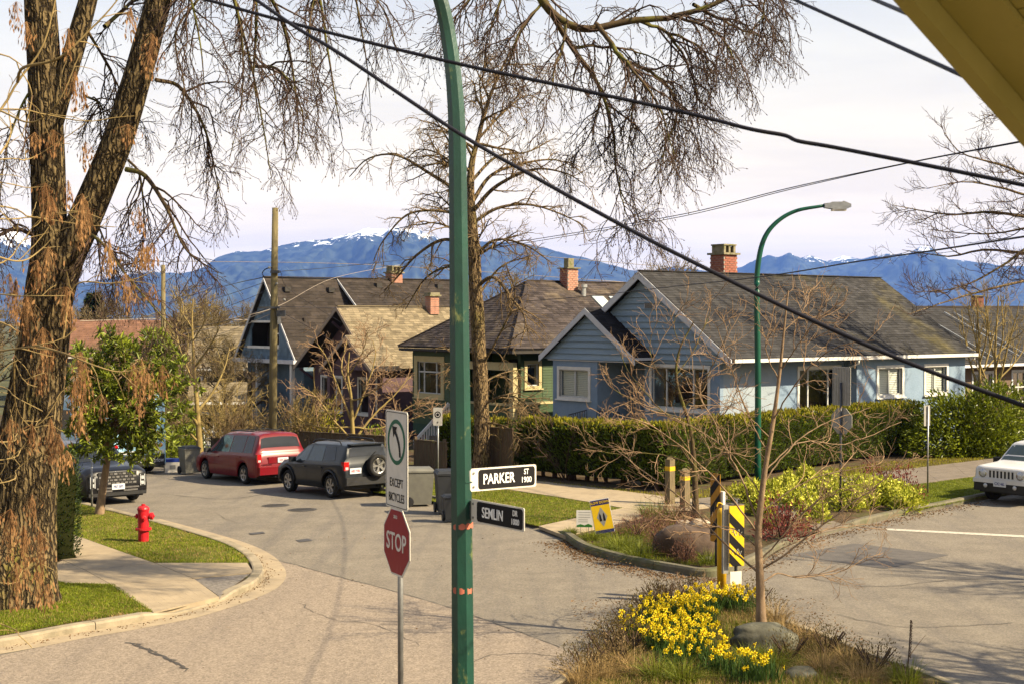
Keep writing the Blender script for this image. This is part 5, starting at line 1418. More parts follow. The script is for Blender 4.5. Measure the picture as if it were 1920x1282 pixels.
for sd in (1, -1):
    cb.patch('side_window', [(0.80, .485*sd), (-0.05, .485*sd), (-0.05, .30*sd), (0.50, .30*sd)], M_TINT2, jp)
    cb.patch('side_window', [(-0.11, .485*sd), (-1.0, .485*sd), (-1.0, .30*sd), (-0.11, .30*sd)], M_TINT, jp)
    cb.patch('a_pillar_trim', [(1.0, .29*sd), (0.94, .49*sd), (0.52, .31*sd), (0.52, .27*sd)], M_BLKP, jp, off=.004)
    hl = MB().lathe([(0.125, 0), (0.125, .03), (0.105, .035)], 22, M=np.array([[0,0,1,2.10],[1,0,0,sd*.60],[0,1,0,.86],[0,0,0,1]])).build('headlamp_ring', M_CHROME, jp, smooth=True)
    MB().lathe([(0.0, .052), (0.06, .048), (0.10, .034)], 22, M=np.array([[0,0,1,2.10],[1,0,0,sd*.60],[0,1,0,.86],[0,0,0,1]])).build('headlamp', M_HEADL, hl, smooth=True)
    MB().lathe([(0.0, .02), (0.06, .015), (0.066, 0)], 18, M=np.array([[0,0,1,2.19],[1,0,0,sd*.47],[0,1,0,.52],[0,0,0,1]])).build('fog_lamp', M_HEADL, jp, smooth=True)
    MB().box((2.07, sd * .80, .74), (.05, .10, .07)).build('side_marker', M_AMBER, jp)
    m_ = MB().box((0, 0, 0), (0.13, 0.20, 0.17)).build('wing_mirror', M_BLKP, jp); m_.location = (0.72, sd * 1.03, 1.12)
    MB().bar((0.95, sd * .1, 1.155), (0.75, sd * .45, 1.32), .02).build('wiper', M_BLKP, jp)
    MB().tube(catmull([[-1.6, sd*.58, 1.65], [-1.4, sd*.58, 1.72], [-0.1, sd*.58, 1.72], [0.1, sd*.58, 1.64]], 6), 0.02, 6).build('roof_rail', M_BLKP, jp, smooth=True)
fr_ = MB().span((2.09, -.76, .72), (2.122, .76, .985)).build('grille_panel', M_CARWHITE, jp)
for k in range(7):
    MB().span((2.118, -.36 + k * .12 - .03, .755), (2.127, -.36 + k * .12 + .03, .955)).build('grille_slot', M_BLKP, fr_)
MB().span((2.05, -.88, .60), (2.19, .88, .715)).build('upper_bumper', M_CARWHITE, jp)
MB().span((2.03, -.86, .36), (2.175, .86, .60)).build('lower_bumper', M_BLKP, jp)
plate(jp, (2.205, .0, .60), R(90), 'CX2 46L', M_PLATE_T)
MB().span((-2.0, -.78, .30), (2.0, .78, .5)).build('underbody', M_BLKP, jp)
for x_ in (1.30, -1.33):
    for y_ in (.77, -.77): wheel(jp, x_, y_, .355, .22)
fc = G(1876, 946); fwd = ground_dir(fc, -Uv); c_ = fc - fwd * 2.15
place_car(jp, (c_[0], c_[1], float(ground_z(c_[0], c_[1])) + .012), fwd)

# ---------------------------------------------------------------- light blue bus
bus = thing('light_blue_bus', 'light blue wrapped minibus with dark bumper parked behind the graphite SUV', 'bus')
BW, BH, BL = 2.35, 2.75, 7.0
def rrect(w, h, r, z0):
    pts = []
    for cx, cz, a0 in ((w/2 - r, z0 + h - r, 0), (-w/2 + r, z0 + h - r, 90), (-w/2 + r*.3, z0 + r*.3, 180), (w/2 - r*.3, z0 + r*.3, 270)):
        rr = r if a0 < 180 else r * .3
        for k in range(6):
            a = R(a0 + k * 18); pts.append((cx + rr * math.cos(a), cz + rr * math.sin(a)))
    return pts
sec = rrect(BW, BH, .22, 0.32)
MB().prism([(p[0], p[1]) for p in sec], BL, M=np.array([[0, 0, 1, 0], [1, 0, 0, 0], [0, 1, 0, 0], [0, 0, 0, 1]])).build('body', M_BUS, bus)
MB().span((-.10, -1.1, .30), (-.005, 1.1, .74)).build('rear_bumper', M_BLKP, bus)
text('TorLedBarlow', 0.24, M_PLATE, bus, (-.115, -.52, .52), rz=R(-90), xs=.75, name='bumper_lettering')
MB().span((-.02, -.8, 1.75), (-.004, .8, 2.7)).build('rear_window', M_TINT, bus)
MB().span((-.03, -1.12, .78), (-.004, 1.12, .90)).build('white_stripe', M_TRIM, bus)
for sd in (1, -1):
    for k, (z_, y_, mm) in enumerate(((1.08, .98, M_AMBER), (1.08, .78, M_TAIL), (1.08, .58, M_HEADL), (2.72, .95, M_AMBER))):
        MB().lathe([(0.0, .03), (.07, .028), (.085, 0)], 14, M=np.array([[0,0,-1,-.003],[-1,0,0,sd*y_],[0,1,0,z_],[0,0,0,1]])).build('tail_lamp' if k < 3 else 'marker_lamp', mm, bus)
    for k in range(4): MB().span((.6 + k * 1.5, sd * (BW/2 + .002), 1.5), (1.9 + k * 1.5, sd * (BW/2 + .012), 2.4)).build('side_window', M_TINT, bus)
    for x_ in (1.3, 5.4): wheel(bus, x_, sd * 1.02, .42, .28)
MB().span((.1, -1.0, .25), (BL - .1, 1.0, .5)).build('underbody', M_BLKP, bus)
cr = G(311, 886); fwd = ground_dir(cr, Vv); lft = np.array([-fwd[1], fwd[0], 0]); c_ = cr + lft * BW / 2
place_car(bus, (c_[0], c_[1], float(ground_z(c_[0], c_[1])) + .012), fwd)

# ================================================================ STREET FURNITURE
M_POLEG = mat('green_pole_paint', (0.005, 0.056, 0.035), (0.003, 0.034, 0.023), scale=4.0, rough=0.42, stretch=(1, 1, 0.5), bump=0.25, bscale=18, spec=0.5,
              third=(0.22, 0.23, 0.07), tscale=6.0, tpos=(0.60, 0.74))
M_POLEG2 = mat('green_pole_far', (0.006, 0.080, 0.045), (0.004, 0.055, 0.034), scale=2.0, rough=0.4)
M_CORAL = mat('coral_tape', (0.55, 0.16, 0.10), (0.42, 0.13, 0.08), scale=12, rough=0.7)
M_GALV = mat('galvanised_steel', (0.36, 0.36, 0.35), (0.25, 0.25, 0.245), scale=9, rough=0.45, metal=0.75)
M_GALVD = mat('dark_steel_post', (0.07, 0.075, 0.085), rough=0.5, metal=0.4)
M_SWHITE = mat('sign_white', (0.78, 0.73, 0.64), (0.64, 0.60, 0.52), scale=5, rough=0.5, third=(0.46, 0.40, 0.31), tscale=4, tpos=(0.6, 0.8))
M_SBLACK = mat('sign_black', (0.012, 0.011, 0.012), rough=0.6, spec=0.15)
M_SGREEN = mat('sign_green', (0.010, 0.13, 0.065), rough=0.5)
M_SRED = mat('sign_red', (0.30, 0.012, 0.022), (0.27, 0.010, 0.018), scale=3.0, rough=0.45, spec=0.25, third=(0.42, 0.10, 0.13), tscale=3.5, tpos=(0.58, 0.8), stretch=(6, 1, 1))
M_SBACK = mat('sign_back', (0.36, 0.35, 0.32), (0.28, 0.27, 0.25), scale=6, rough=0.6, metal=0.3)
M_SYEL = mat('sign_yellow', (0.80, 0.52, 0.012), (0.70, 0.45, 0.01), scale=5, rough=0.5)
M_BOLY = mat('bollard_yellow', (0.72, 0.43, 0.012), (0.58, 0.34, 0.01), scale=4, rough=0.55, third=(0.16, 0.09, 0.03), tscale=3.0, tpos=(0.62, 0.72))
M_HYD = mat('hydrant_red', (0.52, 0.014, 0.022), (0.40, 0.010, 0.016), scale=8, rough=0.4, third=(0.16, 0.035, 0.03), tscale=6, tpos=(0.54, 0.68))
M_BINB = mat('bin_black', (0.022, 0.024, 0.028), rough=0.55)
M_BING = mat('bin_grey_green', (0.155, 0.15, 0.125), (0.12, 0.115, 0.10), scale=4, rough=0.6)
M_BLUE = mat('blue_plastic', (0.02, 0.05, 0.30), rough=0.5)
M_POLEW = mat('utility_pole_wood', (0.185, 0.150, 0.070), (0.115, 0.092, 0.045), scale=3, rough=0.9, stretch=(6, 6, .6), bump=0.5, bscale=20)
M_POSTW = mat('post_wood', (0.20, 0.155, 0.085), (0.12, 0.09, 0.05), scale=4, rough=0.9, stretch=(5, 5, .8), bump=0.4)
M_WIRE = mat('cable_sheath', (0.010, 0.009, 0.016), rough=0.6)
M_WIREL = mat('bare_wire', (0.36, 0.30, 0.24), rough=0.6)

# ---- near lamp pole
YP = 13.7
lp = thing('street_lamp', 'tall green octagonal street lamp pole carrying two street name plates', 'street lamp', (P(868, 1400, YP)[0], YP, 0.1))
Lo = np.array([lp.location.x, lp.location.y, lp.location.z])
path = np.array([P(869, 1580, YP), P(868, 1282, YP), P(866, 1000, YP), P(862.5, 700, YP), P(859.5, 430, YP), P(857, 250, YP), P(851, 150, YP), P(841, 70, YP), P(826, 0, YP - .05), P(800, -60, YP - .1), P(755, -105, YP - .2), P(690, -130, YP - .35), P(600, -135, YP - .5)])
path[0, 2] = 0.1
sm = catmull(path, 6) - Lo
rad = np.interp(np.linspace(0, 1, len(sm)), [0, .25, .5, .65, .8, 1], [.124, .104, .085, .077, .070, .05])
MB().tube(sm, rad, 8, twist=R(22.5)).build('pole', M_POLEG, lp)
MB().lathe([(.17, 0), (.17, .25), (.13, .32), (.13, .34)], 8).build('base_collar', M_POLEG, lp)
hp = sm[-1]
MB().lathe([(0.001, .10), (.08, .08), (.14, .0), (.10, -.05), (0.001, -.06)], 14, M=np.array([[2.4, 0, 0, hp[0] - .28], [0, 1, 0, hp[1]], [0, 0, 1, hp[2]], [0, 0, 0, 1]])).build('lamp_head', M_GALV, lp, smooth=True)
for y_, tl in ((985, .08), (1105, -.05)):           # remains of coral tape
    c = P(867, y_, YP) - Lo; n8 = 20
    a = np.linspace(R(200), R(352), n8); rr = .1075
    jag = .018 + .020 * np.abs(np.sin(a * 5.3 + y_))
    ux = np.column_stack([c[0] + rr * np.cos(a), c[1] + rr * np.sin(a)])
    V = np.vstack([np.column_stack([ux, np.full(n8, c[2]) + jag + tl * (ux[:, 0] - c[0])]), np.column_stack([ux, np.full(n8, c[2]) - jag * .7 + tl * (ux[:, 0] - c[0])])])
    i = np.arange(n8 - 1); MB().add(V, np.column_stack([i + n8, i + n8 + 1, i + 1, i])).build('tape_remnant', M_CORAL, lp)
for y_ in (902, 1200): # seam band
    c = P(867, y_, YP) - Lo
    MB().tube([c - [0, 0, .006], c + [0, 0, .006]], .1085, 8, twist=R(22.5)).build('pole_band', M_POLEG, lp)
MB().box(P(882, 1024, YP - .02) - Lo, (.03, .04, .08)).build('rust_bracket', M_CAP, lp)

def sign_root(name, label, cat, pos, d, group=None):
    return thing(name, label, cat, pos, math.atan2(d[1], d[0]), group)
def plate_rr(w, h, r, th, n=5):
    pts = []
    for cx, cy, a0 in ((w/2 - r, h/2 - r, 0), (-w/2 + r, h/2 - r, 90), (-w/2 + r, -h/2 + r, 180), (w/2 - r, -h/2 + r, 270)):
        for k in range(n): a = R(a0 + 90 * k / (n - 1)); pts.append((cx + r * math.cos(a), cy + r * math.sin(a)))
    return pts
def upright(poly, th, name, m, parent, loc=(0, 0, 0), holes=False):
    """polygon given in x-z, facing -y"""
    p = np.asarray(poly, float); n = len(p)
    V = np.vstack([np.column_stack([p[:, 0], np.full(n, -th/2), p[:, 1]]), np.column_stack([p[:, 0], np.full(n, th/2), p[:, 1]])])
    i = np.arange(n); j = (i + 1) % n
    o = MB().add(V, [i.reshape(1, -1), (i[::-1] + n).reshape(1, -1), np.column_stack([i, i + n, j + n, j])]).build(name, m, parent)
    o.location = loc
    return o
def name_plate(label, px_l, py_top, py_bot, Yl, d, L, words, num, suffix):
    a = P(px_l, py_top, Yl); b = P(px_l, py_bot, Yl); h = a[2] - b[2]
    rt = sign_root('street_name_sign', label, 'street sign', (a[0], a[1], (a[2] + b[2]) / 2), d)
    upright(np.array(plate_rr(L, h, .02, 0)) + [L/2, 0], .006, 'plate', M_SWHITE, rt)
    f = upright(np.array(plate_rr(L * .86, h * .86, .03, 0)) + [L * .545, 0], .003, 'black_field', M_SBLACK, rt, (0, -.005, 0))
    M_LET = mat('plate_lettering_white', (1.2, 1.17, 1.1), rough=.5)
    text(words, h * .64, M_LET, rt, (L * .42, -.0085, -h * .02), bold=.010, xs=.74)
    text(suffix, h * .34, M_LET, rt, (L * .84, -.0085, h * .20), bold=.006, xs=.74)
    text(num, h * .36, M_LET, rt, (L * .84, -.0085, -h * .16), bold=.004, xs=.80)
    for z_ in (.3, -.3): MB().tube([(.035, -.012, h * z_), (.035, .005, h * z_)], .011, 8).build('bolt', M_GALV, rt)
    MB().span((-.06, -.002, -h * .42), (.03, .022, h * .42)).build('bracket', M_GALV, rt)
    return rt
name_plate('black and white PARKER ST 1900 name plate, upper of the two', 882, 878, 921, 13.65, (math.cos(R(34)), math.sin(R(34))), .79, 'PARKER', '1900', 'ST')
name_plate('black and white SEMLIN DR 1000 name plate, lower of the two', 884, 934, 977, 13.62, (.60, -.80), .86, 'SEMLIN', '1000', 'DR')

# ---- near stop sign with turn sign above
octo = [(math.cos(R(22.5 + 45 * k)), math.sin(R(22.5 + 45 * k))) for k in range(8)]
def ring_poly(rx, ry, w, n=40):
    a = np.linspace(0, 2 * math.pi, n, endpoint=False)
    return np.column_stack([rx * np.cos(a), ry * np.sin(a)]), np.column_stack([(rx - w) * np.cos(a), (ry - w) * np.sin(a)])
def ring(name, rx, ry, w, m, parent, loc, y):
    o_, i_ = ring_poly(rx, ry, w); n = len(o_)
    V = np.vstack([np.column_stack([o_[:, 0], np.full(n, y), o_[:, 1]]), np.column_stack([i_[:, 0], np.full(n, y), i_[:, 1]])])
    k = np.arange(n); j = (k + 1) % n
    o = MB().add(V, np.column_stack([k, k + n, j + n, j])[:, ::-1]).build(name, m, parent); o.location = loc
    return o
def stop_pair(name, label, pos, d, zs, zt, ht, post_top, wt=.62, rs=.405, post_m=M_GALV, post_r=.032, corrugated=False):
    rt = sign_root(name, label, 'road sign', pos, d)
    MB().tube([(0, .03, -.1), (0, .03, post_top)], post_r, 10).build('post', post_m, rt, smooth=True)
    k = rs / math.cos(R(22.5)) * .98
    s_ = upright([(x * rs, y * rs + zs) for x, y in octo], .006, 'stop_plate', M_SWHITE, rt, (0, -.012, 0))
    upright([(x * rs * .935, y * rs * .935 + zs) for x, y in octo], .003, 'red_field', M_SRED, s_, (0, -.006, 0))
    text('STOP', .27, M_SWHITE, s_, (0, -.0095, zs - .01), bold=.012, xs=.86)
    text('2013', .05, M_SWHITE, s_, (-.02, -.0095, zs + .27), bold=.01)
    upright([(x * rs * .99, y * rs * .99 + zs) for x, y in octo], .002, 'back', M_SBACK, s_, (0, .0045, 0))
    t_ = upright(np.array(plate_rr(wt, ht, .04, 0)) + [0, zt], .006, 'turn_plate', M_SWHITE, rt, (0, -.012, 0))
    upright(np.array(plate_rr(wt * .99, ht * .99, .04, 0)) + [0, zt], .002, 'back', M_SBACK, t_, (0, .0045, 0))
    # black border line
    o_ = np.array(plate_rr(wt * .95, ht * .97, .035, 0)); i_ = np.array(plate_rr(wt * .925, ht * .955, .03, 0)); n = len(o_)
    V = np.vstack([np.column_stack([o_[:, 0], np.full(n, -.005), o_[:, 1] + zt]), np.column_stack([i_[:, 0], np.full(n, -.005), i_[:, 1] + zt])]); q = np.arange(n); j = (q + 1) % n
    MB().add(V, np.column_stack([j, j + n, q + n, q])).build('border', M_SBLACK, t_)
    rcx = wt * .40
    ring('green_ring', rcx, rcx, .045, M_SGREEN, t_, (0, 0, zt + ht * .18), -.0055)
    a = np.linspace(0, 1, 9)     # bent arrow to the left
    cx = .10 - .13 * a ** 2.2; cz = -.16 + .27 * a
    w_ = .024
    dx = np.gradient(cx); dz = np.gradient(cz); ln = np.hypot(dx, dz); nx_, nz_ = -dz / ln, dx / ln
    L_ = np.column_stack([cx + nx_ * w_, cz + nz_ * w_]); R_ = np.column_stack([cx - nx_ * w_, cz - nz_ * w_])
    V = np.vstack([np.column_stack([L_[:, 0], np.full(9, -.006), L_[:, 1] + zt + ht * .18]), np.column_stack([R_[:, 0], np.full(9, -.006), R_[:, 1] + zt + ht * .18])])
    q = np.arange(8); mb = MB().add(V, np.column_stack([q, q + 9, q + 10, q + 1])[:, ::-1])
    tip = np.array([cx[-1] - .085, cz[-1] + .06]); e1 = np.array([cx[-1] + .055, cz[-1] + .055]); e2 = np.array([cx[-1] - .055, cz[-1] - .065])
    mb.poly([(q_[0], -.006, q_[1] + zt + ht * .18) for q_ in (tip, e2, e1)]).build('turn_arrow', M_SBLACK, t_)
    text('EXCEPT', .135, M_SBLACK, t_, (0, -.0055, zt - ht * .24), bold=-.004, xs=.80)
    text('BICYCLES', .135, M_SBLACK, t_, (0, -.0055, zt - ht * .39), bold=-.004, xs=.76)
    if corrugated:
        for q in range(7): MB().span((-wt/2 + .04 + q * .09, .008, zt - ht/2 + .02), (-wt/2 + .07 + q * .09, .016, zt + ht/2 - .02)).build('stiffener', M_SBACK, t_)
    return rt
sp_ = P(746, 1015, 15.1)
stop_pair('stop_sign', 'red STOP sign under a left turn EXCEPT BICYCLES sign on one steel post', (sp_[0], sp_[1], .1), (.46, -.888), sp_[2] - .1, P(750, 861, 15.1)[2] - .1, 1.07, P(750, 775, 15.1)[2] - .1, rs=.40)
q_ = G(1577, 963)
stop_pair('stop_sign', 'grey backs of a stop sign and tall plate on a dark post by the hedge', (q_[0], q_[1], 0), (Vv[0], Vv[1]), 2.55, 3.5, 1.05, 3.6, wt=.6, rs=.38, post_m=M_GALVD, corrugated=True)

# ---- small signs on thin posts
def thin_sign(name, label, base_px, top_py, plate_wh, d, face='front', r=.025, plate_z=None, name2='plate'):
    b = G(*base_px); k = F_PX / b[1]; H_ = (base_px[1] - top_py) / k
    rt = sign_root(name, label, 'road sign', (b[0], b[1], b[2]), d)
    MB().tube([(0, .025, -.1), (0, .025, H_)], r, 8).build('post', M_GALV, rt, smooth=True)
    if plate_wh:
        w, h = plate_wh
        p_ = upright(np.array(plate_rr(w, h, .02, 0)) + [0, H_ - h / 2 + .02], .006, name2, M_SWHITE if face == 'front' else M_SBACK, rt, (0, -.012, 0))
        if face == 'front':
            ring('black_ring', w * .36, w * .36, .035, M_SBLACK, p_, (0, 0, H_ - h * .36), -.004)
            ring('black_disc', w * .16, w * .16, w * .159, M_SBLACK, p_, (0, 0, H_ - h * .36), -.004)
            text('P', w * .3, M_SBLACK, p_, (0, -.005, H_ - h * .8), bold=.02)
    return rt
thin_sign('parking_sign', 'small white parking sign on a thin post by the white stair rail', (821, 918), 764, (.30, .58), (.97, -.22))
thin_sign('parking_sign', 'blank back of a parking sign on a galvanised post in the right hand lawn', (1738, 930), 760, (.30, .62), (-Uv[0], -Uv[1]), face='back')
thin_sign('bare_sign_post', 'thin bare steel post beside the leafy street tree trunk', (172, 957), 850, None, (1, 0), r=.03)

# ---- fire hydrant
hy_p = G(269, 1014, .1) - [0, 0, .11]
hy = thing('fire_hydrant', 'red fire hydrant standing on the grass verge', 'fire hydrant', hy_p + [0, 0, .11], R(25))
MB().lathe([(.125, 0), (.125, .26), (.135, .27)], 20).build('lower_barrel', M_HYD, hy, smooth=False)
MB().lathe([(.135, .27), (.19, .275), (.19, .315), (.135, .32)], 20).build('flange', M_HYD, hy)
MB().lathe([(.13, .32), (.13, .72), (.138, .73), (.138, .76)], 20).build('upper_barrel', M_HYD, hy, smooth=False)
MB().lathe([(.145, .755), (.145, .775), (.13, .81), (.09, .84), (.045, .855), (.045, .885), (.001, .89)], 20).build('bonnet', M_HYD, hy)
for a_, r_, l_, z_ in ((-25, .085, .13, .60), (160, .06, .07, .60), (-95, .06, .07, .57)):
    c, s_ = math.cos(R(a_)), math.sin(R(a_))
    Mx = np.array([[-s_, 0, c, c * .11], [c, 0, s_, s_ * .11], [0, 1, 0, z_], [0, 0, 0, 1]])
    n_ = MB().lathe([(r_ * .8, 0), (r_ * .8, l_ * .4), (r_, l_ * .42), (r_, l_ * .9), (r_ * .7, l_)], 14, M=Mx).build('outlet', M_HYD, hy)
    MB().lathe([(.02, l_), (.02, l_ + .03)], 5, M=Mx).build('outlet_nut', M_HYD, n_)
for k in range(8):
    a = 2 * math.pi * k / 8; MB().lathe([(.014, .262), (.014, .328)], 6, M=np.array([[1, 0, 0, .165 * math.cos(a)], [0, 1, 0, .165 * math.sin(a)], [0, 0, 1, 0], [0, 0, 0, 1]])).build('bolt', M_HYD, hy)

# ---- far lamp
b = G(1421, 908); Yb = b[1]
fl = thing('street_lamp', 'slim green street lamp with curved arm in front of the blue bungalow', 'street lamp', b)
pth = np.array([b, P(1421, 700, Yb), P(1419, 560, Yb), P(1421, 500, Yb), P(1432, 450, Yb), P(1455, 418, Yb), P(1492, 396, Yb), P(1545, 386, Yb)]) - b
sm = catmull(pth, 6)
MB().tube(sm, np.interp(np.linspace(0, 1, len(sm)), [0, .5, 1], [.105, .085, .05]), 8).build('pole', M_POLEG2, fl, smooth=True)
e_ = sm[-1]
hd = MB()
for (x0, x1, h0, h1) in ((0, .25, .07, .12), (.25, .62, .12, .15), (.62, .85, .15, .06)):
    hd.add([e_ + q for q in ([x0, -.13, -h0], [x1, -.16, -h1 * .9], [x1, .16, -h1 * .9], [x0, .13, -h0], [x0, -.10, h0], [x1, -.13, h1 * .8], [x1, .13, h1 * .8], [x0, .10, h0])], BOXF)
hd.build('lamp_head', M_GALV, fl)
MB().span(e_ + [.25, -.12, -.17], e_ + [.7, .12, -.12]).build('lens', M_SWHITE, fl)

# ---- hazard boards, bollards, posts
def striped(rt, w, h, z0, name='striped_board', flip=1, tone=M_SYEL):
    bo = MB().span((-w/2, -.006, z0), (w/2, .006, z0 + h)).build(name, tone, rt)
    st_w = w * .62
    k = -1
    z = z0 - w
    while z < z0 + h:
        q = [(-w/2, z), (w/2, z + flip * w), (w/2, z + st_w + flip * w), (-w/2, z + st_w)]
        # clip to the board
        pl = [(x, min(max(zz, z0), z0 + h)) for x, zz in q]
        out = []
        def clip(poly, zc, keep_above):
            res = []
            for a, b_ in zip(poly, poly[1:] + poly[:1]):
                ia, ib = (a[1] >= zc) == keep_above or a[1] == zc, (b_[1] >= zc) == keep_above or b_[1] == zc
                if ia: res.append(a)
                if ia != ib and a[1] != b_[1]:
                    t = (zc - a[1]) / (b_[1] - a[1]); res.append((a[0] + t * (b_[0] - a[0]), zc))
            return res
        pl = clip(clip(q, z0, True), z0 + h, False) if True else pl
        if len(pl) >= 3: MB().poly([(x, -.0085, zz) for x, zz in pl]).build('black_stripe', M_SBLACK, bo)
        z += st_w * 2
    return bo
b = G(1381, 1137); k_ = F_PX / b[1]
hb = thing('hazard_marker', 'yellow and black striped hazard board with scrawled graffiti on a dark post', 'road sign', b, R(18))
MB().tube([(0, .03, 0), (0, .03, (1137 - 935) / k_)], .032, 8).build('post', M_GALVD, hb, smooth=True)
sb_ = striped(hb, .30, 1.12, (1137 - 1060) / k_, flip=-1)
M_GRAF = mat('graffiti_white', (0.6, 0.58, 0.5), rough=.6)
r_ = np.random.default_rng(3)
for cz in (1.38, 1.02):
    pts = np.column_stack([np.linspace(-.1, .1, 14), np.full(14, -.0105), cz + .05 * np.sin(np.linspace(0, 13, 14)) + r_.normal(0, .012, 14)])
    MB().tube(pts, .006, 4).build('graffiti', M_GRAF, sb_)
MB().span((-.13, -.004, .42), (.10, .004, .66)).build('small_plate', M_SWHITE, hb)
MB().span((-.24, .06, .62), (-.14, .13, (1137 - 945) / k_)).build('grey_channel', M_SBACK, hb)
b = G(1341, 1070); k_ = F_PX / b[1]
hb2 = thing('hazard_marker', 'weathered striped hazard board turned edge on beside the boulder', 'road sign', b, R(-62))
MB().tube([(0, .03, 0), (0, .03, (1070 - 940) / k_)], .035, 8).build('post', M_GALVD, hb2, smooth=True)
M_SYEL2 = mat('sign_orange_worn', (0.42, 0.20, 0.015), (0.34, 0.16, 0.012), scale=5, rough=0.6)
striped(hb2, .34, 1.45, (1070 - 1015) / k_, tone=M_SYEL2)
MB().span((.13, .02, (1070 - 1030) / k_), (.24, .08, (1070 - 918) / k_)).build('channel_post', M_SWHITE, hb2)
b = G(1353, 1128); k_ = F_PX / b[1]
bo = thing('yellow_bollard', 'tall worn yellow bollard among the garden plants by the hazard board', 'bollard', b)
MB().lathe([(.09, 0), (.088, (1128 - 960) / k_), (.08, (1128 - 955) / k_), (.05, (1128 - 951) / k_), (.001, (1128 - 950) / k_)], 16).build('shaft', M_BOLY, bo, smooth=True)
hk = MB(); hz_ = (1128 - 950) / k_
hk.tube(catmull([[.0, 0, hz_ - .02], [0, -.01, hz_ + .07], [-.07, -.02, hz_ + .09], [-.1, -.02, hz_ + .02]], 5), .015, 6)
hk.build('lock_loop', M_BOLY, bo, smooth=True)
for px, top, lb in (((1256, 951), 857, 'square wooden post with yellow band nearer the lamp pole plates'), ((1284, 958), 878, 'round topped wooden post with yellow band beside the young tree trunk')):
    b = G(*px); k_ = F_PX / b[1]; h = (px[1] - top) / k_
    wp = thing('wooden_post', lb, 'post', b, GA)
    MB().span((-.10, -.10, 0), (.10, .10, h * .97)).build('shaft', M_POSTW, wp)
    MB().lathe([(.135, h * .97), (.10, h), (.001, h + .03)], 4).build('top', M_POSTW, wp)
    MB().span((-.104, -.104, h * .74), (.104, .104, h * .83)).build('yellow_band', M_BOLY, wp)

# ---- yard signs
b = G(1096, 1006)
ys = thing('yard_sign', 'small white notice with green foot stuck in the corner bed', 'yard sign', b, R(-6))
k_ = F_PX / b[1]
upright(np.array(plate_rr(.40, .42, .01, 0)) + [0, .45], .006, 'board', M_TRIM, ys)
M_SG2 = mat('notice_green', (0.03, 0.16, 0.02), rough=.6)
upright([(-.19, .25), (.19, .25), (.19, .29), (.09, .33), (0, .29), (-.1, .32), (-.19, .29)], .002, 'green_foot', M_SG2, ys, (0, -.005, 0))
for z_ in (.60, .54, .48, .42, .37): MB().span((-.15, -.0045, z_), (.14 - .06 * (z_ < .45), -.0035, z_ + .014)).build('print_line', M_SBACK, ys)
for x_ in (-.1, .1): MB().tube([(x_, 0, -.05), (x_, 0, .28)], .006, 5).build('stake', M_GALV, ys)
b = G(1138, 1014)
ys = thing('yard_sign', 'yellow SLOW DOWN yard sign leaning in the corner bed', 'yard sign', b, R(-8))
ys.rotation_euler = (0, R(-11), R(-8))
upright(np.array(plate_rr(.48, .82, .01, 0)) + [0, .62], .006, 'board', M_TRIM, ys)
upright(np.array(plate_rr(.45, .62, .005, 0)) + [0, .60], .002, 'yellow_field', M_SYEL, ys, (0, -.005, 0))
M_NAVY = mat('notice_navy', (0.03, 0.03, 0.13), rough=.6)
upright(np.array(plate_rr(.45, .13, .005, 0)) + [0, .95], .002, 'heading', M_NAVY, ys, (0, -.0052, 0))
text('SLOW DOWN', .085, M_SYEL, ys, (0, -.008, .95), bold=.01, xs=.85)
upright([(0, .84), (.13, .60), (0, .36), (-.13, .60)], .002, 'diamond', M_SBACK, ys, (0, -.0062, 0))
for x_ in (-.045, .045):
    upright([(x_ - .03, .50), (x_ + .03, .50), (x_ + .02, .64), (x_, .70), (x_ - .02, .64)], .002, 'walker_mark', M_SBLACK, ys, (0, -.0075, 0))
upright(np.array(plate_rr(.45, .07, .005, 0)) + [0, .25], .002, 'footer', M_NAVY, ys, (0, -.0052, 0))
for x_ in (-.14, .14): MB().tube([(x_, .004, -.05), (x_, .004, .3)], .006, 5).build('stake', M_GALV, ys)

# ---- wheeled bins
def bin_(label, px, w, d, h, mb_, rz, lid_m=None, group=None, name='wheeled_bin'):
    b = G(*px); rt = thing(name, label, 'bin', b + [0, 0, .006], rz, group)
    V = []
    for z_, s_ in ((.06, .80), (h * .9, 1.0)):
        for x_, y_ in ((-1, -1), (1, -1), (1, 1), (-1, 1)): V.append((x_ * w / 2 * s_, y_ * d / 2 * s_, z_))
    MB().add(V, BOXF).build('body', mb_, rt)
    MB().span((-w/2 - .02, -d/2 - .02, h * .9), (w/2 + .02, d/2 + .02, h * .935)).build('rim', mb_, rt)
    V = [(-w/2 - .02, -d/2 - .03, h * .935), (w/2 + .02, -d/2 - .03, h * .935), (w/2 + .02, d/2 + .03, h * .94), (-w/2 - .02, d/2 + .03, h * .94),
         (-w/2 + .05, -d/2 + .06, h), (w/2 - .05, -d/2 + .06, h), (w/2 - .04, d/2 - .02, h * 1.01), (-w/2 + .04, d/2 - .02, h * 1.01)]
    MB().add(V, BOXF).build('lid', lid_m or mb_, rt)
    MB().tube([(-w * .4, d/2 + .08, h * .9), (w * .4, d/2 + .08, h * .9)], .02, 6).build('handle', mb_, rt)
    for x_ in (-w/2 + .02, w/2 - .02):
        q = MB().lathe([(.05, -.03), (.14, -.03), (.15, 0), (.14, .03), (.05, .03)], 16, M=np.array([[0, 0, 1, x_], [1, 0, 0, d/2 - .06], [0, 1, 0, .15], [0, 0, 0, 1]])).build('wheel', M_BLKP, rt)
    return rt
bin_('dark grey wheeled bin in front of the red minivan', (355, 888), .62, .66, 1.05, M_BING, R(35), M_BINB)
bin_('grey green wheeled bin half hidden by the turn sign', (786, 947), .75, .8, 1.10, M_BING, R(100))
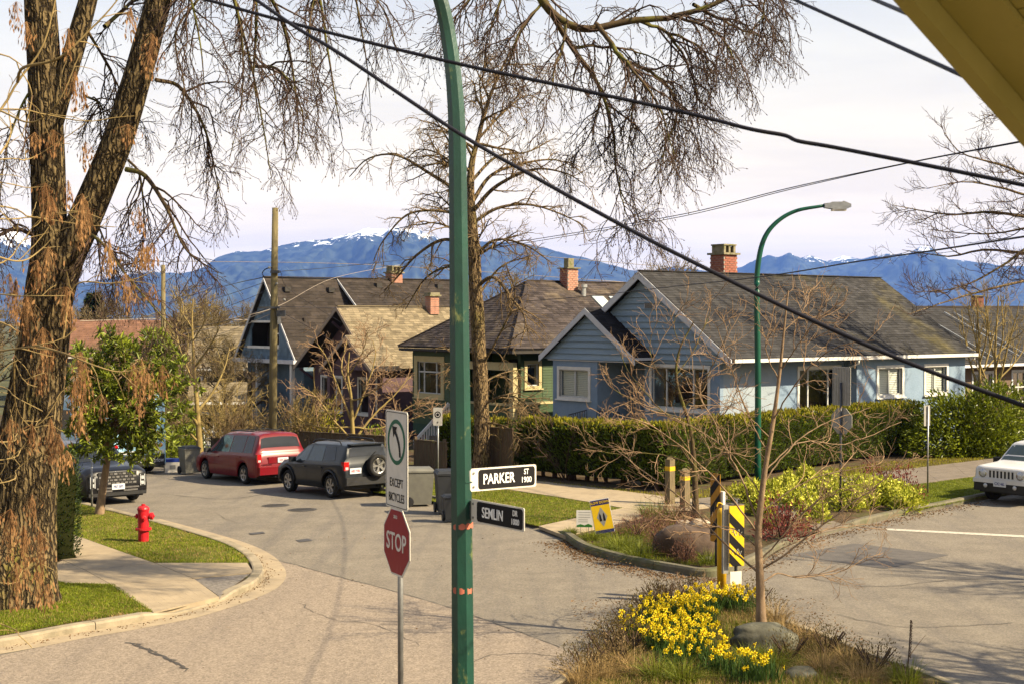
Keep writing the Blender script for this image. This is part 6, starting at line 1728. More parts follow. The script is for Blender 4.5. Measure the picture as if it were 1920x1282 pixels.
bin_('tall black wheeled bin close by the green lamp pole', (838, 962), .62, .64, 1.20, M_BINB, R(12))
bin_('short black caddy standing against the tall black bin', (846, 978), .42, .40, .72, M_BINB, R(12))
b = G(322, 884); rb = thing('recycling_box', 'pale recycling box with blue bag by the grey bin', 'box', b, R(20))
MB().span((-.28, -.2, 0), (.28, .2, .40)).build('body', M_SWHITE, rb); MB().span((-.29, -.21, .40), (.29, .21, .52)).build('blue_bag', M_BLUE, rb)
MB().span((-.1, -.206, .12), (.12, -.2005, .28)).build('box_print', M_SBACK, rb)

# ---- utility poles
b = G(510, 886); Yb = b[1]
up = thing('utility_pole', 'tall weathered wooden utility pole with cable brackets behind the red minivan', 'utility pole', b)
top = P(516, 390, Yb) - b
MB().tube([(0, 0, -.2), top * .5, top], [.165, .145, .115], 12).build('shaft', M_POLEW, up, smooth=True)
for (px, py, w_, h_, mm, nm) in ((527, 588, .32, .22, M_GALVD, 'splice_box'), (516, 510, .34, .10, M_GALVD, 'bracket'), (505, 577, .8, .08, M_GALVD, 'bracket'), (524, 600, .10, .30, M_GALV, 'insulator')):
    MB().box(P(px, py, Yb - .15) - b, (w_, .16, h_)).build(nm, mm, up)
for k in range(3): MB().lathe([(.02, 0), (.05, .03), (.05, .08), (.02, .10)], 8, M=np.array([[1, 0, 0, (P(505 + k * 14, 505 + k * 30, Yb - .16) - b)[0]], [0, 1, 0, -.16], [0, 0, 1, (P(505, 505 + k * 30, Yb) - b)[2]], [0, 0, 0, 1]])).build('insulator', M_SBACK, up)
lpb = catmull(np.array([P(x, y, Yb - .1) for x, y in ((495, 520), (492, 512), (500, 504), (512, 503), (520, 512))]), 5) - b
MB().tube(lpb, .02, 5).build('cable_loop', M_WIRE, up)
b = G(306, 715); Yb = 92
b = np.array([P(306, 700, Yb)[0], Yb, float(ground_z(P(306, 700, Yb)[0], Yb))])
up2 = thing('utility_pole', 'distant wooden utility pole with lamp arm above the rust red roof', 'utility pole', b)
top = P(306, 497, Yb) - b
MB().tube([(0, 0, -.2), top], [.2, .14], 8).build('shaft', M_POLEW, up2, smooth=True)
MB().tube([top, top + [0, 0, .5]], .03, 5).build('top_pin', M_GALVD, up2)
MB().tube(catmull([P(300, 592, Yb) - b, P(290, 588, Yb) - b, P(280, 592, Yb) - b], 4), .05, 5).build('lamp_arm', M_GALV, up2)
MB().box(P(277, 594, Yb) - b, (.7, .3, .15)).build('lamp_head', M_GALV, up2)

# ---- wires
def wire(label, pts, r, m=M_WIRE, n=10, sides=6, group=None, name='cable'):
    p = catmull(np.array([P(*q) for q in pts]), n)
    o = MB().tube(p, r, sides).build(name, m, None, smooth=True)
    return tag(o, label, 'cable', group)
wire('thick black cable sagging from the upper left down to the right edge with a kink', [(300,-25,9.6),(380,-2,9.4),(570,50,9.0),(850,118,8.5),(1060,163,8.2),(1290,213,7.9),(1405,242,7.75),(1470,254,7.7),(1497,265,7.66),(1560,276,7.6),(1700,303,7.4),(1820,327,7.25),(1990,362,7.0)], .0125)
wire('thick black cable running steeply from the upper left across the blue bungalow roof', [(440,-30,9.2),(480,0,9.1),(560,55,8.9),(640,103,8.7),(860,250,8.3),(1000,331,8.1),(1170,425,7.8),(1290,487,7.6),(1500,590,7.3),(1700,678,7.0),(1920,760,6.7),(2000,788,6.6)], .0125)
wire('black service cable running to the ochre roof overhang, lower of two', [(1400,-45,8.4),(1490,0,7.8),(1650,72,6.7),(1822,150,5.45)], .0095)
wire('black service cable running to the ochre roof overhang, upper of two', [(1560,-35,7.0),(1640,0,6.3),(1716,32,5.2)], .009)
wire('medium dark cable crossing the blue gable and sloping up to the right edge', [(985,565,46),(1100,556,38),(1240,540,30),(1430,519,22),(1600,492,17),(1750,470,14),(1920,444,11.5),(2000,432,10.5)], .0095)
wire('thin dark twin wire rising across the sky, upper strand', [(860,470,70),(1040,443,62),(1280,402,54),(1480,353,47),(1700,306,41),(1930,262,36)], .016)
wire('thin dark twin wire rising across the sky, lower strand', [(860,476,70),(1040,447,62),(1280,406,54),(1480,356,47),(1700,307,41),(1930,264,36)], .014)
GW = 'service wires on the wooden utility pole'
Yp = float(G(510, 886)[1])
for i_, q in enumerate([((505,577,Yp),(430,600,62),(300,627,80),(180,645,100)), ((505,582,Yp),(430,607,62),(300,635,80),(150,658,105)), ((505,590,Yp),(430,620,60),(330,648,72),(180,668,90)),
          ((495,520,Yp),(440,532,65),(380,548,85),(310,570,92)), ((495,530,Yp),(430,552,62),(340,580,80)), ((500,545,Yp),(440,570,62),(350,600,80)), ((527,585,Yp),(600,625,54),(640,650,60)),
          ((520,575,Yp),(700,578,62),(880,574,66)), ((525,508,Yp),(545,545,60),(640,605,70)), ((515,510,Yp),(640,500,70),(840,478,80),(900,470,84)), ((425,600,60),(520,575,62),(625,522,76),(760,495,84))]):
    wire('thin service wire from the wooden utility pole ' + ('out over the distant roofs' if i_ < 6 else 'to the nearby house roofs'), list(q), .016 if i_ in (0, 1, 3) else .011, M_WIREL if i_ in (1, 2, 10) else M_WIRE, n=6, sides=4, group=GW)
for i_, q in enumerate([((150,602,100),(300,598,110),(480,600,120)), ((330,490,150),(700,497,150),(1180,530,150)), ((930,473,150),(1100,488,150),(1300,505,150))]):
    wire(['pale wire low over the distant trees', 'long pale wire across the mountain face, left span', 'long pale wire across the mountain face, right span'][i_], list(q), .028, M_WIREL, n=6, sides=4)

# ---- fences
def fence(label, px0, px1, h, m, bw=.14, gap=.015, px_off=0, name='fence', rails=True, cap=True, back=0.0):
    a, b = G(*px0), G(*px1)
    d = b - a; L = np.linalg.norm(d[:2]); rz = math.atan2(d[1], d[0])
    rt = thing(name, label, 'fence', a, rz)
    n = int(L / (bw + gap)); sl_ = (b[2] - a[2]) / L
    r_ = np.random.default_rng(int(px0[0]))
    for k in range(n):
        x = (k + .5) * L / n
        MB().box((x, 0, h / 2 + x * sl_ + r_.normal(0, .008)), (bw, .025, h)).build('fence_board', m, rt)
    for z_ in (h * .25, h * .85): MB().bar((0, .035, z_), (L, .035, z_ + L * sl_), .04, .09).build('fence_rail', m, rt)
    for k in range(int(L / 2.2) + 1):
        x = min(L, k * 2.2); MB().box((x, .07, h * .55 + x * sl_), (.10, .10, h * 1.1)).build('fence_post', m, rt)
    if cap: MB().bar((0, .01, h + .02), (L, .01, h + .02 + L * sl_), .10, .035).build('top_rail', m, rt)
    return rt
fence('brown wooden board fence behind the slate SUV', (560, 872), (722, 886), 1.35, M_WOOD)
fence('low weathered board fence left of the parking sign', (776, 888), (838, 897), 1.25, M_WOOD, bw=.12)
fence('tall dark wooden gate between two clipped hedges', (905, 893), (962, 900), 1.75, M_WOOD, bw=.16)
fence('low brown board fence behind the red minivan', (395, 866), (500, 873), 1.0, M_WOOD)
fence('white picket fence beside the pink garage', (380, 843), (418, 846), 1.0, M_TRIM, bw=.09, gap=.08, cap=False)
# ================================================================ VEGETATION
M_BARK = mat('elm_bark', (0.235, 0.172, 0.082), (0.080, 0.054, 0.026), scale=15, rough=0.95, stretch=(1, 1, .16), bump=1.0, bscale=22, spec=0.15,
             third=(0.120, 0.108, 0.014), tscale=1.1, tpos=(0.54, 0.66))
M_TWIG = mat('dark_twig', (0.085, 0.052, 0.036), (0.05, 0.032, 0.024), scale=3, rough=0.9, spec=0.15)
M_TWIGMOSS = mat('mossy_limb', (0.10, 0.068, 0.035), (0.05, 0.034, 0.020), scale=4, rough=0.95, bump=0.6, bscale=20, spec=0.15, third=(0.11, 0.105, 0.02), tscale=1.5, tpos=(0.48, 0.62))
M_TAN_TWIG = mat('tan_twig', (0.33, 0.235, 0.095), (0.22, 0.155, 0.065), scale=3, rough=0.85, spec=0.2)
M_PALEBARK = mat('grey_tan_bark', (0.30, 0.21, 0.105), (0.12, 0.08, 0.042), scale=9, rough=0.95, stretch=(1, 1, .3), bump=0.9, bscale=18, spec=0.15, third=(0.12, 0.105, 0.022), tscale=1.4, tpos=(0.52, 0.66))
M_MIDTWIG = mat('brown_twig', (0.20, 0.135, 0.066), (0.12, 0.08, 0.04), scale=3, rough=0.9, spec=0.15)
M_SAPBARK = mat('sapling_bark', (0.30, 0.205, 0.125), (0.15, 0.10, 0.06), scale=9, rough=0.9, stretch=(1, 1, .4), bump=0.5, spec=0.15)
M_REDTWIG = mat('reddish_twig', (0.33, 0.215, 0.120), (0.21, 0.13, 0.075), scale=3, rough=0.85, spec=0.2)
M_OLTWIG = mat('olive_twig', (0.30, 0.22, 0.075), (0.20, 0.145, 0.055), scale=3, rough=0.85, spec=0.2)
M_FARTWIG = mat('far_twig', (0.20, 0.150, 0.080), (0.13, 0.098, 0.052), scale=0.4, rough=0.9, spec=0.1)
M_SEED = mat('dry_seed', (0.40, 0.225, 0.095), (0.21, 0.095, 0.036), scale=2.5, rough=0.8, island=0.35, trans=0.3, spec=0.2)
def leaf_mat(name, a, b, trans=0.3, rough=0.5, isl=0.35, spec=0.15):
    return mat(name, a, b, scale=3.0, rough=rough, island=isl, trans=trans, spec=spec)
M_MAG = leaf_mat('magnolia_leaf', (0.23, 0.26, 0.022), (0.075, 0.11, 0.012), rough=0.42, isl=0.55, spec=0.3)
M_CEDAR = leaf_mat('cedar_spray', (0.122, 0.168, 0.014), (0.048, 0.074, 0.008), trans=0.25, rough=0.7)
M_CEDARY = leaf_mat('cedar_tip', (0.33, 0.29, 0.018), (0.19, 0.18, 0.013), trans=0.3, rough=0.7)
M_BOX = leaf_mat('boxwood_leaf', (0.045, 0.066, 0.012), (0.022, 0.036, 0.007), trans=0.2, rough=0.5)
M_RHOD = leaf_mat('rhododendron_leaf', (0.25, 0.285, 0.018), (0.10, 0.13, 0.011), rough=0.35, isl=0.45)
M_LIME = leaf_mat('lime_leaf', (0.46, 0.47, 0.04), (0.26, 0.30, 0.025), rough=0.5)
M_LIMEFL = leaf_mat('lime_bract', (0.86, 0.82, 0.16), (0.70, 0.70, 0.10), rough=0.6)
M_REDLEAF = leaf_mat('red_leaf', (0.27, 0.075, 0.055), (0.14, 0.035, 0.030), rough=0.55)
M_GRASS = leaf_mat('grass_blade', (0.225, 0.26, 0.018), (0.12, 0.155, 0.012), rough=0.6, isl=0.4)
M_DRYG = leaf_mat('dry_grass', (0.42, 0.29, 0.12), (0.30, 0.20, 0.085), rough=0.8)
M_HEATH = leaf_mat('heath_leaf', (0.16, 0.105, 0.045), (0.10, 0.082, 0.022), rough=0.8)
M_PINKH = leaf_mat('pink_heather', (0.27, 0.135, 0.095), (0.19, 0.10, 0.06), rough=0.8)
M_SEDGE = leaf_mat('sedge_leaf', (0.20, 0.22, 0.02), (0.10, 0.125, 0.013), rough=0.5)
M_DAFL = leaf_mat('daffodil_leaf', (0.070, 0.120, 0.025), (0.040, 0.080, 0.018), rough=0.45)
M_DAFF = mat('daffodil_petal', (0.92, 0.74, 0.010), (0.84, 0.64, 0.008), scale=20, rough=0.55, trans=0.35)
M_DAFT = mat('daffodil_trumpet', (0.88, 0.60, 0.006), rough=0.55, trans=0.25)
M_LITTER = leaf_mat('leaf_litter', (0.22, 0.125, 0.055), (0.12, 0.068, 0.032), rough=0.9, isl=0.5)
M_ROCK = mat('boulder_grey', (0.15, 0.145, 0.105), (0.045, 0.042, 0.030), scale=2.2, rough=0.9, bump=0.8, bscale=7, third=(0.34, 0.33, 0.26), tscale=1.9, tpos=(0.58, 0.70))
M_ROCKB = mat('boulder_brown', (0.13, 0.088, 0.062), (0.045, 0.031, 0.024), scale=2.2, rough=0.95, bump=0.8, bscale=8, third=(0.09, 0.09, 0.03), tscale=1.4, tpos=(0.56, 0.68))
M_ROCKP = mat('pale_stone', (0.48, 0.40, 0.31), (0.34, 0.28, 0.21), scale=4, rough=0.9, bump=0.4, bscale=14)
M_CONIF = leaf_mat('conifer_needles', (0.028, 0.048, 0.012), (0.015, 0.028, 0.008), trans=0.1, rough=0.8)

def plated(m, dark, scale=7.0, zs=.22, lo=.02, hi=.22):
    """bark broken into long plates by dark crevices"""
    n, l = m.node_tree.nodes, m.node_tree.links; b = n['Principled BSDF']
    src = b.inputs['Base Color'].links[0].from_socket
    tc = n.new('ShaderNodeTexCoord'); nd = n.new('ShaderNodeTexNoise'); nd.inputs['Scale'].default_value = 5; nd.inputs['Detail'].default_value = 4
    l.new(tc.outputs['Object'], nd.inputs['Vector'])
    ad = n.new('ShaderNodeVectorMath'); ad.operation = 'MULTIPLY_ADD'; ad.inputs[1].default_value = (.16, .16, .3)
    l.new(nd.outputs['Color'], ad.inputs[0]); l.new(tc.outputs['Object'], ad.inputs[2])
    mp = n.new('ShaderNodeMapping'); mp.inputs['Scale'].default_value = (1, 1, zs); l.new(ad.outputs[0], mp.inputs[0])
    v = n.new('ShaderNodeTexVoronoi'); v.feature = 'DISTANCE_TO_EDGE'; v.inputs['Scale'].default_value = scale; l.new(mp.outputs[0], v.inputs['Vector'])
    mr = n.new('ShaderNodeMapRange'); mr.inputs['From Min'].default_value = lo; mr.inputs['From Max'].default_value = hi; l.new(v.outputs['Distance'], mr.inputs['Value'])
    mx = n.new('ShaderNodeMix'); mx.data_type = 'RGBA'; l.new(mr.outputs[0], mx.inputs[0]); mx.inputs[6].default_value = (*dark, 1); l.new(src, mx.inputs[7])
    l.new(mx.outputs[2], b.inputs['Base Color'])
    bp = n.new('ShaderNodeBump'); bp.inputs['Strength'].default_value = 1.0; bp.inputs['Distance'].default_value = .05
    l.new(mr.outputs[0], bp.inputs['Height'])
    if b.inputs['Normal'].links: l.new(b.inputs['Normal'].links[0].from_socket, bp.inputs['Normal'])
    l.new(bp.outputs[0], b.inputs['Normal'])
plated(M_BARK, (.012, .008, .004), 13.0, .13); plated(M_PALEBARK, (.04, .027, .015), 15.0, .2, .0, .15)

def resample(p, K):
    p = np.asarray(p, float)
    s = np.concatenate([[0], np.cumsum(np.linalg.norm(np.diff(p[:, :3], axis=0), axis=1))])
    t = np.linspace(0, s[-1], K)
    return np.column_stack([np.interp(t, s, p[:, i]) for i in range(p.shape[1])])
def unit(a): return a / (np.linalg.norm(a, axis=-1, keepdims=True) + 1e-12)
def sprout(Pp, Rp, rg, n, t0=.2, t1=1.0, L=(.5, 1.), ang=(35, 65), grav=0.0, wig=.12, K=6, r=(.01, .004), taper_len=True, flat=None):
    """children of every parent polyline: (N,K,3), (N,K)"""
    N, Kp, _ = Pp.shape
    m = N * n
    par = np.repeat(np.arange(N), n)
    t = t0 + (t1 - t0) * ((np.tile(np.arange(n), N) + rg.random(m)) / n)
    x = t * (Kp - 1); i = np.clip(x.astype(int), 0, Kp - 2); f = (x - i)[:, None]
    pos = Pp[par, i] * (1 - f) + Pp[par, i + 1] * f
    rp = Rp[par, i] * (1 - f[:, 0]) + Rp[par, i + 1] * f[:, 0]
    tan = unit(Pp[par, i + 1] - Pp[par, i])
    rnd = rg.normal(size=(m, 3))
    if flat is not None: rnd[:, 2] *= flat
    perp = unit(rnd - tan * (rnd * tan).sum(1, keepdims=True))
    a = np.radians(rg.uniform(ang[0], ang[1], m))[:, None]
    d = unit(tan * np.cos(a) + perp * np.sin(a))
    ln = rg.uniform(L[0], L[1], m)
    if taper_len: ln = ln * (1.15 - 0.6 * t)
    pts = [pos]; step = (ln / (K - 1))[:, None]
    for k in range(K - 1):
        d = unit(d + rg.normal(0, wig, (m, 3)) + np.array([0, 0, -grav]) / (K - 1) * 2)
        pts.append(pts[-1] + d * step)
    out = np.stack(pts, 1)
    r0 = np.minimum(r[0] * rg.uniform(.8, 1.2, m), rp * .75); r1 = np.minimum(r[1], r0)
    R_ = r0[:, None] * (1 - np.linspace(0, 1, K)) + r1[:, None] * np.linspace(0, 1, K)
    return out, R_

def bark_tube(p, rad, sides=30, seed=0, ridge=.05, flare=0.0):
    """trunk surface with furrowed bark"""
    V, F = tube_np(p[None], rad[None], sides)
    K = len(p)
    V = V.reshape(K, sides, 3)
    s = np.concatenate([[0], np.cumsum(np.linalg.norm(np.diff(p, axis=0), axis=1))])
    a = np.linspace(0, 2 * math.pi, sides, endpoint=False)
    S_, A_ = np.meshgrid(s, a, indexing='ij')
    rg = np.random.default_rng(seed)
    nz = np.zeros_like(S_)
    for k in range(7):
        fa = int(rg.integers(max(5, sides // 10), max(9, sides // 4))); nz += np.sin(fa * A_ + rg.random() * 6.3 + 1.7 * np.sin(S_ * rg.uniform(1.2, 3.0) + rg.random() * 6.3) + S_ * rg.uniform(-1, 1))
    nz /= 3.0
    fl = flare * np.exp(-S_ / .45) * (1 + .45 * np.sin(5 * A_ + 1.0) + .25 * np.sin(8 * A_ + 2))
    sc = 1 + ridge * nz + fl
    V = p[:, None, :] + (V - p[:, None, :]) * sc[..., None]
    return V.reshape(-1, 3), F

def limb(pts, r0, r1, K=26, power=1.0):
    """limb through (px, py, distance) points"""
    p = resample(catmull(np.array([P(*q) for q in pts]), 8), K)
    r = r1 + (r0 - r1) * (1 - np.linspace(0, 1, K)) ** power
    return p, r

class BareTree:
    def __init__(s, name, label, base, group=None, seed=1, cat='tree'):
        s.base = np.asarray(base, float); s.root = thing(name, label, cat, base, 0, group); s.rg = np.random.default_rng(seed)
    def trunk(s, p, r, m, sides=28, ridge=.05, flare=0.0, name='trunk', seed=0):
        V, F = bark_tube(p - s.base, r, sides, seed, ridge, flare)
        return MB().add(V, F).build(name, m, s.root, smooth=True)
    def tubes(s, name, Pn, Rn, m, sides=4, stuff=False):
        V, F = tube_np(Pn - s.base, Rn, sides)
        o = MB().add(V, F).build(name, m, s.root, smooth=True)
        if stuff: o['kind'] = 'stuff'
        return o
    def buds(s, Pn, m, size=.02, n=1, name='buds'):
        """little buds at the tips of twigs"""
        tip = Pn[:, -1] - s.base; d = unit(Pn[:, -1] - Pn[:, -2])
        a = unit(np.cross(d, [0.3, 0.5, 0.8])); b = np.cross(d, a)
        V = np.stack([tip - d * size * .3, tip + a * size * .35, tip + b * size * .35, tip - a * size * .35, tip - b * size * .35, tip + d * size], 1)
        N = len(V); q = (np.arange(N) * 6)[:, None, None]
        f = np.array([[0, 1, 2], [0, 2, 3], [0, 3, 4], [0, 4, 1], [5, 2, 1], [5, 3, 2], [5, 4, 3], [5, 1, 4]])[None]
        o = MB().add(V.reshape(-1, 3), (q + f).reshape(-1, 3)).build(name, m, s.root); o['kind'] = 'stuff'

def leaf_np(pos, direc, L, W, rg, fold=.25, droop=.25):
    """pointed folded leaves: pos (N,3), direc (N,3)"""
    N = len(pos); d = unit(direc)
    r_ = rg.normal(size=(N, 3)); side = unit(np.cross(d, r_)); nrm = np.cross(side, d)
    L = np.broadcast_to(L, N)[:, None]; W = np.broadcast_to(W, N)[:, None]
    p0 = pos; p3 = pos + d * L - nrm * L * droop * .5
    m1 = pos + d * L * .35; m2 = pos + d * L * .7 - nrm * L * droop * .2
    V = np.stack([p0, m1 + side * W * .5 + nrm * W * fold, m2 + side * W * .42 + nrm * W * fold, p3, m2 - side * W * .42 + nrm * W * fold, m1 - side * W * .5 + nrm * W * fold], 1)
    q = (np.arange(N) * 6)[:, None, None]
    F = (q + np.array([[0, 1, 2, 3], [0, 3, 4, 5]])[None]).reshape(-1, 4)
    return V.reshape(-1, 3), F
def blade_np(pos, h, w, rg, lean=.5, segs=2, dirs=None):
    """grass-like blades that bend over"""
    N = len(pos); a = rg.random(N) * 2 * math.pi
    out = np.column_stack([np.cos(a), np.sin(a), 0 * a]) if dirs is None else dirs
    a2 = rg.random(N) * 2 * math.pi; side = np.column_stack([np.cos(a2), np.sin(a2), 0 * a2])
    h = np.broadcast_to(h, N)[:, None]; w = np.broadcast_to(w, N)[:, None]; ln = (np.broadcast_to(lean, N) * rg.random(N))[:, None]
    pts = []
    for k in range(segs + 1):
        t = k / segs
        pts.append((pos + np.array([0, 0, 1.]) * h * t * (1 - .35 * ln * t) + out * h * ln * t * t, w * (1 - t ** 1.5) * .5 + .0004))
    V = np.concatenate([np.stack([p - side * ww, p + side * ww], 1) for p, ww in pts], 1)
    k2 = 2 * (segs + 1); q = (np.arange(N) * k2)[:, None, None]
    f = np.array([[2*k, 2*k+1, 2*k+3, 2*k+2] for k in range(segs)])[None]
    return V.reshape(-1, 3), (q + f).reshape(-1, 4)

# ---------------------------------------------------------------- big elm at the left
YT = float(G(45, 1128)[1])
eb = G(30, 1138); eb[2] = .09
el = BareTree('elm_tree', 'huge mossy old tree with furrowed bark on the west corner verge', eb, seed=5)
def LM(pts, r0, r1, K=26, power=1.0): return limb([(q[0], q[1], q[2] if len(q) > 2 else YT) for q in pts], r0, r1, K, power)
tp = resample(catmull(np.array([eb - [0, 0, .35], eb + [0, 0, .25], P(38, 1000, YT), P(50, 860, YT), P(71, 720, YT), P(86, 610, YT), P(95, 500, YT), P(93, 430, YT), P(90, 330, YT), P(86, 200, YT), P(80, 80, YT), P(70, -60, YT), P(50, -260, YT)]), 8), 300)
tr = np.interp(np.linspace(0, 1, 300), [0, .10, .20, .30, .38, .45, .52, .8, 1], [.72, .66, .58, .50, .45, .42, .315, .29, .2])
el.trunk(tp, tr, M_BARK, sides=180, ridge=.030, flare=.30)
p2_, r2_ = LM([(96, 590), (120, 500), (150, 430), (182, 358), (225, 250), (262, 130), (298, 0), (335, -140), (400, -300)], .33, .18, 200)
el.trunk(p2_, r2_, M_BARK, sides=120, ridge=.030, name='limb', seed=2)
p3_, r3_ = LM([(88, 260), (112, 180), (140, 90), (165, 0), (190, -110)], .22, .14, 100)
el.trunk(p3_, r3_, M_BARK, sides=80, ridge=.035, name='limb', seed=3)
hand = [
 ([(300,-40),(360,-70),(420,-40),(455,60),(485,190),(508,330)], .055, .012), ([(292,150),(338,165),(383,240),(405,330),(418,388)], .05, .010),
 ([(236,318),(272,330),(312,390),(350,470),(410,512)], .06, .012), ([(345,-150),(430,-120),(476,-20),(480,60),(476,140),(486,232)], .075, .014),
 ([(478,125),(520,130),(555,175),(572,235)], .04, .010), ([(400,-300),(520,-210),(590,-40),(612,80),(628,180),(642,262)], .07, .010),
 ([(400,-300),(560,-240),(650,-60),(678,60),(690,140),(694,205)], .06, .009), ([(345,-160),(410,-110),(440,0),(455,90),(452,200),(430,300)], .05, .009),
 ([(310,-60),(350,-20),(375,80),(385,190)], .045, .009), ([(480,-40),(520,20),(545,110),(560,250),(545,330)], .05, .008),
 ([(240,300),(262,330),(270,420),(262,500)], .03, .006), ([(150,430),(190,455),(240,520),(300,590),(345,640)], .045, .008), ([(170,390),(205,480),(215,560)], .03, .006),
 ([(196,50),(230,20),(262,-10),(330,-60)], .05, .03), ([(165,60),(200,120),(232,190),(240,270)], .035, .008), ([(160,180),(190,200),(200,260)], .03, .007),
 ([(60,440),(20,430),(-40,470)], .05, .02), ([(80,140),(40,200),(10,290),(0,380)], .035, .008), ([(560,-160),(650,-60),(720,20),(745,100)], .05, .007),
 ([(640,-100),(590,0),(580,80),(590,160)], .045, .008), ([(430,-150),(400,-40),(330,60),(345,160),(335,250)], .045, .008)]
arch = ([(400,-300),(560,-420),(760,-380),(900,-220),(965,-90)], .22, .13)
right = [
 ([(965,-90),(1018,-4),(1060,38),(1110,49),(1180,36),(1262,28),(1345,0),(1400,-40)], .125, .05), ([(1020,0),(1078,88),(1110,128),(1140,188),(1152,258),(1160,335),(1192,415)], .085, .008),
 ([(1118,49),(1165,108),(1195,148),(1232,205),(1262,292)], .07, .008), ([(1192,36),(1248,62),(1290,122),(1310,195),(1312,268)], .05, .008),
 ([(1300,10),(1372,38),(1420,62),(1482,82)], .05, .008), ([(1262,28),(1340,62),(1378,118),(1390,150)], .045, .007), ([(1345,0),(1420,-10),(1470,20),(1480,45)], .045, .007),
 ([(1060,40),(1050,110),(1030,170),(1000,205)], .04, .006), ([(1020,0),(985,40),(960,95),(940,150)], .04, .006), ([(965,-60),(900,-30),(860,20),(820,70)], .05, .006),
 ([(1110,128),(1120,200),(1080,300),(1060,330)], .035, .006), ([(1195,148),(1180,240),(1170,300)], .03, .006), ([(1232,205),(1270,230),(1300,260)], .03, .006), ([(1160,335),(1170,400),(1215,440)], .02, .006),
 ([(1165,110),(1230,140),(1270,200),(1240,300),(1232,350)], .05, .006), ([(1248,62),(1320,100),(1330,180)], .04, .006), ([(1078,88),(1150,90),(1220,110),(1290,170)], .04, .006),
 ([(960,-80),(930,20),(905,90)], .04, .006), ([(1420,-60),(1440,20),(1400,80)], .04, .006)]
lp_, lr_ = [], []
for q, a_, b_ in hand:
    dy = el.rg.uniform(-2.2, 1.6); p_, r__ = LM([(x, y, YT + dy * min(1, k / 2)) for k, (x, y) in enumerate(q)], a_ * .85, b_ * .7); lp_.append(p_); lr_.append(r__)
p_, r__ = LM([(x, y, YT - .4 * k) for k, (x, y) in enumerate(arch[0])], arch[1], arch[2]); el.trunk(p_, r__, M_TWIGMOSS, 18, name='limb')
for j, (q, a_, b_) in enumerate(right):
    dy = el.rg.uniform(-1.6, 1.6) * (j > 0); p_, r__ = LM([(x, y, YT - 1.6 + dy * min(1, k / 2)) for k, (x, y) in enumerate(q)], a_ * .72, b_ * .7)
    wob = np.cumsum(el.rg.normal(0, .012, p_.shape), 0); p_ = p_ + wob - np.linspace(0, 1, len(p_))[:, None] * wob[-1] * .5
    lp_.append(p_); lr_.append(r__)
LP_, LR_ = np.stack(lp_), np.stack(lr_)
el.tubes('branches', LP_, LR_, M_TWIGMOSS, 7)
c1, q1 = sprout(LP_, LR_, el.rg, 15, .12, 1, (.45, 1.8), (20, 75), .7, .24, 8, (.022, .006))
c2, q2 = sprout(c1, q1, el.rg, 6, .15, 1, (.2, .9), (20, 75), .45, .24, 6, (.011, .0045))
c3, q3 = sprout(c2, q2, el.rg, 3, .2, 1, (.12, .36), (25, 60), .3, .16, 4, (.0062, .0035))
el.tubes('boughs', c1, q1, M_TWIG, 5, True); el.tubes('twigs', c2, q2, M_TWIG, 3, True); el.tubes('fine_twigs', c3, q3, M_TWIG, 3, True)
el.buds(c3[::2], M_TWIG, .035)

# ---------------------------------------------------------------- seed-hung tree in the left foreground
YS = 11.5
sb0 = np.array([P(-330, 900, YS)[0], YS, .1])
sd = BareTree('seed_tree', 'tan barked young tree at the left edge hung with dry brown seed clusters', sb0, seed=9)
tp = resample(catmull(np.array([sb0, P(-310, 900, YS), P(-290, 500, YS), P(-260, 100, YS), P(-200, -300, YS)]), 6), 40)
sd.trunk(tp, np.linspace(.11, .05, 40), M_TAN_TWIG, 14, .02)
sl_ = [([(-270,330),(-60,260),(0,208),(33,154),(80,87),(104,0),(125,-90)], .019), ([(33,154),(44,127),(110,110),(168,57),(215,7),(260,-60)], .014), ([(-250,60),(0,102),(34,128),(60,180),(40,260)], .011),
 ([(-260,330),(0,299),(54,299),(117,262),(160,232)], .010), ([(-270,220),(10,205),(84,215),(160,228),(215,221),(252,218)], .010), ([(-270,300),(0,342),(50,352),(90,349)], .009),
 ([(-275,380),(0,387),(60,408),(141,396),(190,410)], .012), ([(-275,400),(0,411),(62,408),(149,421),(216,426)], .010), ([(-285,700),(0,658),(67,648),(118,635),(142,616)], .015), ([(118,635),(139,537),(206,532),(252,524),(288,509)], .010),
 ([(-280,560),(10,607),(26,673),(46,715),(70,725)], .013), ([(-280,520),(0,552),(57,555),(123,555)], .010), ([(67,648),(120,662),(175,684),(226,697),(273,686)], .011), ([(-290,800),(0,828),(31,812),(77,792),(110,745)], .012),
 ([(26,673),(30,760),(60,800),(100,790)], .009), ([(-290,880),(0,862),(40,840),(75,815)], .010), ([(-290,700),(-20,720),(30,745),(80,770)], .009), ([(-300,1020),(0,1092),(40,1070),(85,1048)], .009), ([(-300,1060),(0,1168),(35,1190),(60,1213)], .009),
 ([(-290,930),(0,905),(30,880),(60,855)], .009), ([(0,208),(60,230),(110,190),(150,100)], .009), ([(-60,460),(30,490),(75,470),(110,430)], .010), ([(0,290),(20,250),(15,180),(40,130)], .008), ([(-290,520),(-20,500),(40,455),(80,410),(170,395)], .010)]
sp_l, sr_l = [], []
for q, r0 in sl_:
    dy = sd.rg.uniform(-.9, .9); p_, r__ = limb([(x, y, YS + dy * min(1, k / 2)) for k, (x, y) in enumerate(q)], r0, .0035); sp_l.append(p_); sr_l.append(r__)
SP_, SR_ = np.stack(sp_l), np.stack(sr_l)
sd.tubes('branches', SP_, SR_, M_TAN_TWIG, 7)
c1, q1 = sprout(SP_, SR_, sd.rg, 5, .35, 1, (.15, .55), (30, 65), .1, .12, 7, (.006, .0025))
sd.tubes('twigs', c1, q1, M_TAN_TWIG, 4, True)
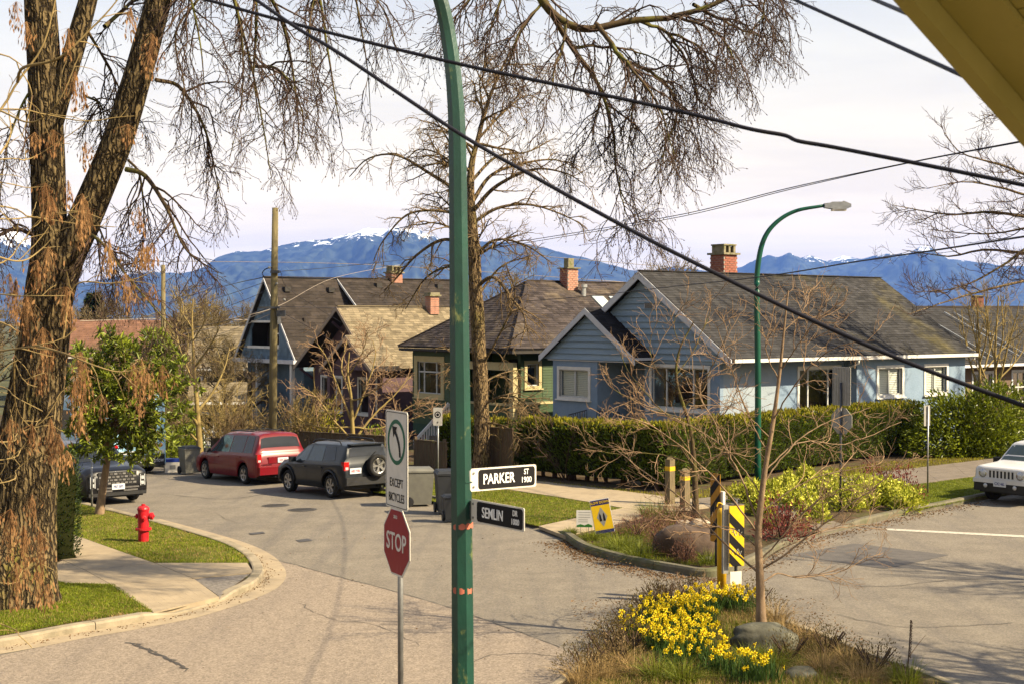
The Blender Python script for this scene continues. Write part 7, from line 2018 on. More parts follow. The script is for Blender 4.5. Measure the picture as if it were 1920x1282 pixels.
seeds = [(30,10,46),(50,48,40),(245,20,56),(285,70,60),(280,105,40),(140,140,66),(155,160,40),(128,60,50),(160,272,46),(65,255,36),(85,350,56),(97,375,40),(155,370,70),(165,395,40),(260,395,44),(205,455,60),(240,240,34),(268,462,40),(286,462,36),(276,470,30),(150,420,44),(30,530,90),(18,520,70),(50,560,80),(90,470,56),(70,495,50),(125,545,66),(130,575,40),(80,620,70),(92,650,54),(75,690,56),(150,665,80),(160,690,80),(140,720,60),(150,770,50),(265,680,50),(250,690,50),(278,705,40),(305,690,50),(262,740,50),(190,745,36),(18,790,56),(60,800,50),(95,790,76),(110,820,60),(125,850,50),(20,960,90),(45,990,110),(75,1000,90),(60,930,60),(30,1060,80),(75,1080,50),(90,1100,44),(128,345,40),(235,520,50),(242,545,40),(288,540,30),(100,250,40)]
smb_n = 0
for (x, y, hpx) in seeds:
    Yc = YS + sd.rg.uniform(-.7, .7); n = int(10 + hpx * .55)
    c = P(x, y, Yc); hh = hpx / F_PX * Yc
    t = sd.rg.random(n); w = .060 * (1 - .6 * t) * (.3 + t) ** .3
    pos = c + np.column_stack([sd.rg.normal(0, 1, n) * w, sd.rg.normal(0, 1, n) * w, -t * hh]) - sd.base
    dr = np.column_stack([sd.rg.normal(0, .22, n), sd.rg.normal(0, .22, n), -np.ones(n)])
    V, F = leaf_np(pos, dr, sd.rg.uniform(.038, .056, n), .015, sd.rg, .12, .1)
    mb = MB().add(V, F)
    stk = np.stack([np.repeat((c - sd.base)[None], n, 0) + [0, 0, .03], pos], 1)
    V, F = tube_np(stk, np.full((n, 2), .0009), 3); mb.add(V, F)
    mb.build('seed_cluster', M_SEED, sd.root)

# ---------------------------------------------------------------- tall bare street tree behind the lamp
b0 = G(904, 897); YM = b0[1]
mt = BareTree('street_tree', 'tall bare street tree with arching crown behind the green lamp pole', b0, seed=21)
tp = resample(catmull(np.array([b0, P(903, 780, YM), P(898, 660, YM), P(893, 560, YM), P(887, 450, YM), P(882, 370, YM), P(884, 310, YM), P(896, 262, YM), P(908, 215, YM), P(925, 165, YM), P(950, 110, YM), P(965, 85, YM)]), 6), 110)
mt.trunk(tp, np.interp(np.linspace(0, 1, 110), [0, .1, .5, .62, .75, 1], [.33, .27, .215, .16, .09, .025]), M_PALEBARK, 26, .06, .25)
hl_ = [([(886,440),(868,372),(800,322),(742,291),(690,298),(655,332)], .10), ([(885,430),(850,400),(770,400),(720,450),(700,490)], .07), ([(884,460),(830,450),(780,480),(745,520),(720,545)], .08),
 ([(884,400),(930,350),(1000,318),(1060,325),(1095,345)], .08), ([(885,380),(920,330),(975,308),(1040,300),(1085,318)], .08), ([(884,340),(930,295),(990,285),(1030,265)], .06), ([(884,420),(935,390),(1000,385),(1070,410),(1100,430)], .07),
 ([(890,480),(930,450),(985,460),(1030,490)], .06), ([(896,262),(940,215),(985,180),(1020,190)], .05), ([(884,330),(850,280),(820,230),(790,200)], .05), ([(888,300),(860,240),(855,180),(850,140)], .05),
 ([(905,220),(900,150),(915,105)], .04), ([(884,360),(840,300),(790,280),(760,300)], .06), ([(892,540),(925,520),(960,560),(985,600),(975,650)], .07), ([(890,520),(850,500),(800,520),(760,580)], .06),
 ([(893,560),(940,500),(1000,480)], .05), ([(900,690),(930,640),(965,560),(950,500)], .05), ([(902,760),(950,740),(990,760),(1010,800)], .045), ([(901,720),(940,700),(985,690)], .04), ([(903,790),(950,800),(980,830)], .04), ([(902,740),(870,700),(850,660)], .04), ([(903,770),(940,770),(1000,740)], .035)]
sp_l, sr_l = [], []
for q, r0 in hl_:
    dy = mt.rg.uniform(-3.2, 3.2); p_, r__ = limb([(x, y, YM + dy * k / (len(q) - 1)) for k, (x, y) in enumerate(q)], r0, .015); sp_l.append(p_); sr_l.append(r__)
a1, ar1 = sprout(tp[None, 45:], np.interp(np.linspace(0, 1, 65), [0, 1], [.2, .03])[None], mt.rg, 16, .1, .95, (1.6, 3.6), (40, 70), .25, .10, 26, (.06, .012))
SP_ = np.concatenate([np.stack(sp_l), a1]); SR_ = np.concatenate([np.stack(sr_l), ar1])
mt.tubes('limbs', SP_, SR_, M_PALEBARK, 6)
c1, q1 = sprout(SP_, SR_, mt.rg, 10, .2, 1, (.5, 1.6), (25, 65), .30, .16, 7, (.028, .010))
c2, q2 = sprout(c1, q1, mt.rg, 5, .2, 1, (.25, .75), (25, 60), .15, .18, 5, (.014, .007))
c3, q3 = sprout(c2, q2, mt.rg, 2, .3, 1, (.15, .4), (25, 60), .1, .16, 4, (.008, .0055))
mt.tubes('boughs', c1, q1, M_MIDTWIG, 4, True); mt.tubes('twigs', c2, q2, M_MIDTWIG, 3, True); mt.tubes('fine_twigs', c3, q3, M_MIDTWIG, 3, True)

# ---------------------------------------------------------------- two young trees of the corner gardens
def sapling(label, base, trunk_px, limbs_px, seed, r_t, tw, m_twig=M_REDTWIG, dens=(7, 5, 2), Ls=((.3, 1.05), (.18, .55), (.1, .28)), spread=1.0, fat=1.0, name='young_tree', grav=-.05, bark=None, group=None):
    b = base; Y = b[1]
    t = BareTree(name, label, b, seed=seed, group=group)
    tp = resample(catmull(np.array([b] + [P(x, y, Y) for x, y in trunk_px]), 6), 60)
    t.trunk(tp, np.interp(np.linspace(0, 1, 60), [0, .08, .4, 1], [r_t * 1.25, r_t, r_t * .65, .012 * fat]), bark or M_SAPBARK, 16, .05, .2)
    sp_l, sr_l = [], []
    for q, r0 in limbs_px:
        dy = t.rg.uniform(-spread, spread) * 1.3
        p_, r__ = limb([(x, y, Y + dy * k / (len(q) - 1)) for k, (x, y) in enumerate(q)], r0 * min(fat, 1.6) * .85, .006 * fat)
        wob = np.cumsum(t.rg.normal(0, .008, p_.shape), 0); p_ = p_ + wob - np.linspace(0, 1, len(p_))[:, None] * wob[-1] * .6; p_[0] -= wob[0] * 0
        sp_l.append(p_); sr_l.append(r__)
    SP_, SR_ = np.stack(sp_l), np.stack(sr_l)
    t.tubes('limbs', SP_, SR_, bark or M_SAPBARK, 6)
    c1, q1 = sprout(SP_, SR_, t.rg, dens[0], .25, 1, Ls[0], (25, 60), grav, .14, 7, (.012 * fat, .005 * fat))
    c2, q2 = sprout(c1, q1, t.rg, dens[1], .2, 1, Ls[1], (25, 60), grav, .16, 5, (.007 * fat, .0038 * fat))
    c3, q3 = sprout(c2, q2, t.rg, dens[2], .3, 1, Ls[2], (25, 60), grav, .16, 4, (.0045 * fat, .003 * fat))
    t.tubes('boughs', c1, q1, m_twig, 4, True); t.tubes('twigs', c2, q2, m_twig, 3, True); t.tubes('fine_twigs', c3, q3, m_twig, 3, True)
    return t
sapling('bare young tree with wide reddish twigs in the daffodil bed', G(1428, 1208) + [0, 0, .09],
 [(1426,1120),(1424,1060),(1422,1000),(1428,930),(1436,870),(1448,800),(1458,730),(1466,660),(1472,600),(1478,545)],
 [([(1424,1075),(1350,1010),(1290,940),(1210,880),(1140,830)], .022), ([(1426,1066),(1470,1040),(1540,985),(1620,925),(1700,862)], .024), ([(1426,1050),(1480,985),(1530,940),(1600,905)], .018),
  ([(1424,1095),(1460,1075),(1500,1085),(1570,1078),(1632,1040)], .018), ([(1423,1000),(1370,930),(1310,865),(1220,800),(1130,765)], .02), ([(1425,985),(1390,890),(1350,805),(1305,725),(1292,645)], .02),
  ([(1430,910),(1480,840),(1540,800),(1630,765)], .016), ([(1440,850),(1400,760),(1372,690),(1345,610)], .016), ([(1450,790),(1500,710),(1560,660),(1640,640)], .016), ([(1460,720),(1440,650),(1452,565)], .012),
  ([(1466,690),(1512,625),(1545,570)], .012), ([(1430,930),(1370,850),(1300,800),(1200,740)], .014), ([(1436,880),(1500,830),(1590,830),(1690,790)], .014), ([(1424,1030),(1370,990),(1300,985),(1230,960)], .014),
  ([(1470,620),(1500,590),(1520,545)], .009), ([(1445,820),(1380,770),(1290,760)], .012), ([(1424,1060),(1490,1010),(1580,985),(1660,985)], .015), ([(1428,960),(1480,920),(1550,890),(1650,870)], .014)],
 31, .075, None)
sapling('slender bare young tree with olive stem beside the brown boulder', G(1303, 990) + [0, 0, .09],
 [(1304,950),(1302,880),(1294,800),(1272,730),(1268,690),(1276,650),(1300,605)],
 [([(1302,880),(1270,830),(1200,800),(1130,800)], .02), ([(1300,850),(1330,800),(1370,760),(1390,700)], .02), ([(1294,800),(1240,770),(1180,700),(1160,660)], .018), ([(1285,760),(1320,720),(1350,660),(1370,610)], .018),
  ([(1272,730),(1230,690),(1220,640),(1240,590)], .014), ([(1270,700),(1300,660),(1330,590),(1335,555)], .014), ([(1302,900),(1350,850),(1420,840)], .016), ([(1300,870),(1230,850),(1150,850),(1090,830)], .018), ([(1276,650),(1262,600),(1290,560)], .010),
  ([(1290,790),(1210,760),(1150,730),(1130,690)], .014)],
 33, .085, None, m_twig=M_REDTWIG, dens=(6, 4, 2), Ls=((.5, 1.4), (.25, .75), (.15, .4)), spread=1.6, fat=1.3, bark=M_TWIGMOSS)

# maple by the plum house, twig shrubs by the utility pole, thin trees on the right
sapling('bare spreading maple with pinkish twigs in front of the plum house', G(660, 872) + [0, 0, .09],
 [(662,830),(660,780),(658,740),(652,700),(655,660)],
 [([(662,830),(620,780),(590,740),(560,720)], .04), ([(662,830),(700,780),(740,740),(770,705)], .045), ([(660,790),(630,720),(610,670),(590,640)], .04), ([(660,790),(690,720),(705,670),(700,640)], .04), ([(658,740),(640,690),(650,640)], .03),
  ([(660,800),(610,800),(570,790),(540,770)], .03), ([(660,800),(720,800),(770,760),(810,755)], .03), ([(658,750),(690,740),(740,700)], .03), ([(655,700),(680,660),(690,620)], .02), ([(662,815),(710,820),(760,790),(830,770)], .03)],
 35, .11, None, m_twig=M_REDTWIG, dens=(7, 5, 3), Ls=((.5, 1.6), (.3, .8), (.2, .45)), spread=1.8, fat=2.2, bark=M_OLTWIG)
sapling('bare street tree with pale trunk next to the dark grey bin', G(376, 880) + [0, 0, .09],
 [(374,830),(370,770),(366,720),(362,650),(360,600),(362,560)],
 [([(372,800),(340,740),(320,700)], .05), ([(370,770),(395,740),(420,690),(430,650)], .05), ([(366,720),(340,660),(330,600)], .035), ([(364,690),(400,640),(415,590)], .035), ([(362,640),(385,600),(380,560)], .025), ([(374,830),(350,800),(335,770)], .04), ([(362,620),(340,580),(345,550)], .025)],
 36, .13, None, m_twig=M_OLTWIG, dens=(6, 5, 3), Ls=((.5, 1.5), (.3, .8), (.2, .45)), spread=1.6, fat=2.0, bark=M_OLTWIG)
for k_, (bx, by, tx, ty, lb) in enumerate([(1838,760,1832,560,'thin bare tree with olive stems left of the brown house window'), (1868,775,1872,555,'thin bare tree with olive stems in front of the brown house')]):
    bb = np.array([P(bx, by, 60)[0], 60, float(ground_z(P(bx, by, 60)[0], 60)) + .09])
    sapling(lb, bb, [(bx, by), (bx - 2, (by + ty) // 2), (tx, ty)],
     [([(bx, by - 20), (bx - 25 - 10 * k_, by - 110), (bx - 35, ty + 20)], .04), ([(bx, by - 40), (bx + 22, by - 120), (bx + 45, ty + 10)], .04), ([(bx - 1, by - 80), (bx + 14, by - 150), (bx + 8, ty - 20)], .03), ([(bx - 1, by - 90), (bx - 20, by - 170), (bx - 15, ty - 10)], .03), ([(bx, by - 60), (bx + 40, by - 100), (bx + 70, by - 150)], .03)],
     37 + k_, .09, None, m_twig=M_OLTWIG, dens=(6, 5, 2), Ls=((.6, 1.6), (.3, .9), (.2, .5)), spread=1.2, fat=2.0, grav=-.35, bark=M_OLTWIG)

def twig_shrub(label, px, h, w, n, m, seed, r=.014, name='twig_shrub', grav=.15, group=None):
    b = G(*px) + [0, 0, .09]; rg_ = np.random.default_rng(seed)
    t = BareTree(name, label, b, seed=seed, cat='shrub', group=group)
    a = rg_.random(n) * 6.283; d = unit(np.column_stack([np.cos(a) * rg_.uniform(.1, w / h, n), np.sin(a) * rg_.uniform(.1, w / h, n), np.ones(n)]))
    p = [b + np.column_stack([np.cos(a), np.sin(a), 0 * a]) * rg_.uniform(0, .25, n)[:, None]]; L = h * rg_.uniform(.6, 1.1, n)[:, None] / 9
    for k in range(9):
        d = unit(d + rg_.normal(0, .09, (n, 3)) + [0, 0, -grav * .1 * (k > 4)]); p.append(p[-1] + d * L)
    Pn = np.stack(p, 1); Rn = np.repeat(np.linspace(r, r * .45, 10)[None], n, 0)
    t.tubes('stems', Pn, Rn, m, 4, True)
    c1, q1 = sprout(Pn, Rn, rg_, 7, .25, 1, (.25 * h / 2, .55 * h / 2), (20, 50), grav * .3, .14, 6, (r * .7, r * .4))
    c2, q2 = sprout(c1, q1, rg_, 3, .3, 1, (.12 * h / 2, .3 * h / 2), (20, 50), 0, .14, 4, (r * .5, r * .35))
    t.tubes('twigs', c1, q1, m, 3, True); t.tubes('fine_twigs', c2, q2, m, 3, True)
    return t
twig_shrub('dense ochre twig shrub growing round the wooden utility pole foot', (560, 868), 3.1, 2.0, 46, M_OLTWIG, 41, .022)
twig_shrub('bushy brown twig shrub left of the utility pole behind the minivan', (455, 868), 2.4, 2.3, 50, M_MIDTWIG, 42, .020)
twig_shrub('tall ochre twig shrub beside the pink garage', (418, 862), 3.3, 2.4, 46, M_OLTWIG, 46, .020)
twig_shrub('brown twig thicket behind the recycling box', (300, 858), 3.0, 2.6, 46, M_MIDTWIG, 47, .020)
twig_shrub('low brown twig shrub between the maple and the board fence', (720, 880), 1.8, 1.6, 30, M_REDTWIG, 43, .016)
twig_shrub('thin dark climbing rose stems by the porch railing', (1065, 905), 2.4, 1.5, 12, M_TWIG, 44, .022, name='rose_bush')
twig_shrub('tangled tan suckers at the foot of the tall street tree', (960, 893), 2.3, 2.2, 26, M_TAN_TWIG, 45, .015)

# ---------------------------------------------------------------- trees beyond the right edge (their shade falls into view)
def free_tree(label, base, h, r_t, crown, seed, m=M_MIDTWIG, nl=22, dens=(9, 6, 3), name='street_tree', lean=(0, 0), up=-.1, first=.3, fat=1.0, group=None):
    t = BareTree(name, label, base, seed=seed, group=group); b = np.asarray(base, float)
    K = 60; s = np.linspace(0, 1, K)[:, None]
    tp = b + s * np.array([lean[0], lean[1], h * .9]) + np.column_stack([np.sin(s[:, 0] * 5 + seed) * .12, np.cos(s[:, 0] * 4 + seed) * .12, 0 * s[:, 0]]) * s
    tr = np.interp(s[:, 0], [0, .06, 1], [r_t * 1.3, r_t, r_t * .18])
    t.trunk(tp, tr, M_PALEBARK, 18, .05, .2)
    a1, b1 = sprout(tp[None], tr[None], t.rg, nl, first, .98, (crown * .6, crown * 1.15), (35, 70), up, .09, 16, (r_t * .5, .02))
    t.tubes('limbs', a1, b1, M_PALEBARK, 6)
    c1, q1 = sprout(a1, b1, t.rg, dens[0], .2, 1, (crown * .18, crown * .5), (25, 60), up, .13, 7, (.035 * fat, .012 * fat))
    c2, q2 = sprout(c1, q1, t.rg, dens[1], .2, 1, (crown * .08, crown * .24), (25, 60), up, .15, 5, (.015 * fat, .008 * fat))
    t.tubes('boughs', c1, q1, m, 4, True); t.tubes('twigs', c2, q2, m, 3, True)
    if dens[2]:
        c3, q3 = sprout(c2, q2, t.rg, dens[2], .3, 1, (crown * .04, crown * .11), (25, 60), up, .15, 4, (.009 * fat, .006 * fat))
        t.tubes('fine_twigs', c3, q3, m, 3, True)
    return t
sapling('large bare tree reaching in from beyond the white SUV', np.array([26.6, 52.0, 0.05]), [(2290,720),(2285,560),(2275,420),(2265,250),(2255,60)],
 [([(2283,540),(2120,500),(1960,480),(1850,468),(1780,480),(1690,468)], .11), ([(2275,440),(2120,420),(1960,412),(1860,398),(1770,402),(1672,385)], .11), ([(2270,330),(2120,330),(1960,335),(1880,310),(1800,288),(1770,250)], .10), ([(2284,560),(2120,540),(1960,525),(1850,545),(1760,572),(1700,592)], .09),
  ([(2280,490),(2120,470),(1960,452),(1880,498),(1800,538),(1712,548)], .09), ([(2272,380),(2120,370),(1960,372),(1880,352),(1810,340),(1740,352)], .09), ([(2265,240),(2150,200),(2000,180),(1900,200),(1830,230)], .08), ([(2275,420),(2150,440),(2020,400),(1920,430),(1830,440),(1740,430)], .08),
  ([(2275,400),(2400,330),(2500,250)], .09), ([(2280,480),(2400,430),(2520,400)], .09), ([(2260,180),(2330,60),(2380,-60)], .08), ([(2258,120),(2200,0),(2150,-80)], .07)],
 51, .36, None, m_twig=M_TWIG, dens=(12, 8, 3), Ls=((.8, 2.5), (.4, 1.2), (.2, .6)), spread=4.0, fat=2.0, name='street_tree', grav=-.22, bark=M_PALEBARK)
free_tree('bare kerbside tree beyond the right lawn shading the roadway', (20.5, 24.5, 0.0), 10, .30, 4.6, 52, nl=20, dens=(8, 5, 0), up=-.2)
free_tree('bare kerbside tree at the near right pavement shading the roadway', (14.5, 17.5, 0.0), 9, .28, 4.2, 53, nl=18, dens=(8, 5, 0), up=-.2)

# ---------------------------------------------------------------- leafy street tree
b0 = G(187, 970) + [0, 0, .1]; YG = b0[1]
mg = BareTree('evergreen_street_tree', 'small leafy evergreen street tree with glossy leaves before the light blue bus', b0, seed=61)
tp = resample(catmull(np.array([b0, P(192, 920, YG), P(200, 870, YG), P(206, 820, YG), P(220, 760, YG), P(245, 700, YG), P(290, 640, YG)]), 6), 40)
mg.trunk(tp, np.linspace(.11, .03, 40), M_SAPBARK, 16, .05, .2)
rg_ = mg.rg
ends = []
for k in range(115):
    x, y = rg_.uniform(100, 375), rg_.uniform(612, 865)
    if ((x - 238) / 138) ** 2 + ((y - 742) / 128) ** 2 > 1: continue
    ends.append(P(x, y, YG + rg_.uniform(-1.5, 1.5)))
ends += [P(310, 640, YG), P(322, 662, YG), P(340, 690, YG + .5), P(225, 640, YG), P(250, 652, YG), P(340, 720, YG), P(350, 760, YG), P(130, 740, YG), P(140, 790, YG), P(345, 795, YG), P(190, 860, YG - .6), P(240, 855, YG - .8), P(280, 835, YG - .6)] + [P(rg_.uniform(140, 320), rg_.uniform(800, 868), YG - rg_.uniform(0, 1.2)) for _ in range(16)]
br, rr_ = [], []
for e in ends:
    i0 = int(rg_.uniform(14, 36)); s_ = tp[i0]; m_ = (s_ + e) / 2 + [0, 0, .15]
    br.append(resample(catmull(np.array([s_, m_, e]), 5), 10)); rr_.append(np.linspace(.02, .006, 10))
br, rr_ = np.stack(br), np.stack(rr_)
mg.tubes('branches', br, rr_, M_SAPBARK, 5)
c1, q1 = sprout(br, rr_, rg_, 6, .35, 1, (.2, .5), (25, 60), -.2, .12, 5, (.006, .004))
mg.tubes('twigs', c1, q1, M_OLTWIG, 3, True)
tips = np.concatenate([c1[:, -1], c1[:, 3], br[:, -1], br[:, -3]]); td = np.concatenate([c1[:, -1] - c1[:, -2], c1[:, 3] - c1[:, 2], br[:, -1] - br[:, -2], br[:, -3] - br[:, -4]])
n = 7; pos = np.repeat(tips, n, 0) - b0; dr = unit(np.repeat(unit(td), n, 0) * .5 + rg_.normal(0, .75, (len(pos), 3)) + [0, 0, .12])
V, F = leaf_np(pos, dr, rg_.uniform(.10, .26, len(pos)), rg_.uniform(.04, .08, len(pos)), rg_, .15, .3)
MB().add(V, F).build('foliage', M_MAG, mg.root)['kind'] = 'stuff'

# ---------------------------------------------------------------- hedges
def hedge(label, path_px, h, th, seed, m=M_CEDAR, tip=M_CEDARY, gap=.0, dens=230, name='hedge', spr=(.09, .17), top_tip=.5, trunks=True, world=None, rough=.10, round_=.3):
    """clipped hedge along a ground path; th is its thickness away from the path's left"""
    rg_ = np.random.default_rng(seed)
    p = np.array([G(*q) for q in path_px]) if world is None else np.array(world, float)
    L = np.concatenate([[0], np.cumsum(np.linalg.norm(np.diff(p[:, :2], axis=0), axis=1))])
    rt = thing(name, label, 'hedge', (p[0][0], p[0][1], p[0][2]), 0)
    base = p[0]
    K = max(8, int(L[-1] / .3)); t = np.linspace(0, L[-1], K)
    c = np.column_stack([np.interp(t, L, p[:, i]) for i in range(2)]); tan = unit(np.gradient(c, axis=0)); nr = np.column_stack([-tan[:, 1], tan[:, 0]])
    gz = ground_z(c[:, 0], c[:, 1])
    # solid dark core, added inside to block light through the sprays
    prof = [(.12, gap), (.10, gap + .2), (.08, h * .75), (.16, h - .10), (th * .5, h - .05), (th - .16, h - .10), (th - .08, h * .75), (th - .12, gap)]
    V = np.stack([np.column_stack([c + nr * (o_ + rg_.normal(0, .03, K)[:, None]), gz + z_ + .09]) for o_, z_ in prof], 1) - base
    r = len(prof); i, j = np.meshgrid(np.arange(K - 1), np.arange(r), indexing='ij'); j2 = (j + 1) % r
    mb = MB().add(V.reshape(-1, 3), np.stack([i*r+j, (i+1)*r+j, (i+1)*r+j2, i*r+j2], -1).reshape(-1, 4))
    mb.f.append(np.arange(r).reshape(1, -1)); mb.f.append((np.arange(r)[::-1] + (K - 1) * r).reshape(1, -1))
    mb.build('core', mat('hedge_light_block', (0.018, 0.020, 0.006), rough=1.0, spec=.05), rt)
    # sprays over faces, top and ends
    def scatter(n, side):
        tt = rg_.random(n) * L[-1]
        if side == 'end': tt = np.where(rg_.random(n) < .5, rg_.normal(0, .04, n), L[-1] + rg_.normal(0, .04, n))
        cc = np.column_stack([np.interp(tt, t, c[:, i]) for i in range(2)]); nn = np.column_stack([np.interp(tt, t, nr[:, i]) for i in range(2)])
        lump = rough * (np.sin(tt * 3.1 + seed) + np.sin(tt * 7.3 + 2 * seed)) * .5
        if side == 'front': o_ = rg_.normal(0, .035, n) - lump * .4; z_ = gap + (h - gap) * rg_.random(n) ** .9; out = -nn
        elif side == 'back': o_ = th + rg_.normal(0, .035, n); z_ = gap + (h - gap) * rg_.random(n); out = nn
        elif side == 'top': o_ = th * rg_.random(n); z_ = h + lump * .5 + rg_.normal(0, .035, n) - round_ * (np.abs(o_ / th - .5) * 2) ** 4; out = nn * 0
        else: o_ = th * rg_.random(n); z_ = gap + (h - gap) * rg_.random(n); tg = np.column_stack([np.interp(tt, t, tan[:, i]) for i in range(2)]); out = tg * np.where(tt < L[-1] / 2, -1, 1)[:, None]
        if side in ('front', 'back'): o_ = o_ + (round_ * np.clip((z_ - h * .8) / (h * .2), 0, 1) ** 2) * (1 if side == 'front' else -1)
        pos = np.column_stack([cc + nn * o_[:, None], ground_z(cc[:, 0], cc[:, 1]) + z_ + .09]) - base
        d = np.column_stack([out, np.zeros(n)]) * .75 + rg_.normal(0, .42, (n, 3)) + np.array([0, 0, .75 if side != 'top' else 1.0])
        return pos, d
    A = L[-1] * (h - gap)
    parts = [scatter(int(A * dens), 'front'), scatter(int(A * dens * .35), 'back'), scatter(int(th * (h - gap) * dens * 2), 'end')]
    pos = np.concatenate([q[0] for q in parts]); d = np.concatenate([q[1] for q in parts])
    V, F = leaf_np(pos, d, rg_.uniform(*spr, len(pos)), rg_.uniform(.035, .06, len(pos)) * spr[1] / .17, rg_, .2, .1)
    MB().add(V, F).build('foliage', m, rt)['kind'] = 'stuff'
    pos, d = scatter(int(L[-1] * th * dens * 1.3), 'top')
    V, F = leaf_np(pos, d, rg_.uniform(*spr, len(pos)), rg_.uniform(.035, .06, len(pos)) * spr[1] / .17, rg_, .2, .1)
    MB().add(V, F).build('top_growth', tip, rt)['kind'] = 'stuff'
    if gap > 0 and trunks:
        for k in range(int(L[-1] / .55) + 1):
            tt = min(L[-1], k * .55 + rg_.normal(0, .16)); x = [np.interp(tt, t, c[:, i]) for i in range(2)]; n_ = [np.interp(tt, t, nr[:, i]) for i in range(2)]
            q = np.array([x[0] + n_[0] * th * .5, x[1] + n_[1] * th * .5, float(ground_z(x[0], x[1])) + .05]) - base
            MB().tube([q, q + [rg_.normal(0, .04), rg_.normal(0, .04), gap + .25]], [rg_.uniform(.06, .12), .07], 7).build('stem', M_TWIG, rt)
    return rt
hc = G(1248, 928)
hedge('tall dark cedar hedge along the side street in front of the blue porch', [(968, 896), (1100, 910), (1246, 927)], 1.95, .95, 71, gap=.22)
hedge('long sunlit cedar hedge running beneath the blue bungalow side windows', [(1256, 926), (1380, 905), (1500, 886), (1640, 864), (1730, 852)], 2.0, .95, 72, gap=.12, dens=190)
hedge('small clipped cedar hedge right of the tall street tree trunk', [(882, 886), (936, 892)], 1.85, .7, 73, gap=.05)
hedge('small clipped cedar hedge left of the tall street tree trunk', [(822, 878), (868, 884)], 1.9, .7, 74, gap=.05)
bx = G(150, 1054)
hedge('dark clipped boxwood hedge end behind the huge mossy tree', None, 2.35, .95, 75, m=M_BOX, tip=M_BOX, gap=.03, dens=520, spr=(.05, .09), trunks=False, world=[bx, bx + Vv * .9, bx + Vv * 1.8], rough=.03, round_=.12)

# ---------------------------------------------------------------- leafy shrubs
def leafy(label, px, w, h, n, m, seed, L=(.08, .15), W=(.03, .05), name='shrub', flat=0.0, up=.4, extra=None, cat='shrub', dz=.09, group=None, depth=None):
    b = G(*px) + [0, 0, dz]; rg_ = np.random.default_rng(seed)
    rt = thing(name, label, cat, b, 0, group)
    u_ = unit(rg_.normal(size=(n, 3))); u_[:, 2] = np.abs(u_[:, 2])
    lum = 1 + .16 * np.sin(u_[:, 0] * 5 + seed) + .14 * np.sin(u_[:, 1] * 6 + 2 * seed) + .1 * np.sin(u_[:, 2] * 9)
    rad = rg_.random(n) ** .35
    pos = u_ * (rad * lum)[:, None] * np.array([w / 2, (depth or w) / 2, h]) 
    d = u_ * .8 + rg_.normal(0, .5, (n, 3)) + [0, 0, up]
    V, F = leaf_np(pos, d, rg_.uniform(*L, n), rg_.uniform(*W, n), rg_, .15, .35)
    MB().add(V, F).build('foliage', m, rt)['kind'] = 'stuff'
    ns = 9; a = rg_.random(ns) * 6.283
    st = np.stack([np.column_stack([np.cos(a) * w * .3 * t, np.sin(a) * (depth or w) * .3 * t, np.full(ns, h * .75 * t)]) for t in np.linspace(0, 1, 5)], 1)
    V, F = tube_np(st, np.repeat(np.linspace(.02, .008, 5)[None], ns, 0), 5); MB().add(V, F).build('stems', M_TWIG, rt)
    if extra:
        me_, k, sz = extra
        top = pos[(rad > .75) & (pos[:, 2] > h * .35)][:k]
        if len(top):
            q = np.repeat(top, 5, 0) + rg_.normal(0, sz * .35, (len(top) * 5, 3)); d2 = rg_.normal(0, .6, q.shape) + [0, 0, .6]
            V, F = leaf_np(q, d2, sz, sz * .6, rg_, .2, .2); MB().add(V, F).build('flower_heads', me_, rt)['kind'] = 'stuff'
    return rt
leafy('big rounded rhododendron shrub at the end of the sunlit hedge', (1822, 858), 4.9, 2.6, 10000, M_RHOD, 81, (.13, .24), (.05, .08), up=.1, depth=2.6)
leafy('dark green rhododendron beneath the brown house windows', (1912, 838), 3.2, 2.2, 2600, M_RHOD, 82, (.13, .22), (.05, .08), up=.1, depth=2.2)
lime = [(1400,948,.9),(1448,946,.9),(1478,930,.8),(1512,915,.8),(1500,962,1.0),(1545,950,1.0),(1592,962,.95),(1560,925,.8),(1625,955,1.0),(1650,948,.95),(1680,952,.95),(1698,962,.8),(1610,930,.8),(1530,985,.7),(1425,970,.7)]
for k_, (x, y, w) in enumerate(lime):
    leafy('lime green flowering perennial clump in the right corner bed', (x, y), w * 1.05, w * .68, 420, M_LIME, 100 + k_, (.12, .22), (.03, .045), name='lime_perennial', extra=(M_LIMEFL, 70, .085), group='lime perennials in the right corner bed', cat='plant')
leafy('red leaved shrub behind the lime perennials, further along the lawn', (1690, 944), 1.3, .95, 700, M_REDLEAF, 121, (.07, .12), (.025, .04), name='red_shrub')
leafy('red leaved shrub rising between the lime perennials and the sunlit hedge', (1640, 925), 1.2, .8, 600, M_REDLEAF, 122, (.07, .12), (.025, .04), name='red_shrub')
leafy('dark red nandina shrub behind the striped hazard board', (1465, 1018), 1.45, .95, 900, M_REDLEAF, 123, (.07, .12), (.025, .04), name='red_shrub')
leafy('bright green laurel shrub beside the pale barked street tree', (330, 872), 2.2, 1.5, 1600, M_RHOD, 124, (.10, .18), (.04, .06))
leafy('round green shrub in front of the pink garage', (350, 858), 1.8, 1.6, 1300, M_RHOD, 125, (.09, .15), (.04, .06))
leafy('yellowish evergreen shrub under the spreading maple', (610, 866), 2.0, 2.0, 1500, M_CEDARY, 126, (.10, .18), (.03, .05))
leafy('green ivy covered shrub along the brown board fence', (700, 880), 2.0, 1.3, 1300, M_RHOD, 127, (.08, .14), (.04, .06))
leafy('leafy green shrub at the foot of the white stair rail', (806, 884), 1.0, .95, 700, M_RHOD, 128, (.08, .14), (.04, .06))
leafy('green shrub between the graphite SUV and the light blue bus', (120, 868), 2.4, 1.8, 1500, M_RHOD, 129, (.10, .18), (.04, .06))

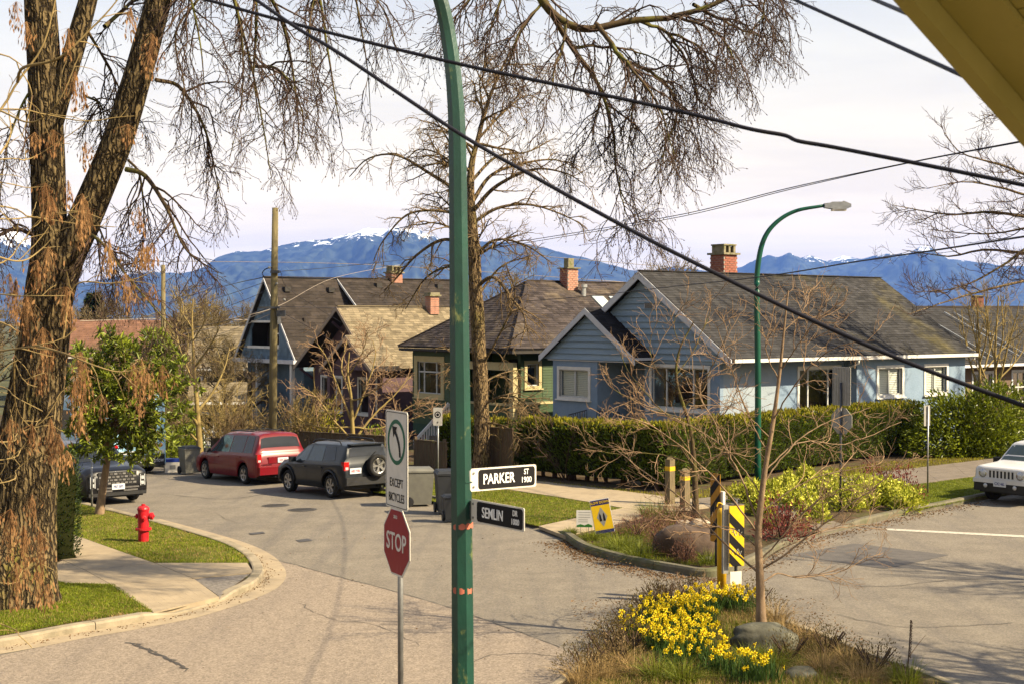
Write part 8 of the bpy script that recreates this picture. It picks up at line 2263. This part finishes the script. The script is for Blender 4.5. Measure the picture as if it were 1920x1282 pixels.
def clump(label, px, h, w, n, m, seed, bw=.012, name='sedge_clump', lean=1.0, cat='plant', group=None, dz=.09):
    b = G(*px) + [0, 0, dz]; rg_ = np.random.default_rng(seed)
    a = rg_.random(n) * 6.283; r = rg_.random(n) ** .5 * w * .25
    pos = np.column_stack([np.cos(a) * r, np.sin(a) * r, np.zeros(n)])
    dirs = np.column_stack([np.cos(a), np.sin(a), 0 * a])
    V, F = blade_np(pos, h * rg_.uniform(.6, 1.15, n), bw, rg_, lean * w / h, 4, dirs)
    o = MB().add(V, F).build(name, m, None); o.location = b
    return tag(o, label, cat, group)
for k_, (x, y, h, w, lb) in enumerate([(1165, 1035, .45, 1.3, 'arching green sedge tuft by the yellow yard sign'), (1200, 1052, .45, 1.2, 'arching green sedge tuft at the corner bed kerb'), (1245, 985, .6, 1.3, 'tall sedge tuft behind the pink heather'), (1222, 975, .55, 1.1, 'dark sedge tuft at the paved edge of the corner bed'),
        (1110, 1018, .3, .8, 'low green sedge tuft by the white notice'), (1330, 1062, .35, .9, 'low sedge tuft before the brown boulder'), (1500, 995, .35, .9, 'straw coloured sedge tuft near the red nandina'), (1070, 1008, .22, .5, 'tiny green tuft at the pointed end of the corner bed'), (1440, 995, .4, .8, 'green leaf tuft left of the red nandina')]):
    clump(lb, (x, y), h, w, 260, M_SEDGE if k_ != 6 else M_DRYG, 140 + k_)
for k_, (x, y, w) in enumerate([(1195, 1010, 1.1), (1225, 1000, 1.2), (1260, 1020, 1.1), (1240, 1030, 1.0), (1290, 1000, 1.0), (1265, 985, 1.0), (1250, 1050, .7), (1285, 1062, .6)]):
    leafy('pinkish brown winter heather mound in the corner bed', (x, y), w, .52, 900, M_PINKH, 150 + k_, (.04, .08), (.008, .014), name='heather', up=1.0, group='heather in the corner bed', cat='plant')

# ---------------------------------------------------------------- boulders
def boulder(label, px, dim, m, seed, rz=0.0, name='boulder', sink=.12, base=None, amp=.13):
    b = (G(*px) + [0, 0, .09]) if base is None else base
    n1, n2 = 30, 20
    th = np.linspace(0, math.pi, n2); ph = np.linspace(0, 2 * math.pi, n1, endpoint=False)
    T_, Ph = np.meshgrid(th, ph, indexing='ij')
    v = np.stack([np.sin(T_) * np.cos(Ph), np.sin(T_) * np.sin(Ph), np.cos(T_)], -1)
    sq = np.sign(v) * np.abs(v) ** .74
    nz = fbm(v[..., 0] * 1.6 + seed, v[..., 1] * 1.6 + v[..., 2] * 1.9, seed, 4, gain=.5)
    w = sq * (1 + amp * nz)[..., None] * np.asarray(dim) / 2
    w[..., 2] += dim[2] / 2 - sink
    i, j = np.meshgrid(np.arange(n2 - 1), np.arange(n1), indexing='ij'); j2 = (j + 1) % n1
    F = np.stack([i*n1+j, (i+1)*n1+j, (i+1)*n1+j2, i*n1+j2], -1).reshape(-1, 4)
    o = MB().add(w.reshape(-1, 3), F).build(name, m, None, smooth=True); o.location = b; o.rotation_euler = (0, 0, rz)
    return tag(o, label, 'rock')
boulder('long grey mottled boulder behind the young tree in the daffodil bed', (1432, 1230), (1.08, .55, .54), M_ROCK, 3, R(-8), amp=.24)
boulder('large dark brown boulder in the corner bed', (1312, 1046), (1.85, 1.2, 1.0), M_ROCKB, 15, R(12), sink=.22, amp=.26)
boulder('pale stone on the far side of the brown boulder, left one', (1281, 1000), (.42, .4, .38), M_ROCKP, 7)
boulder('pale stone on the far side of the brown boulder, by the hazard board', (1312, 1003), (.48, .4, .45), M_ROCKP, 8)
boulder('round pale stone at the foot of the pink heather', (1267, 1043), (.38, .34, .36), M_ROCKP, 9, name='stone')
boulder('flat pale stone before the brown boulder', (1296, 1050), (.36, .28, .22), M_ROCKP, 10, name='stone')
boulder('small pale stone nearest the corner bed kerb', (1278, 1055), (.24, .2, .18), M_ROCKP, 11, name='stone')
boulder('small grey stone near the post of the weathered hazard board', (1330, 1060), (.22, .2, .22), M_ROCK, 12, name='stone')
boulder('low grey stone at the front of the daffodil bed', (1500, 1278), (.5, .4, .25), M_ROCK, 13, name='stone')

# ---------------------------------------------------------------- daffodil bed
fm = MB(); 
for k in range(6):
    a = k * math.pi / 3; c, s_ = math.cos(a), math.sin(a)
    pt = lambda r, w, z: (r * c - w * s_, r * s_ + w * c, z)
    fm.add([pt(.008, 0, 0), pt(.028, -.014, .006), pt(.048, 0, -.004), pt(.028, .014, .006)], np.array([[0, 1, 2, 3]]))
FL_ME = mesh_from('flower', fm.v, fm.f); FL_ME.materials.append(M_DAFF)
tm = MB().lathe([(.008, .0), (.012, .018), (.017, .034), (.015, .032), (.006, .012)], 9)
TR_ME = mesh_from('trumpet', tm.v, tm.f, True); TR_ME.materials.append(M_DAFT)
rg_ = np.random.default_rng(77)
daf = [(1205,1215,34),(1240,1232,30),(1280,1240,34),(1255,1198,34),(1215,1192,30),(1300,1215,28),(1320,1250,24),(1290,1172,34),(1325,1160,36),(1360,1152,34),(1390,1158,26),(1262,1262,22),(1345,1275,18),(1395,1290,14),(1270,1222,30),(1310,1185,26),(1240,1170,22),(1425,1292,14)]
_lead = ['growing against the young tree trunk', 'on the roadside edge of the bed', 'in the middle of the bed']
nfl = 0
for k_, (x, y, nf) in enumerate(daf):
    b = G(x, y) + [0, 0, .09]
    cl = thing('daffodil_clump', 'clump of yellow daffodils with strap leaves in the near corner bed', 'flowers', b, 0, 'daffodils in the near corner bed')
    n = 130; a = rg_.random(n) * 6.283; r = rg_.random(n) ** .5 * .30
    V, F = blade_np(np.column_stack([np.cos(a) * r, np.sin(a) * r, 0 * r]), rg_.uniform(.28, .44, n), .020, rg_, .45, 4)
    MB().add(V, F).build('leaves', M_DAFL, cl)['kind'] = 'stuff'
    st = MB()
    for q in range(nf if nfl < 480 else 0):
        a, r = rg_.random() * 6.283, rg_.random() ** .5 * .36; h = rg_.uniform(.26, .50)
        p0 = np.array([math.cos(a) * r * .8, math.sin(a) * r * .8, 0]); p1 = np.array([math.cos(a) * r * 1.1, math.sin(a) * r * 1.1, h])
        st.tube([p0, p1 - [0, 0, .03], p1], .004, 4, cap=False)
        yaw = R(-60) + rg_.normal(0, 1.3)
        f_ = obj('flower', FL_ME, None, cl); f_.location = p1; f_.rotation_euler = (R(72) + rg_.normal(0, .25), rg_.random() * 1.0, yaw); s_ = rg_.uniform(.75, 1.3); f_.scale = (s_, s_, s_)
        t_ = obj('trumpet', TR_ME, None, f_); nfl += 1
    st.build('stalks', M_DAFL, cl)['kind'] = 'stuff'
dry = [(1100,1272,'h'),(1135,1245,'h'),(1160,1262,'d'),(1185,1230,'h'),(1130,1282,'d'),(1180,1195,'h'),(1215,1165,'h'),(1255,1148,'h'),(1300,1138,'h'),(1340,1132,'d'),(1420,1150,'h'),(1455,1172,'d'),(1160,1215,'h'),(1090,1290,'d'),(1470,1200,'d'),(1230,1150,'h'),(1510,1215,'d'),(1550,1240,'h'),(1590,1260,'d'),(1640,1275,'h'),(1480,1250,'h'),(1540,1270,'d'),(1450,1262,'s'),(1400,1262,'s'),(1700,1295,'s'),(1620,1290,'d'),(1190,1275,'d'),(1280,1290,'s'),(1230,1285,'s')]
for k_, (x, y, t) in enumerate(dry):
    if t == 'h': leafy('brownish heath shrublet in the near corner bed', (x, y), .95, .50, 900, M_HEATH, 200 + k_, (.025, .055), (.010, .016), name='heath_shrub', up=.9, group='heath shrublets in the near corner bed', cat='plant')
    elif t == 'd': clump('dry straw grass tuft in the near corner bed', (x, y), .42, .8, 240, M_DRYG, 200 + k_, .007, name='dry_grass_tuft', group='dry grass tufts in the near corner bed')
    else: clump('green grass tuft in the near corner bed', (x, y), .40, .8, 220, M_SEDGE, 200 + k_, .012, name='green_tuft', group='green tufts in the near corner bed')
twig_shrub('small leafless shrub with upright twigs behind the daffodils', (1238, 1158), .75, .5, 16, M_TWIG, 230, .006, name='low_twig_shrub')
twig_shrub('thin leafless shrub beside the yellow bollard', (1300, 1142), .6, .5, 14, M_REDTWIG, 231, .006, name='low_twig_shrub')
twig_shrub('grey driftwood like dead shrub before the daffodils', (1180, 1262), .7, .6, 10, M_PALEBARK, 232, .012, name='dead_shrub')
b = G(1700, 1282) + [0, 0, .09]
sk = thing('dead_flower_spike', 'dark dead flower spike standing near the right kerb of the daffodil bed', 'plant', b)
MB().tube([(0, 0, 0), (.03, 0, .35), (.06, 0, .85)], [.012, .010, .006], 6).build('stalk', M_TWIG, sk)
MB().tube([(.02, 0, .3), (.16, .02, .48), (.28, .03, .62)], [.006, .005, .003], 5).build('side_stalk', M_REDTWIG, sk)
sc_ = MB()
for k in range(60):
    z = .3 + .55 * k / 60; a = k * 2.4; sc_.box((.03 + .035 * (z / .85) + .014 * math.cos(a), .014 * math.sin(a), z), (.012, .012, .016))
sc_.build('seed_heads', M_TWIG, sk)

# ---------------------------------------------------------------- grass and litter
def lawn_blades(name, poly_px, n, seed, h=(.02, .055), dz=.095, w=.012, m=M_GRASS):
    rg_ = np.random.default_rng(seed)
    poly = GP(poly_px, dz)[:, :2]; cc_ = poly.mean(0); poly = cc_ + (poly - cc_) * 1.012
    lo, hi = poly.min(0), poly.max(0); out = np.zeros((0, 2))
    while len(out) < n:
        q = lo + rg_.random((n * 2, 2)) * (hi - lo)
        ins = np.zeros(len(q), bool)
        for a, b_ in zip(poly, np.roll(poly, -1, 0)):
            c_ = (a[1] > q[:, 1]) != (b_[1] > q[:, 1]); xi = (b_[0] - a[0]) * (q[:, 1] - a[1]) / (b_[1] - a[1] + 1e-12) + a[0]
            ins ^= c_ & (q[:, 0] < xi)
        out = np.vstack([out, q[ins]])
    out = out[:n]
    pos = np.column_stack([out, ground_z(out[:, 0], out[:, 1]) + dz])
    pat = fbm(out[:, 0] * 1.1, out[:, 1] * 1.1, seed, 4)
    keep = rg_.random(n) > np.clip((pat - .35) * 1.4, 0, .85); out, pos, pat = out[keep], pos[keep], pat[keep]; n = len(out)
    V, F = blade_np(pos, rg_.uniform(h[0], h[1], n) * (1 + .35 * pat), w, rg_, .8, 2)
    o = MB().add(V, F).build(name, m); o['kind'] = 'stuff'; o['label'] = 'short green lawn grass'
lawn_blades('grass_far_west', [(120,933),(201,956),(270,973),(350,995),(433,1020),(468,1043),(464,1054),(289,1054),(222,1031),(154,1007),(60,975)], 42000, 301)
lawn_blades('grass_near_west', [(0,1190),(57,1180),(134,1166),(218,1152),(286,1147),(211,1096),(124,1094),(60,1077),(0,1068)], 46000, 302, (.02, .06))
lawn_blades('grass_far_side', [(770,884),(795,893),(880,907),(975,922),(1167,952),(1008,985),(980,979),(905,958),(830,942),(760,930),(700,922)], 42000, 303)
lawn_blades('grass_right', [(1704,910),(1830,893),(1930,880),(1930,912),(1834,933),(1783,944),(1715,957)], 26000, 304)
for k_, pl_ in enumerate(([(120,933),(201,956),(350,995),(468,1043),(464,1054),(289,1054),(154,1007)], [(0,1190),(134,1166),(286,1147),(211,1096),(124,1094),(0,1068)], [(770,884),(975,922),(1167,952),(1008,985),(905,958),(760,930)])):
    lawn_blades('dry_lawn_blades', pl_, 8000, 320 + k_, (.02, .06), .095, .011, M_DRYG)
lawn_blades('grass_corner_bed', [(1075,1008),(1200,985),(1240,975),(1330,1000),(1345,1060),(1280,1060),(1180,1045),(1100,1025)], 14000, 305, (.04, .12), .095, .010, M_SEDGE)
lawn_blades('grass_near_bed', [(1090,1290),(1200,1180),(1300,1140),(1400,1140),(1480,1185),(1640,1245),(1760,1290),(1600,1300),(1300,1300)], 22000, 306, (.04, .14), .095, .008, M_SEDGE)
lawn_blades('dry_grass_near_bed', [(1090,1290),(1200,1180),(1300,1140),(1400,1140),(1480,1185),(1640,1245),(1760,1290),(1600,1300),(1300,1300)], 20000, 307, (.05, .16), .095, .006, M_DRYG)
lawn_blades('grass_hedge_foot', [(1005,903),(1240,930),(1300,936),(1450,920),(1640,888),(1840,862),(1840,852),(1640,868),(1256,928),(968,898)], 9000, 308, (.04, .12), .095, .014, M_CEDARY)

def litter(name, path, n, spread, seed, m=M_LITTER, size=(.03, .07), dz=.012):
    rg_ = np.random.default_rng(seed); p = catmull(np.array([G(*q) for q in path]), 8); p = resample(p, 80)
    i = rg_.integers(0, 79, n); q = p[i] + (p[i + 1] - p[i]) * rg_.random((n, 1))
    tn = unit(p[i + 1] - p[i]); nn = np.column_stack([-tn[:, 1], tn[:, 0]])
    off = np.abs(rg_.normal(0, spread, n)); xy = q[:, :2] - nn * off[:, None]
    pos = np.column_stack([xy, ground_z(xy[:, 0], xy[:, 1]) + dz])
    d = rg_.normal(size=(n, 3)) * [1, 1, .12]
    V, F = leaf_np(pos, d, rg_.uniform(*size, n), rg_.uniform(.012, .03, n), rg_, .1, .05)
    o = MB().add(V, F).build(name, m); o['kind'] = 'stuff'
litter('leaf_litter_corner', [(1065,1013),(1100,1036),(1177,1060),(1278,1079),(1347,1083)], 2200, .35, 311)
litter('leaf_litter_right', [(1391,1069),(1428,1052),(1488,1022),(1582,995),(1709,965),(1834,940)], 1500, .28, 312)
litter('leaf_litter_gutter', [(0,1215),(134,1190),(300,1161),(416,1129),(490,1090),(487,1060),(433,1025),(300,985)], 700, .12, 313, size=(.02, .05))
def scatter_ground(name, poly_px, n, seed, m, size, dz):
    rg_ = np.random.default_rng(seed); poly = GP(poly_px)[:, :2]; lo, hi = poly.min(0), poly.max(0)
    q = lo + rg_.random((n, 2)) * (hi - lo); pos = np.column_stack([q, ground_z(q[:, 0], q[:, 1]) + dz])
    V, F = leaf_np(pos, rg_.normal(size=(n, 3)) * [1, 1, .1], rg_.uniform(*size, n), rg_.uniform(.008, .02, n), rg_, .1, .05)
    MB().add(V, F).build(name, m)['kind'] = 'stuff'
scatter_ground('leaf_litter_bed', [(1075,1010),(1340,960),(1345,1070)], 1500, 314, M_LITTER, (.03, .07), .10)
scatter_ground('leaf_litter_road', [(300,1270),(1300,1130),(1100,960),(600,1000)], 160, 315, M_LITTER, (.03, .07), .012)
scatter_ground('leaf_litter_near_bed', [(1100,1280),(1300,1130),(1700,1280)], 2500, 316, M_LITTER, (.03, .08), .10)

# ---------------------------------------------------------------- distant trees
proto = None
rg_ = np.random.default_rng(401)
spots = []
for k in range(24): spots.append((rg_.uniform(170, 490), rg_.uniform(545, 640), rg_.uniform(100, 185)))
for k in range(6): spots.append((rg_.uniform(-40, 170), rg_.uniform(560, 590), rg_.uniform(130, 200)))
for k in range(9): spots.append((rg_.uniform(560, 1050), rg_.uniform(570, 588), rg_.uniform(170, 240)))
for k in range(10): spots.append((rg_.uniform(1120, 2000), rg_.uniform(578, 592), rg_.uniform(170, 260)))
for x_, y_, Y_ in ((215,640,82),(262,655,78),(320,625,88),(400,610,84),(440,640,80),(160,650,86),(470,668,76),(360,668,75),(205,662,70),(255,675,66),(300,668,68),(420,655,70),(180,676,68)): spots.append((x_, y_, Y_))
spots.append((975, 515, 105)); spots.append((1265, 470, 110))
protos = []
GT = 'bare trees in the hazy thicket beyond the houses'
for sdd in (1, 2, 3):
    t = free_tree('bare rounded tree in the thicket beyond the houses', (0, 0, 0), 10, .22, 4.4, 400 + sdd, m=M_FARTWIG, nl=20, dens=(7, 5, 2), first=.22, up=-.2, fat=3.2, name='distant_tree', group=GT)
    protos.append(t.root)
for k, (x, y, Y) in enumerate(spots):
    top = P(x, y, Y); gz_ = float(ground_z(top[0], Y)); s_ = (top[2] - gz_) / 10.5
    r0 = protos[k % 3] if k < 3 else copy_tree(protos[k % 3])
    r0['label'] = 'bare rounded tree in the thicket beyond the ' + ('rust red and tan roofs' if x < 500 else 'steep dark roof and green house' if x < 1100 else 'blue bungalow and brown house')
    r0.location = (top[0], Y, gz_); r0.scale = (s_ * rg_.uniform(.8, 1.3),) * 2 + (s_,); r0.rotation_euler = (0, 0, rg_.random() * 6.28)
# dark conifer
top = P(176, 553, 150); gz_ = float(ground_z(top[0], 150)); hC = top[2] - gz_
cf = thing('conifer_tree', 'dark green pointed conifer rising above the rust red roof', 'tree', (top[0], 150, gz_))
MB().tube([(0, 0, 0), (0, 0, hC)], [.3, .03], 8).build('trunk', M_PALEBARK, cf)
n = 5000; t = rg_.random(n) ** .7; a = rg_.random(n) * 6.283; rr_ = (1 - t) ** .75 * 3.0 * (.75 + .25 * np.sin(t * 55)) * rg_.uniform(.55, 1.0, n)
pos = np.column_stack([np.cos(a) * rr_, np.sin(a) * rr_, hC * (.08 + .92 * t)])
V, F = leaf_np(pos, np.column_stack([np.cos(a), np.sin(a), np.full(n, -.1)]) + rg_.normal(0, .3, (n, 3)), rg_.uniform(.5, .9, n), .32, rg_, .1, .3)
MB().add(V, F).build('foliage', M_CONIF, cf)['kind'] = 'stuff'
print('built in', round(time.time() - T_START, 1), 's')
